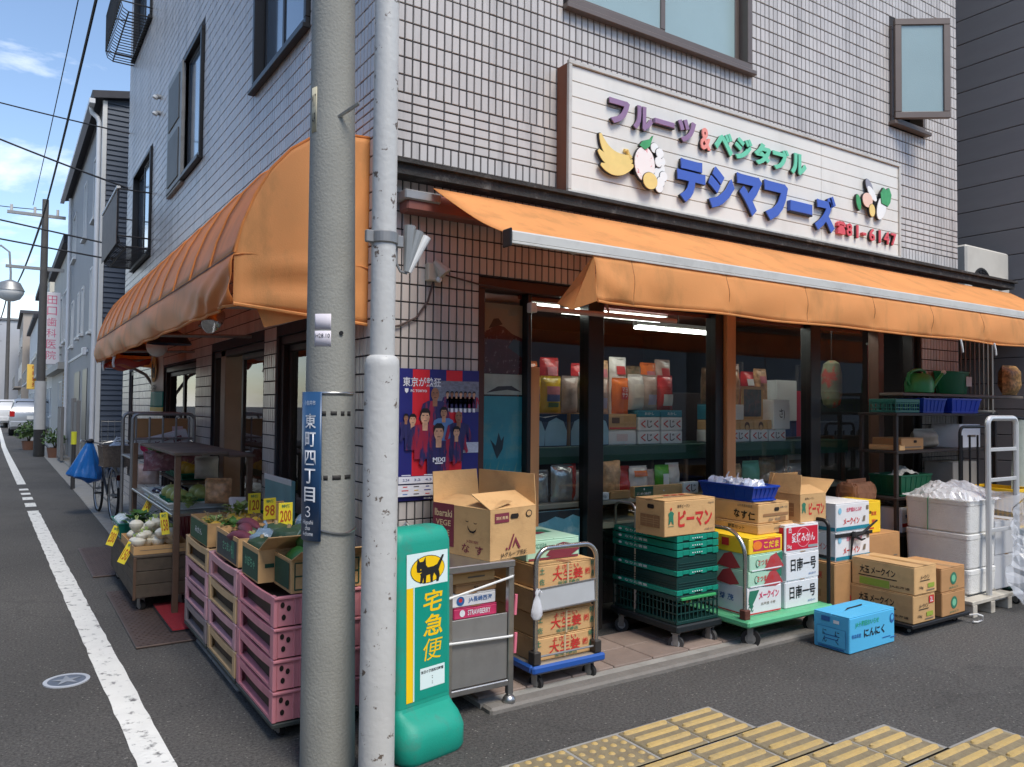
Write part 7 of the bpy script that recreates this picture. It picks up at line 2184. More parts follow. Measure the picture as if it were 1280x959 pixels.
carton('upright piece of brown card behind a price card', -.26, .93, .70, .08, .03, .20, 10, CARD, [], tape=False, name='cardboard_sheet', cat='cardboard')
# blue sign stand leaning by the wall
t = thing('folded_sign', 'pale glass panel leaning against the side wall beneath the window', 'panel', (-.05, 1.45, .05))
MB().rbox(-.03, .0, -.30, .30, 0, .95, .004).build('panel', mat('pale_teal_panel', (120, 168, 170), .3, var=.15), t)
MB().rbox(-.034, -.03, -.31, .31, .92, .96, .002).build('top_trim', WHITE, t)

# ---------------------------------------------------------------- display shelf by the side door
ds_ = thing('display_rack', 'rusty brown steel display rack beside the side door', 'rack', (-.62, 2.02, 0.012))
RUST = mat('rust_brown', (104, 82, 66), .6, metal=.2, var=.2, ns=7, dirt=.5, ds=8, dcol=(76, 54, 42))
for x in (0, .50):
    for y in (0, 2.1):
        MB().rbox(x - .02, x + .02, y - .02, y + .02, 0.0, 1.12, .003).build('upright', RUST, ds_)
MB().rbox(-.03, .34, -.03, 1.6, 1.12, 1.142, .003).build('top_board', mat('worn_board', (104, 92, 80), .8, var=.25, ns=5, dirt=.5), ds_)
MB().rbox(.345, .53, -.03, 2.13, 1.10, 1.118, .003).build('back_rail', mat('worn_board'), ds_)
MB().rbox(-.025, .52, .05, 2.1, .68, .70, .003).build('middle_shelf', STEEL, ds_)
MB().rbox(.2, .52, .9, 2.1, .82, .84, .003).build('rear_shelf', RUST, ds_)
for k, (x, y, z_, w_, d_, lab) in enumerate(((-.64, 2.25, .7125, .42, .62, 'white tray of green-skinned melons on the display rack'), (-.64, 2.95, .7125, .42, .56, 'white tray lined with green pads, far half of the display rack'), (-.40, 3.10, .8525, .28, .85, 'green tray of yellow melons on the raised back shelf'))):
    lattice_crate(lab, x, y, z_, w_, d_, .055, mat('tray_white', (206, 210, 206), .4) if k < 2 else mat('tray_green', (20, 120, 90), .4), style='tub', name='tray', cat='tray')
MG = mat('pale_melon', (176, 176, 96), .45, var=.25, ns=8, rnd=.1, stretch=(1, 1, .3))
TG_ = mat('tray_green')
for k, (x, y) in enumerate(((-.53, 2.40), (-.53, 2.60), (-.53, 2.80), (-.34, 2.50), (-.34, 2.72))):
    t = thing('green_cup', 'green plastic cup holding a melon on the white tray', 'cup', (x, y, .72), 0, 'melon cups on the display rack')
    MB().lathe([(.055, 0), (.075, .015), (.085, .055), (.08, .055), (.06, .012), (0, .01)], 18).build('cup', TG_, t, smooth=True)
    t = thing('melon', 'pale green melon sitting in a green cup on the white tray', 'melon', (x, y, .735), 40 * k, 'melons in green cups')
    MB().ball((0, 0, .06), .07, .07, .062, 18, 12).build('flesh', MG, t, smooth=True)
    MB().cyl((0, 0, .12), (.004, 0, .137), .006, n=6).build('stalk', mat('stem_tan'), t)
rg = random.Random(3)
produce('yellow_melon', 'golden melon on the raised back shelf of the display rack', 'melon', 'golden melons on the back shelf', [(-.30 + .10 * (i % 2), 3.2 + .17 * (i // 2), .868, rg.uniform(.9, 1.1), 40 * i) for i in range(8)], mk_melon(YF, 'yellow_melon', .06))
def _auberg():
    t = thing('aubergine', '', '')
    MB().tube([(-.07, 0, .02), (-.05, 0, .022), (.0, 0, .028), (.05, 0, .03), (.08, 0, .026), (.09, 0, .024)], [.006, .016, .026, .03, .02, .004], 10).build('flesh', mat('aubergine_skin', (48, 30, 58), .25, var=.2, rnd=.1), t, smooth=True)
    MB().cyl((-.07, 0, .02), (-.10, 0, .026), .009, .005, 7).build('cap', mat('stem_green', (80, 120, 70), .6), t)
    return t
produce('dark_aubergine', 'dark purple aubergine in the far white tray', 'aubergine', 'aubergines in the far tray', [(-.55 + .06 * (i % 4), 3.05 + .13 * (i // 4), .735 + .02 * (i % 2), .8, 80 + 15 * (i % 3)) for i in range(12)], lambda: _auberg())
# hanging yellow labels
for k, (x, y, z_, s_, lab) in enumerate(((-.655, 2.22, .55, '158', 'slim yellow price label hanging off the melon tray'), (-.66, 3.2, .60, '100', 'slim yellow price label hanging off the far tray'), (-.93, 3.10, .36, '200', 'slim yellow price label on the teal basket of turnips'), (-.92, 2.45, .33, '150', 'slim yellow price label on the carton of turnips'))):
    price_card(lab, x, y, z_, -18, .055, .16, s_, True, tilt=(-8, 24, 20, 26)[k])
# red crates under the rack
for k, (z_, lab) in enumerate(((.046, 'lower'), (.352, 'upper'))):
    t = lattice_crate('deep red ribbed crate under the display rack, %s of two' % lab, -.42, 2.20, z_, .38, .95, .305, mat('red_crate', (150, 22, 38), .45, var=.1), style='tub', name='plastic_crate')
# rusty cart with white turnips
rc = thing('wooden_cart', 'weathered dark wheeled box cart of white turnips beside the steel plate', 'cart', (-.86, 2.22, 0))
OLDW = mat('old_wood', (86, 76, 64), .8, var=.25, ns=4, stretch=(5, 1, 5), dirt=.5, ds=5, dcol=(56, 50, 40), bump=.3, bs=30)
for k in range(3):
    z0 = .11 + .095 * k
    MB().rbox(0, .40, 0, .02, z0, z0 + .091, .003).build('end_plank', OLDW, rc)
    MB().rbox(0, .02, .021, 1.38, z0, z0 + .091, .003).build('side_plank', OLDW, rc)
    MB().rbox(.38, .40, .021, 1.38, z0, z0 + .091, .003).build('side_plank', OLDW, rc)
MB().rbox(.021, .379, .021, 1.38, .11, .13, .003).build('floor', OLDW, rc)
MB().rbox(-.004, .404, -.006, 1.385, .392, .410, .004).build('lid_board', OLDW, rc)
for x in (-.006, .385):
    MB().rbox(x, x + .02, -.008, -.001, .10, .40, .002).build('corner_iron', RUST, rc)
for x in (.06, .34):
    for y in (.08, 1.30):
        wheel(rc, (x, y, 0), .04, .024, 25)
carton('open brown carton of white turnips on the weathered cart', -.86, 2.26, .411, .38, .70, .06, 0, CARD, [('front', 'rect', 0, .5, .3, .004, INKGY)], opened=True, flaps=(None, None, None, None))
lattice_crate('teal basket of bagged turnips on the far end of the weathered cart', -.87, 3.05, .411, .30, .50, .12, mat('teal_basket2', (20, 110, 96), .4, var=.1), style='tub', name='basket', cat='basket')
TUR = mat('turnip_white', (226, 222, 204), .4, var=.08, ns=5, rnd=.06)
def mk_turnip():
    t = thing('turnip', '', '')
    MB().lathe([(.002, -.012), (.006, .0), (.03, .014), (.045, .035), (.044, .052), (.028, .068), (.01, .074)], 14).build('root', TUR, t, smooth=True)
    q = MB()
    for a in (0, 120, 240):
        q.tube([(0, 0, .07), (.012 * math.cos(R(a)), .012 * math.sin(R(a)), .10)], .005, 5)
    q.build('cut_stems', mat('stem_pale', (176, 196, 120), .6), t)
    return t
rg = random.Random(21)
sp = []
for i in range(40):
    layer = 0 if i < 24 else (1 if i < 35 else 2)
    sp.append((-.82 + .30 * rg.random(), 2.32 + (.58 - .12 * layer) * rg.random() + .05 * layer, .43 + .055 * layer + .012 * rg.random(), rg.uniform(.85, 1.15), rg.uniform(0, 360)))
produce('turnip', 'white turnip heaped in the open carton on the weathered cart', 'turnip', 'turnips heaped on the cart', sp, mk_turnip)
for i in range(6):
    t = thing('bagged_turnips', 'cloudy plastic bag of turnips in the teal basket', 'bag', (-.80 + .14 * (i % 2), 3.14 + .14 * (i // 2), .46), 50 * i, 'bagged turnips in the teal basket')
    MB().ball((0, 0, .05), .08, .075, .06, 12, 8, .2, i).build('bag_body', film_mat('cloudy_film', (206, 220, 222), .85, .2), t, smooth=True)
# barred trolley with flattened cartons
bc = thing('cage_trolley', 'grey barred trolley holding flattened cartons past the display rack', 'trolley', (-.62, 4.35, 0))
for k in range(5):
    MB().tube([(.12 * k + .03, 0, 1.0), (.12 * k + .03, 0, 1.37)], .010, 6).build('bar', GALV, bc)
MB().tube(loop_pts((0, 0, .08), (.56, 0, .08), 1.32, .06, 6), .016, 8).build('frame', GALV, bc)
MB().tube(loop_pts((0, .7, .08), (.56, .7, .08), 1.32, .06, 6), .016, 8).build('frame', GALV, bc)
for z_ in (1.0, 1.16):
    MB().tube([(0, 0, z_), (.56, 0, z_)], .012, 6).build('rail', GALV, bc)
MB().rbox(-.02, .58, -.02, .72, .075, .10, .004).build('deck', GALV, bc)
MB().rbox(-.01, .57, .02, .70, .96, .98, .004).build('tray', GALV, bc)
for x in (.03, .53):
    for y in (.03, .67):
        wheel(bc, (x, y, 0), .028, .02)
t = carton('tilted brown carton in the grey barred trolley', -.58, 4.55, 1.01, .50, .22, .34, 0, CARDB, [('front', 'rect', .6, .7, .1, .05, mat('ink_pale'))])
t = carton('white carton with pink print tilted in the grey barred trolley', -.56, 4.40, .982, .48, .13, .16, 0, CWHITE, [('front', 'text', .0, .5, .36, .07, INKM, 'いちご園'), ('front', 'disc', -.7, .5, .08, .09, mat('ink_pink'))], tape=False)
t.rotation_euler = (0, R(-14), 0)
t.location.z += .055
bag('pink and white flower packet hanging under the top board of the rack', -.38, 3.6, .90, .5, .17, .10, mat('flower_pack', (150, 96, 104), .5, var=.6, ns=16, dirt=.6, ds=18, dcol=(220, 210, 210)), -20, None, 121, name='flower_packet', cat='packet')

# ---------------------------------------------------------------- bicycle with a blue bag
bk = thing('bicycle', 'old silver bicycle with a wicker basket parked by the wall', 'bicycle', (-.46, 7.2, 0), 4)
CHR = mat('bike_chrome', (190, 190, 188), .3, metal=.7, var=.06)
TYR = RUBBER
def ring_pts(c, r_, n=28):
    return [(c[0], c[1] + r_ * math.cos(2 * math.pi * i / n), c[2] + r_ * math.sin(2 * math.pi * i / n)) for i in range(n)]
for y in (0, 1.06):
    wl_ = MB().tube(ring_pts((0, y, .33), .315), .017, 7, closed=True).build('wheel', TYR, bk, smooth=True)
    MB().tube(ring_pts((0, y, .33), .293), .009, 6, closed=True).build('rim', CHR, wl_, smooth=True)
    q = MB()
    for i in range(14):
        a = 2 * math.pi * i / 14
        q.cyl((.012 if i % 2 else -.012, y, .33), (0, y + .29 * math.cos(a), .33 + .29 * math.sin(a)), .0018, n=4)
    q.cyl((-.04, y, .33), (.04, y, .33), .018, n=10)
    q.build('spokes', CHR, wl_)
    fp = [(0, y + .345 * math.cos(R(20 + 10 * i)), .33 + .345 * math.sin(R(20 + 10 * i))) for i in range(15)]
    q = MB()
    q.tube(fp, .02, 6)
    q.build('mudguard', CHR, bk, smooth=True)
FRM = mat('bike_frame', (60, 62, 66), .35, metal=.4)
q = MB()
q.tube([(0, 0, .33), (0, .38, .30), (0, .30, .68)], .016, 8).tube([(0, .38, .30), (0, .86, .62)], .018, 8).tube([(0, .30, .62), (0, .84, .74)], .016, 8).tube([(0, 0, .33), (0, .30, .64)], .011, 8)
q.build('frame', FRM, bk, smooth=True)
MB().tube([(.045, 1.06, .33), (.045, .95, .62), (0, .86, .68)], .012, 7).build('fork', CHR, bk, smooth=True)
MB().tube([(-.045, 1.06, .33), (-.045, .95, .62), (0, .86, .68)], .012, 7).build('fork', CHR, bk, smooth=True)
MB().tube([(0, .90, .55), (0, .83, .95)], .014, 8).build('stem', CHR, bk)
MB().tube([(-.29, .66, .98), (-.26, .80, 1.0), (-.12, .86, .97), (0, .84, .95), (.12, .86, .97), (.26, .80, 1.0), (.29, .66, .98)], .012, 8).build('handlebar', CHR, bk, smooth=True)
q = loft(MB(), [(.24, .05, .12, .04, .76), (.24, .095, .13, .06, .79), (.24, .09, .125, .06, .83), (.24, .06, .1, .05, .845)])
q.build('saddle', BLACKPL, bk, smooth=True)
MB().cyl((0, .29, .66), (0, .26, .77), .012, n=8).build('seat_post', CHR, bk)
MB().rbox(-.07, .07, -.28, .16, .69, .705, .003).build('carrier', CHR, bk)
MB().tube([(.05, 0, .33), (.05, -.15, .69)], .007, 6).build('carrier_stay', CHR, bk)
MB().tube([(-.05, 0, .33), (-.05, -.15, .69)], .007, 6).build('carrier_stay', CHR, bk)
MB().rbox(-.035, .035, -.36, -.345, .54, .61, .005).build('reflector', mat('reflector_dark', (60, 20, 20), .2), bk)
MB().rbox(.06, .16, .33, .40, .25, .27, .004).build('pedal', BLACKPL, bk)
MB().rbox(-.16, -.06, .35, .42, .32, .34, .004).build('pedal', BLACKPL, bk)
WICK = mat('wicker', (126, 112, 98), .75, var=.25, ns=30, bump=.5, bs=60)
wb = lattice_crate('', -.19, -.30, .706, .38, .34, .26, WICK, style='tub', name='wicker_basket')
for k_ in ('label', 'category'):
    del wb[k_]
wb.parent = bk
t = thing('plastic_bag', 'white shopping bag stuffed in the wicker bicycle basket', 'bag', (-.43, 7.06, .76))
MB().ball((0, 0, .15), .15, .14, .10, 12, 8, .3, 8).build('bag_body', FILMW, t, smooth=True)
MB().tube([(-.06, 0, .22), (-.02, 0, .31), (.05, 0, .30), (.07, 0, .21)], .014, 6).build('bag_handle', FILMW, t, smooth=True)
bl = thing('blue_bag', 'bright blue sheet bag draped over the bicycle handlebar', 'bag', (-.68, 7.95, .46))
def blb(u, v):
    a = 2 * math.pi * u
    r_ = (.03 + .27 * (1 - v) ** .75) * (1 + .10 * math.sin(5 * a + 3 * v) + .05 * math.sin(11 * a))
    if v < .12:
        r_ *= .25 + .75 * (v / .12) ** .5
    return (r_ * math.cos(a) * .75 - .06 * (1 - v), r_ * math.sin(a) * .8, .52 * v - .04 * math.cos(a) * (1 - v))
MB().grid(blb, 40, 18).build('bag_body', cloth_mat('blue_sheet', (36, 116, 196), .25, .35, coat=.2, bump=.3, bs=9), bl, smooth=True)
MB().ball((0, 0, .53), .05, .06, .03, 10, 6, .4, 3).build('tied_top', BLACKPL, bl)
# leafy bunches, so the cartons look full
LEAFG = mat('leafy_green', (66, 112, 44), .55, var=.35, ns=14, island=.35, rnd=.15)
def bunch(label, x, y, z_, s_, seed, m_=LEAFG, n=46, flat=.5):
    t = thing('leafy_bunch', label, 'greens', (x, y, z_), seed * 37)
    rg_ = random.Random(seed)
    q = MB()
    for _ in range(n):
        a = rg_.uniform(0, 6.28)
        r_ = rg_.uniform(.02, .11) * s_
        h_ = rg_.uniform(.03, .12) * s_ * flat * 1.6
        c = Vector((r_ * math.cos(a), r_ * math.sin(a), h_))
        d = Vector((math.cos(a), math.sin(a), rg_.uniform(.1, 1.2))).normalized()
        sd_ = d.cross(Vector((0, 0, 1))).normalized()
        up_ = sd_.cross(d)
        l_, w_ = rg_.uniform(.05, .09) * s_, rg_.uniform(.018, .034) * s_
        q.add([c - d * l_ * .4, c + sd_ * w_ + up_ * .006, c + d * l_ * .6 - up_ * .012, c - sd_ * w_ + up_ * .006, c + up_ * .003], [(0, 1, 4), (1, 2, 4), (2, 3, 4), (3, 0, 4)])
    q.build('leaves', m_, t, kind='stuff')
    q = MB()
    for k in range(7):
        a = 2 * math.pi * k / 7
        q.tube([(0, 0, 0), (.04 * s_ * math.cos(a), .04 * s_ * math.sin(a), .05 * s_)], [.006, .004], 5)
    q.build('stalks', mat('stem_pale'), t)
PALEG = mat('pale_greens', (150, 170, 96), .55, var=.3, ns=14, island=.3)
for k, (x, y, z_, s_, m_, lab) in enumerate(((-.56, 1.10, .74, .7, PALEG, 'pale leafy bunch on the yellow fruit carton next to its front edge'), (-.34, 1.40, .76, .9, PALEG, 'pale leafy bunch at the back of the yellow fruit carton'), (-.52, .84, .74, .8, LEAFG, 'leafy green bunch between the fruit and sweet potato cartons'), (-.50, .36, .74, .7, PALEG, 'pale leafy bunch beside the sweet potatoes'), (-.20, .12, .80, .7, LEAFG, 'leafy bunch on top of the pumpkins'), (-.72, 3.02, .52, 1.1, LEAFG, 'leafy bunch between the turnips and the teal basket'), (-.45, 3.72, .98, 1.3, LEAFG, 'leafy bunch on the far end of the display rack'), (-.50, 2.26, .73, .9, PALEG, 'pale leafy bunch at the near end of the melon tray'))):
    bunch(lab, x, y, z_, s_, k + 1, m_)
for k, (x, y, z_, c_) in enumerate(((-.28, 1.9, .30, 'red'), (-.16, 2.05, .62, 'white'), (-.52, 4.0, .75, 'clear'), (-.30, 2.2, .755, 'nuts'), (-.22, 3.0, .87, 'white'))):
    bag(('red vegetable bag slumped beside the red crate', 'white produce bag propped near the side door', 'cloudy produce bag at the far end of the melon tray', 'brown produce bag by the rack upright', 'white produce bag on the raised back shelf')[k], x, y, z_, .2, .18, .12, COLS[c_], -30, None, 140 + k)
# ---------------------------------------------------------------- neighbouring buildings along the side street
LG = mat('light_grey_panel', (140, 142, 146), .6, var=.05, ns=1.5, dirt=.2, ds=1.2, dcol=(140, 140, 142), streak=.3)
DGS = mat('slate_siding', (74, 84, 98), .6, var=.08, ns=2)
WPIPE = mat('white_pipe', (220, 222, 224), .4, var=.03)
def win(parent, x, y0, y1, z0, z1, glass=BLUEGL, frame=WHITE, bars=1, sill=True, shade=.03):
    """a window set in a wall that faces the side street (-x)"""
    f_ = ring(MB(), y0, y1, z0, z1, .05, x - shade, x + .02, 'y').build('window', frame, parent)
    MB().box(x - .006, x - .002, y0 + .04, y1 - .04, z0 + .04, z1 - .04).build('pane', glass, f_)
    for k in range(bars):
        y = y0 + (y1 - y0) * (k + 1) / (bars + 1)
        MB().box(x - .02, x - .007, y - .02, y + .02, z0 + .05, z1 - .05).build('glazing_bar', frame, f_)
    if sill:
        MB().box(x - .08, x - .001, y0 - .05, y1 + .05, z0 - .06, z0 - .001).build('sill', frame, f_)
    return f_
gb = thing('grey_house', 'pale grey three-storey house with slate siding on its end wall', 'house', (0, 0, 0))
GX = -.16
MB().box(GX, 6, 13.02, 21.7, 0, 7.45).build('walls', LG, gb)
q = MB()
for k in range(74):
    z0 = .06 + .1 * k
    q.add([(GX + .06, 13.018, z0), (6, 13.018, z0), (6, 12.995, z0 + .004), (GX + .06, 12.995, z0 + .004), (GX + .06, 13.016, z0 + .098), (6, 13.016, z0 + .098)], [(0, 1, 2, 3), (3, 2, 5, 4)])
q.build('end_siding', DGS, gb, kind='stuff')
MB().rbox(GX - .02, GX + .06, 12.98, 13.06, 0, 7.4, .005).build('corner_trim', WHITE, gb)
MB().cyl((GX - .06, 13.16, 0), (GX - .06, 13.16, 7.0), .045, n=12).build('downpipe', WPIPE, gb, smooth=True)
MB().tube([(GX - .06, 13.16, 7.0), (GX - .10, 13.16, 7.1), (GX - .19, 13.18, 7.18), (GX - .21, 13.18, 7.29)], .045, 10).build('pipe_elbow', WPIPE, gb, smooth=True)
MB().cyl((GX - .06, 20.9, 0), (GX - .06, 20.9, 7.2), .045, n=12).build('downpipe', WPIPE, gb, smooth=True)
q = MB()
q.add([(GX - .2, 12.9, 7.46), (3, 12.9, 8.1), (6.5, 12.9, 7.46), (GX - .2, 22.0, 7.42), (3, 22.0, 8.1), (6.5, 22.0, 7.42)], [(0, 1, 4, 3), (1, 2, 5, 4)])
q.build('roof', mat('roof_dark', (62, 62, 68), .7, var=.1), gb, thick=.14)
MB().add([(GX, 13.02, 7.45), (6, 13.02, 7.45), (3, 13.02, 8.02)], [(0, 1, 2)]).build('gable', DGS, gb)
MB().box(GX - .26, GX - .16, 12.9, 22.0, 7.28, 7.37).build('eaves_gutter', WPIPE, gb)
for a in ((13.9, 14.5, 5.3, 6.6), (16.2, 16.8, 5.3, 6.6), (14.3, 14.75, 3.0, 4.35), (16.4, 16.85, 3.1, 4.2), (17.6, 18.0, 3.1, 4.2), (19.4, 20.1, 3.0, 4.2), (19.2, 20.2, 5.3, 6.5)):
    win(gb, GX, *a)
for a in ((15.1, 16.2, .1, 2.25), (17.0, 18.6, .1, 2.25)):
    MB().box(GX - .012, GX - .002, *a).build('doorway', mat('dark_doorway', (52, 58, 66), .4, var=.1), gb)
MB().rbox(GX - .09, GX - .002, 15.35, 15.6, 2.55, 2.72, .01).build('porch_lamp', WPIPE, gb)
MB().box(GX - .02, GX - .002, 15.0, 21.0, 2.6, 2.66).build('storey_band', WHITE, gb)
FEN = mat('fence_grey', (120, 118, 116), .6, var=.1)
for k, (y0, y1, h_) in enumerate(((13.6, 14.3, 1.45), (14.7, 15.0, 1.5), (18.4, 19.0, 1.3), (19.2, 19.7, 1.3))):
    t = thing('fence_panel', ('tall grey gate panel beside the white downpipe', 'slim grey gate post with a letter slot', 'grey fence panel near the far pole', 'second grey fence panel against the dark hedge')[k], 'fence', (-.42, (y0 + y1) / 2, .06))
    for j in range(max(2, int((y1 - y0) / .12))):
        ya = y0 + (y1 - y0) * j / max(2, int((y1 - y0) / .12)) - (y0 + y1) / 2
        yb = y0 + (y1 - y0) * (j + 1) / max(2, int((y1 - y0) / .12)) - (y0 + y1) / 2
        MB().rbox(-.03, .03, ya + .003, yb - .003, .06, h_, .004).build('board', FEN, t)
    for s2 in (-1, 1):
        MB().rbox(-.035, .035, s2 * (y1 - y0) / 2 - .04, s2 * (y1 - y0) / 2 + .04, 0, h_ + .04, .004).build('post', FEN, t)
t = thing('mesh_fence', 'low grey wire mesh fence closing the alley by the siding', 'fence', (-.1, 12.6, .035))
for k in range(17):
    MB().cyl((.11 * k, 0, 0), (.11 * k, 0, 1.15), .006, n=5).build('wire', GALV, t)
for z_ in (.05, .4, .75, 1.12):
    MB().cyl((0, 0, z_), (1.76, 0, z_), .007, n=5).build('rail', GALV, t)
t = thing('traffic_post', 'yellow-topped marker post beside the blue bag', 'post', (-.62, 11.6, .0))
MB().cyl((0, 0, 0), (0, 0, .78), .035, n=12).build('post', mat('marker_dark', (60, 60, 60), .6), t)
MB().cyl((0, 0, .78), (0, 0, 1.0), .045, n=12).build('reflector_cap', mat('marker_yellow', (220, 220, 60), .5), t)

# pale building with the vertical clinic sign
pb2 = thing('clinic_building', 'pale building with a tall vertical pink-lettered sign', 'building', (0, 0, 0))
BEI = mat('pale_render', (170, 168, 162), .7, var=.06, ns=1, dirt=.25, ds=1, dcol=(150, 148, 144), streak=.3)
MB().box(-.1, 8, 22.3, 31.0, 0, 6.2).build('walls', BEI, pb2)
MB().box(-.3, 8.1, 22.2, 31.1, 6.2, 6.45).build('roof', mat('roof_dark'), pb2)
MB().box(-.35, -.1, 22.4, 30.9, 2.5, 2.7).build('canopy', BEI, pb2)
for a in ((23.2, 24.6, 3.4, 5.0), (25.4, 26.8, 3.4, 5.0), (28, 29.4, 3.4, 5.0), (24.5, 26.0, .4, 2.2)):
    win(pb2, -.1, *a)
for k in range(14):
    MB().box(-.13, -.102, 22.45, 24.0, .9 + .11 * k, .98 + .11 * k).build('louvre', mat('louvre_brown', (150, 128, 104), .7, var=.15), pb2)
vs_ = thing('clinic_sign', 'tall white projecting sign with pink vertical lettering', 'sign', (-.62, 25.5, 2.75))
MB().rbox(-.02, .46, -.09, .09, 0, 2.35, .01).build('panel', mat('sign_pale', (224, 220, 222), .5, var=.03), vs_)
for k, ch in enumerate('田口歯科医院'):
    put_text(vs_, ch, 'front', (.22, -.0915, 2.10 - .36 * k), .27, .28, mat('ink_clinic', (214, 100, 132), .6), bold=0)
for z_ in (.3, 2.1):
    MB().box(.4, .75, -.02, .02, z_, z_ + .05).build('bracket', GALV, vs_)
# buildings further along
def block(label, y0, y1, h_, x, col, wins=3, floors=2):
    t = thing('street_building', label, 'building', (0, 0, 0))
    m_ = mat('render_%d_%d' % (y0, int(h_ * 10)), col, .75, var=.06, ns=.8, dirt=.2, ds=.8, dcol=(120, 118, 112))
    MB().box(x, x + 9, y0, y1, 0, h_).build('walls', m_, t)
    MB().box(x - .25, x + 9.1, y0 - .15, y1 + .15, h_, h_ + .25).build('roof', mat('roof_dark'), t)
    for f_ in range(floors):
        z0 = .9 + 2.7 * f_
        for k in range(wins):
            a = y0 + (y1 - y0) * (k + .25) / wins
            win(t, x, a, a + (y1 - y0) * .5 / wins, z0, min(z0 + 1.3, h_ - .3), bars=1)
    MB().box(x - .5, x - .001, y0 + .3, y1 - .3, 2.75, 2.85).build('balcony_slab', m_, t)
    q = MB()
    for k in range(int((y1 - y0 - .6) / .25)):
        q.box(x - .5, x - .47, y0 + .3 + .25 * k, y0 + .33 + .25 * k, 2.85, 3.75)
    q.box(x - .51, x - .46, y0 + .3, y1 - .3, 3.75, 3.8)
    q.build('balcony_rail', GALV, t)
    return t
block('pale two-storey house just past the clinic building', 31.5, 40, 5.6, .1, (196, 194, 188))
block('cream apartment block beyond the silver car', 41, 54, 8.0, .15, (190, 184, 168), 4, 3)
block('white building far down the side street', 55, 72, 7.0, .1, (206, 206, 206), 4, 2)
block('brownish house far down the side street', 73, 90, 9.0, -.4, (160, 150, 140), 4, 3)
block('grey block at the bend of the side street', 92, 125, 10.0, -2.2, (170, 172, 176), 5, 3)
block('beige block closing the view down the street', 128, 150, 9.0, -6.5, (184, 176, 160), 5, 3)
ysn = thing('yellow_sign', 'small yellow projecting shop sign far down the street', 'sign', (-.65, 44, 2.2))
MB().rbox(0, .72, -.08, .08, 0, 1.3, .02).build('panel', mat('sign_amber', (240, 196, 90), .5, var=.05), ysn)
for k, ch in enumerate('中華料理'):
    put_text(ysn, ch, 'front', (.36, -.082, 1.13 - .3 * k), .26, .24, mat('ink_marker'), bold=.03)
MB().box(.7, .85, -.03, .03, .9, 1.0).build('bracket', GALV, ysn)

# far utility pole, with wires
def far_pole(label, x, y, h_, sleeve):
    t = thing('utility_pole', label, 'pole', (x, y, 0))
    MB().cyl((0, 0, 0), (0, 0, h_), .125, .08, n=16).build('shaft', mat('dark_pole', (86, 84, 82), .8, var=.12), t, smooth=True)
    if sleeve:
        MB().cyl((0, 0, .02), (0, 0, .75), .14, .138, n=18).build('black_sleeve', mat('sleeve_black', (44, 44, 44), .7), t, smooth=True)
        MB().cyl((0, 0, .755), (0, 0, 2.1), .146, .142, n=18).build('white_sleeve', mat('sleeve_white', (186, 186, 184), .7, var=.06), t, smooth=True)
    for z_ in (h_ - .5, h_ - 2.0):
        MB().box(-.9, .5, -.04, .04, z_, z_ + .08).build('cross_arm', GALV, t)
    for k in range(3):
        MB().cyl((-.8 + .55 * k, 0, h_ - .42), (-.8 + .55 * k, 0, h_ - .25), .035, n=8).build('insulator', mat('porcelain', (200, 196, 190), .3), t)
    return t
far_pole('dark utility pole with black and white sleeves down the side street', -.80, 21.4, 7.2, True)
far_pole('utility pole far beyond the silver car', -1.5, 52, 8.5, False)
far_pole('utility pole at the far bend of the street', -2.4, 80, 9.0, False)
sl_ = thing('street_lamp', 'white globe street lamp on a curved arm', 'street lamp', (-2.35, 28.0, 0))
MB().cyl((0, 0, 0), (0, 0, 6.3), .07, .05, n=12).build('post', GALV, sl_, smooth=True)
MB().tube([(0, 0, 6.3), (.15, 0, 6.75), (.5, 0, 6.9), (.75, 0, 6.7), (.8, 0, 6.0), (.8, 0, 5.6)], .035, 8).build('arm', GALV, sl_, smooth=True)
MB().lathe([(.06, .36), (.30, .28), (.42, .05), (.40, -.05), (.30, -.22), (.12, -.30)], 20, (.8, 0, 5.3)).build('globe', mat('lamp_globe', (226, 226, 222), .3), sl_, smooth=True)
MB().lathe([(.02, .46), (.3, .34), (.44, .06), (.43, .05)], 20, (.8, 0, 5.3)).build('cap', GALV, sl_, smooth=True)
WIRE = mat('cable_black', (34, 34, 36), .6)
def cable(label, a, b, sag, r_, n=24):
    a, b = Vector(a), Vector(b)
    pts = [a + (b - a) * (i / n) - Vector((0, 0, sag * 4 * (i / n) * (1 - i / n))) for i in range(n + 1)]
    o = MB().tube(pts, r_, 5).build('overhead_cable', WIRE, None, smooth=True)
    tag(o, label, 'cable', 'overhead cables')
cable('thick overhead cable running from the concrete pole down the side street', (-.57, -.73, 8.3), (-.86, 21.4, 6.7), .35, .022)
cable('thin overhead cable beside the thick one above the side street', (-.66, -.73, 8.6), (-1.1, 21.4, 7.0), .25, .009)
cable('overhead cable crossing the street to the top of the tiled side wall', (-7.5, 15.5, 8.6), (0, 10.4, 6.02), .15, .012)
cable('overhead cable crossing above the iron window guard', (-7.5, 15.5, 9.1), (0, 10.42, 5.10), .2, .016)
cable('overhead cable ending beside the brown guard screen', (-7.5, 14.0, 5.9), (0, 10.44, 4.10), .05, .014)
cable('lowest overhead cable reaching the tiled side wall', (-7.5, 14.0, 5.35), (0, 10.43, 3.86), .05, .014)
cable('overhead cable between the far dark pole and the next one', (-.86, 21.4, 6.7), (-1.6, 52, 8.0), .5, .03)
cable('overhead cable between the two farthest poles', (-1.6, 52, 8.0), (-2.4, 80, 8.5), .6, .04)
cable('thin overhead cable slanting to the far dark pole', (-7.5, 30, 9.5), (-.86, 21.4, 6.9), .3, .012)

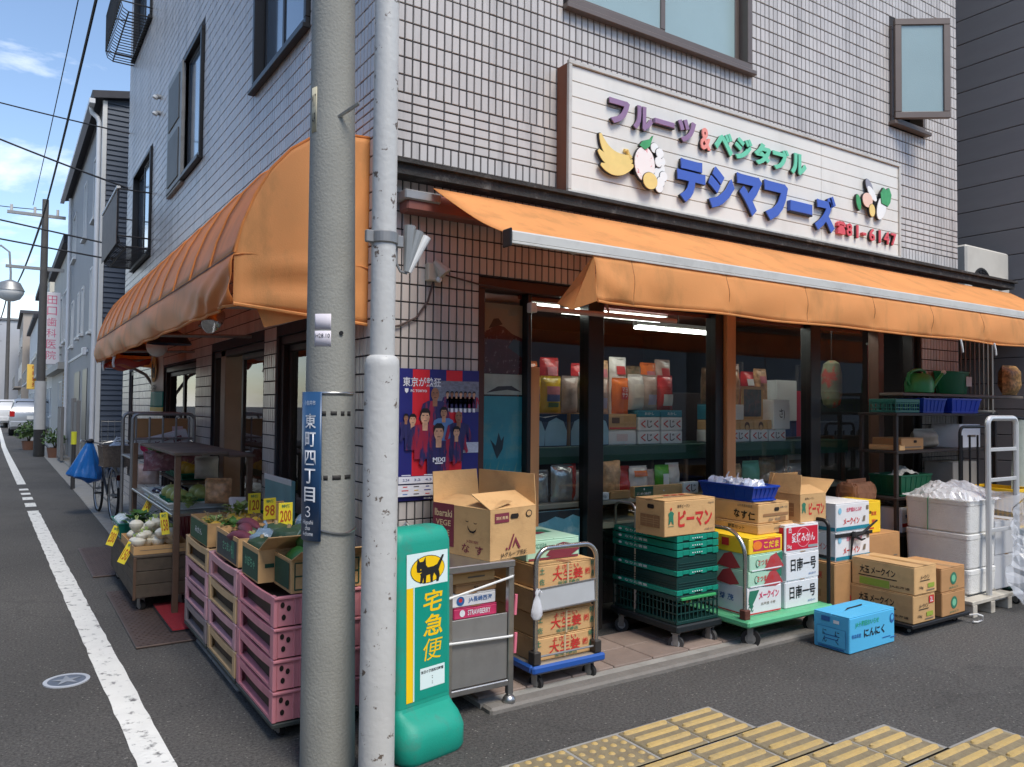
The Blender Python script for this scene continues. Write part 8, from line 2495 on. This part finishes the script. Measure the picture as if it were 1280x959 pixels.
# ---------------------------------------------------------------- cars and a shrub down the street
def car(label, x, y, rz, paint, van=False, s_=1.0):
    t = thing('parked_van' if van else 'parked_car', label, 'van' if van else 'car', (x, y, 0), rz)
    hw = .86
    if van:
        secs = [(-2.2, .35, 1.05, 1.05), (-2.15, .30, 1.15, 1.75), (-1.9, .28, 1.2, 1.92), (.9, .28, 1.2, 1.92), (1.35, .28, 1.15, 1.80), (1.85, .30, 1.08, 1.12), (2.2, .34, .98, 1.0), (2.28, .40, .80, .82)]
    else:
        secs = [(-2.25, .42, .95, .98), (-2.2, .32, 1.02, 1.12), (-2.0, .28, 1.02, 1.45), (-1.65, .26, 1.03, 1.66), (-.2, .26, 1.02, 1.68), (.35, .26, 1.0, 1.58), (1.0, .27, .98, 1.06), (1.9, .30, .92, .95), (2.2, .36, .78, .8)]
    q = MB()
    rows_ = []
    for yy_, zb, zw, zt in secs:
        k = .80 if zt - zw > .3 else .96
        rows_.append([(hw * .93, yy_, zb), (hw, yy_, zb + .12), (hw, yy_, zw - .1), (hw * .97, yy_, zw), (hw * k, yy_, zt - .05 if zt - zw > .3 else zt), (hw * k * .8, yy_, zt), (-hw * k * .8, yy_, zt), (-hw * k, yy_, zt - .05 if zt - zw > .3 else zt), (-hw * .97, yy_, zw), (-hw, yy_, zw - .1), (-hw, yy_, zb + .12), (-hw * .93, yy_, zb)])
    n = 12
    q.add([p for r_ in rows_ for p in r_], [(j * n + i, (j + 1) * n + i, (j + 1) * n + (i + 1) % n, j * n + (i + 1) % n) for j in range(len(rows_) - 1) for i in range(n)] + [tuple(range(n)), tuple(range((len(rows_) - 1) * n, len(rows_) * n))[::-1]])
    q.build('body', paint, t, smooth=True)
    CG = mat('car_glass', (26, 32, 36), .06, spec=.9)
    if van:
        MB().add([(-.68, -2.19, 1.15), (.68, -2.19, 1.15), (.62, -2.10, 1.72), (-.62, -2.10, 1.72)], [(0, 1, 2, 3)]).build('rear_window', CG, t)
        wins = ((-1.9, -.7), (-.6, .3), (.4, 1.2))
        zt = 1.72
    else:
        MB().add([(-.70, -2.225, 1.06), (.70, -2.225, 1.06), (.62, -1.86, 1.56), (-.62, -1.86, 1.56)], [(0, 1, 2, 3)]).build('rear_window', CG, t)
        wins = ((-1.7, -.8), (-.7, .2), (.28, .75))
        zt = 1.52
    for a, b in wins:
        for s2 in (-1, 1):
            MB().add([(s2 * (hw * .985), a, 1.06 if not van else 1.2), (s2 * (hw * .985), b, 1.06 if not van else 1.2), (s2 * (hw * .845), b - .06, zt), (s2 * (hw * .845), a + .06, zt)], [(0, 1, 2, 3)]).build('side_window', CG, t)
    for yy_ in (-1.4, 1.4):
        for s2 in (-1, 1):
            w_ = MB().cyl((s2 * (hw - .2), yy_, .32), (s2 * (hw + .01), yy_, .32), .32, n=22).build('wheel', RUBBER, t)
            MB().cyl((s2 * (hw - .1), yy_, .32), (s2 * (hw + .018), yy_, .32), .2, n=14).build('rim', STEEL, w_)
    for s2 in (-1, 1):
        MB().rbox(s2 * .76 - .10, s2 * .76 + .10, -2.27, -2.16, .86 if not van else .9, 1.12 if not van else 1.25, .02).build('tail_light', mat('tail_red', (170, 30, 30), .25), t)
        MB().rbox(s2 * .66 - .14, s2 * .66 + .14, 2.14, 2.25, .66, .80, .02).build('headlight', mat('head_clear', (220, 224, 226), .15), t)
    MB().rbox(-.84, .84, -2.34, -2.18, .40, .66, .03).build('bumper', paint if not van else BLACKPL, t)
    MB().rbox(-.2, .2, -2.30, -2.255, .74, .90, .004).build('number_plate', WHITE, t)
    return t
SILV = mat('silver_paint', (176, 180, 184), .3, metal=.5, var=.03, coat=.6)
car('silver estate car parked down the side street beyond the dark pole', -.55, 39.4, 0, SILV)
car('small white car parked ahead of the silver one', -1.2, 52.5, 0, mat('white_car', (214, 214, 214), .3, coat=.6, var=.02))
car('white delivery van parked across the street from the shopfront', 3.4, -9.2, 90, mat('white_car'), van=True)
def shrub(label, x, y, s_, seed, n=420):
    t = thing('shrub', label, 'shrub', (x, y, 0))
    rg = random.Random(seed)
    MB().lathe([(.16, 0), (.20, .28), (.18, .28), (.14, .05), (0, .04)], 16).build('pot', mat('pot_brown', (120, 84, 66), .8), t, smooth=True)
    q = MB()
    for _ in range(n):
        a, b = rg.uniform(0, 6.28), rg.uniform(-.2, 1)
        r_ = rg.random() ** .4 * (1 + .25 * math.sin(3 * a + seed))
        c = Vector((r_ * .42 * s_ * math.cos(a) * math.sqrt(max(0, 1 - b * b)), r_ * .42 * s_ * math.sin(a) * math.sqrt(max(0, 1 - b * b)), .45 + .5 * s_ * b * r_))
        u = Vector((rg.uniform(-1, 1), rg.uniform(-1, 1), rg.uniform(-.3, 1))).normalized()
        v = u.orthogonal().normalized()
        l_ = rg.uniform(.05, .10) * s_
        q.add([c - u * l_, c + v * l_ * .4, c + u * l_, c - v * l_ * .4], [(0, 1, 2, 3)])
    q.build('leaves', mat('leaf_green', (74, 100, 52), .6, var=.3, ns=3, island=.35), t, kind='stuff')
    q = MB()
    for k in range(5):
        a = 2 * math.pi * k / 5
        q.tube([(0, 0, .2), (.08 * math.cos(a), .08 * math.sin(a), .5), (.2 * s_ * math.cos(a), .2 * s_ * math.sin(a), .8)], [.018, .012, .006], 6)
    q.build('stems', mat('bark', (84, 66, 52), .9), t)
shrub('potted leafy shrub at the foot of the far dark pole', -.95, 25.2, .9, 3)
shrub('dark potted shrub behind the grey fence panels', -.45, 20.6, .7, 5, 300)

# ---------------------------------------------------------------- neighbour beside the shopfront
nb = thing('dark_house', 'dark grey house clad in wide horizontal boards beside the shop', 'house', (0, 0, 0))
DKG = mat('charcoal_board', (160, 152, 147), .55, var=.06, ns=1.5, rnd=.05, stretch=(1, 1, 6), bump=.08, bs=20)
MB().box(8.02, 14, -1.2, 9, 0, 9.5).build('walls', mat('charcoal_back', (40, 39, 40), .8), nb)
bd = MB().rbox(-.02, .0, -1.2, 9.0, .004, .292, .004).mesh('board')
for k in range(32):
    o = obj('board', bd, DKG, nb)
    o.location = (8.02, 0, .05 + .296 * k)
lr = thing('lean_to', 'dark lean-to roof filling the gap beside the shop', 'lean-to', (0, 0, 0))
MB().rbox(6.05, 7.99, .0, 1.6, 2.42, 2.50, .005).build('roof_slab', mat('leanto_dark', (56, 54, 54), .8, var=.15), lr)
MB().box(6.05, 7.99, 1.3, 1.4, 0, 2.42).build('back_wall', mat('leanto_wall', (46, 42, 42), .9, var=.15), lr)
for k in range(9):
    MB().cyl((6.15 + .09 * k, .12, 1.5), (6.15 + .09 * k, .12, 2.4), .008, n=5).build('rail_bar', GALV, lr)
for z_ in (1.5, 2.4):
    MB().cyl((6.1, .12, z_), (7.0, .12, z_), .012, n=6).build('rail', GALV, lr)
for x in (6.12, 6.95):
    MB().box(x - .015, x + .015, .11, .14, 0, 2.42).build('rail_post', GALV, lr)
ac = thing('air_conditioner', 'beige outdoor air conditioner unit on the lean-to roof', 'air conditioner', (7.22, .42, 2.502))
ACW = mat('ac_beige', (206, 202, 192), .5, var=.04, dirt=.2, ds=4, dcol=(160, 152, 138))
for x in (-.3, .3):
    MB().rbox(x - .05, x + .05, -.16, .16, 0, .05, .005).build('foot', BLACKPL, ac)
MB().rbox(-.46, .46, -.15, .15, .05, .76, .02).build('casing', ACW, ac)
q = MB()
for k in range(7):
    q.tube([(-.14 + (.03 + .026 * k) * math.cos(2 * math.pi * i / 24), -.156, .33 + (.03 + .026 * k) * math.sin(2 * math.pi * i / 24)) for i in range(24)], .003, 4, closed=True)
for k in range(8):
    a = math.pi * k / 8
    q.cyl((-.14 - .19 * math.cos(a), -.157, .33 - .19 * math.sin(a)), (-.14 + .19 * math.cos(a), -.157, .33 + .19 * math.sin(a)), .003, n=4)
q.build('fan_grille', BLACKPL, ac)
put_rect(ac, 'front', (-.14, -.1515, .33), .42, .42, mat('fan_dark', (46, 46, 48), .7), 'fan_opening', disc=True)
MB().rbox(.22, .38, -.19, -.151, .18, .46, .01).build('valve_cover', ACW, ac)
MB().tube([(.30, -.17, .18), (.31, -.20, .08), (.36, -.2, .03), (.41, -.1, .02)], .02, 8).build('pipe', mat('lagging', (196, 190, 176), .7), ac, smooth=True)
# houses across the street, seen in the glass
def far_side(label, x0, x1, h_, col, y=-15.0):
    t = thing('street_house', label, 'house', (0, 0, 0))
    m_ = mat('across_%d' % int(x0), col, .75, var=.06, ns=.8)
    MB().box(x0, x1, y - 8, y, 0, h_).build('walls', m_, t)
    q = MB().add([(x0 - .3, y + .4, h_), (x1 + .3, y + .4, h_), (x1 + .3, y - 4, h_ + 1.6), (x0 - .3, y - 4, h_ + 1.6), (x0 - .3, y - 8.4, h_), (x1 + .3, y - 8.4, h_)], [(0, 1, 2, 3), (3, 2, 5, 4)])
    q.build('roof', mat('roof_tile', (84, 60, 60), .7, var=.12), t, thick=.12)
    for z0 in (1.0, 3.7):
        if z0 + 1.5 < h_:
            for k in range(3):
                a = x0 + (x1 - x0) * (k + .2) / 3
                b = x0 + (x1 - x0) * (k + .8) / 3
                f_ = ring(MB(), a, b, z0, z0 + 1.3, .06, y + .002, y + .05, 'x').build('window', WHITE, t)
                MB().box(a + .05, b - .05, y + .004, y + .012, z0 + .05, z0 + 1.25).build('pane', BLUEGL, f_)
    MB().box((x0 + x1) / 2 - .5, (x0 + x1) / 2 + .5, y + .002, y + .04, 0, .98).build('door_step', m_, t)
far_side('pale house across the street reflected in the shop glass', -14, -5, 5.6, (196, 190, 180))
far_side('tan house across the street reflected in the shop glass', -4, 6, 6.0, (176, 164, 150))
far_side('white house across the street reflected in the shop glass', 7, 18, 5.2, (206, 206, 204))
far_side('grey house across the street far past the van', 19, 32, 6.4, (170, 172, 176))
# houses on the other side of the side street
def opposite(label, y0, y1, h_, col):
    t = thing('street_house', label, 'house', (0, 0, 0))
    m_ = mat('opp_%d' % int(y0), col, .75, var=.06, ns=.8)
    MB().box(-15.5, -7.6, y0, y1, 0, h_).build('walls', m_, t)
    MB().add([(-7.2, y0 - .3, h_), (-7.2, y1 + .3, h_), (-11.5, y1 + .3, h_ + 1.5), (-11.5, y0 - .3, h_ + 1.5), (-16, y0 - .3, h_), (-16, y1 + .3, h_)], [(0, 1, 2, 3), (3, 2, 5, 4)]).build('roof', mat('roof_tile'), t, thick=.12)
    for z0 in (1.0, 3.7):
        for k in range(3):
            a, b = y0 + (y1 - y0) * (k + .2) / 3, y0 + (y1 - y0) * (k + .8) / 3
            f_ = ring(MB(), a, b, z0, z0 + 1.3, .06, -7.598, -7.55, 'y').build('window', WHITE, t)
            MB().box(-7.596, -7.588, a + .05, b - .05, z0 + .05, z0 + 1.25).build('pane', BLUEGL, f_)
opposite('cream house across the side street from the awning', -1, 8.5, 5.4, (196, 188, 172))
opposite('grey house across the side street further along', 9.5, 19, 5.6, (170, 172, 176))
opposite('white house across the side street near the corner', -11.5, -2, 5.2, (204, 202, 198))
t = thing('red_banner', 'dark red cloth banner hanging inside the last shop opening', 'banner', (4.95, .25, 1.55))
MB().grid(lambda u, v: (.22 * u, .02 * math.sin(9 * u), .55 * (1 - v)), 12, 6).build('cloth', cloth_mat('banner_red', (150, 34, 48), .2), t, smooth=True, thick=.002)
MB().cyl((-.02, 0, .56), (.24, 0, .56), .01, n=8).build('rod', GALV, t)
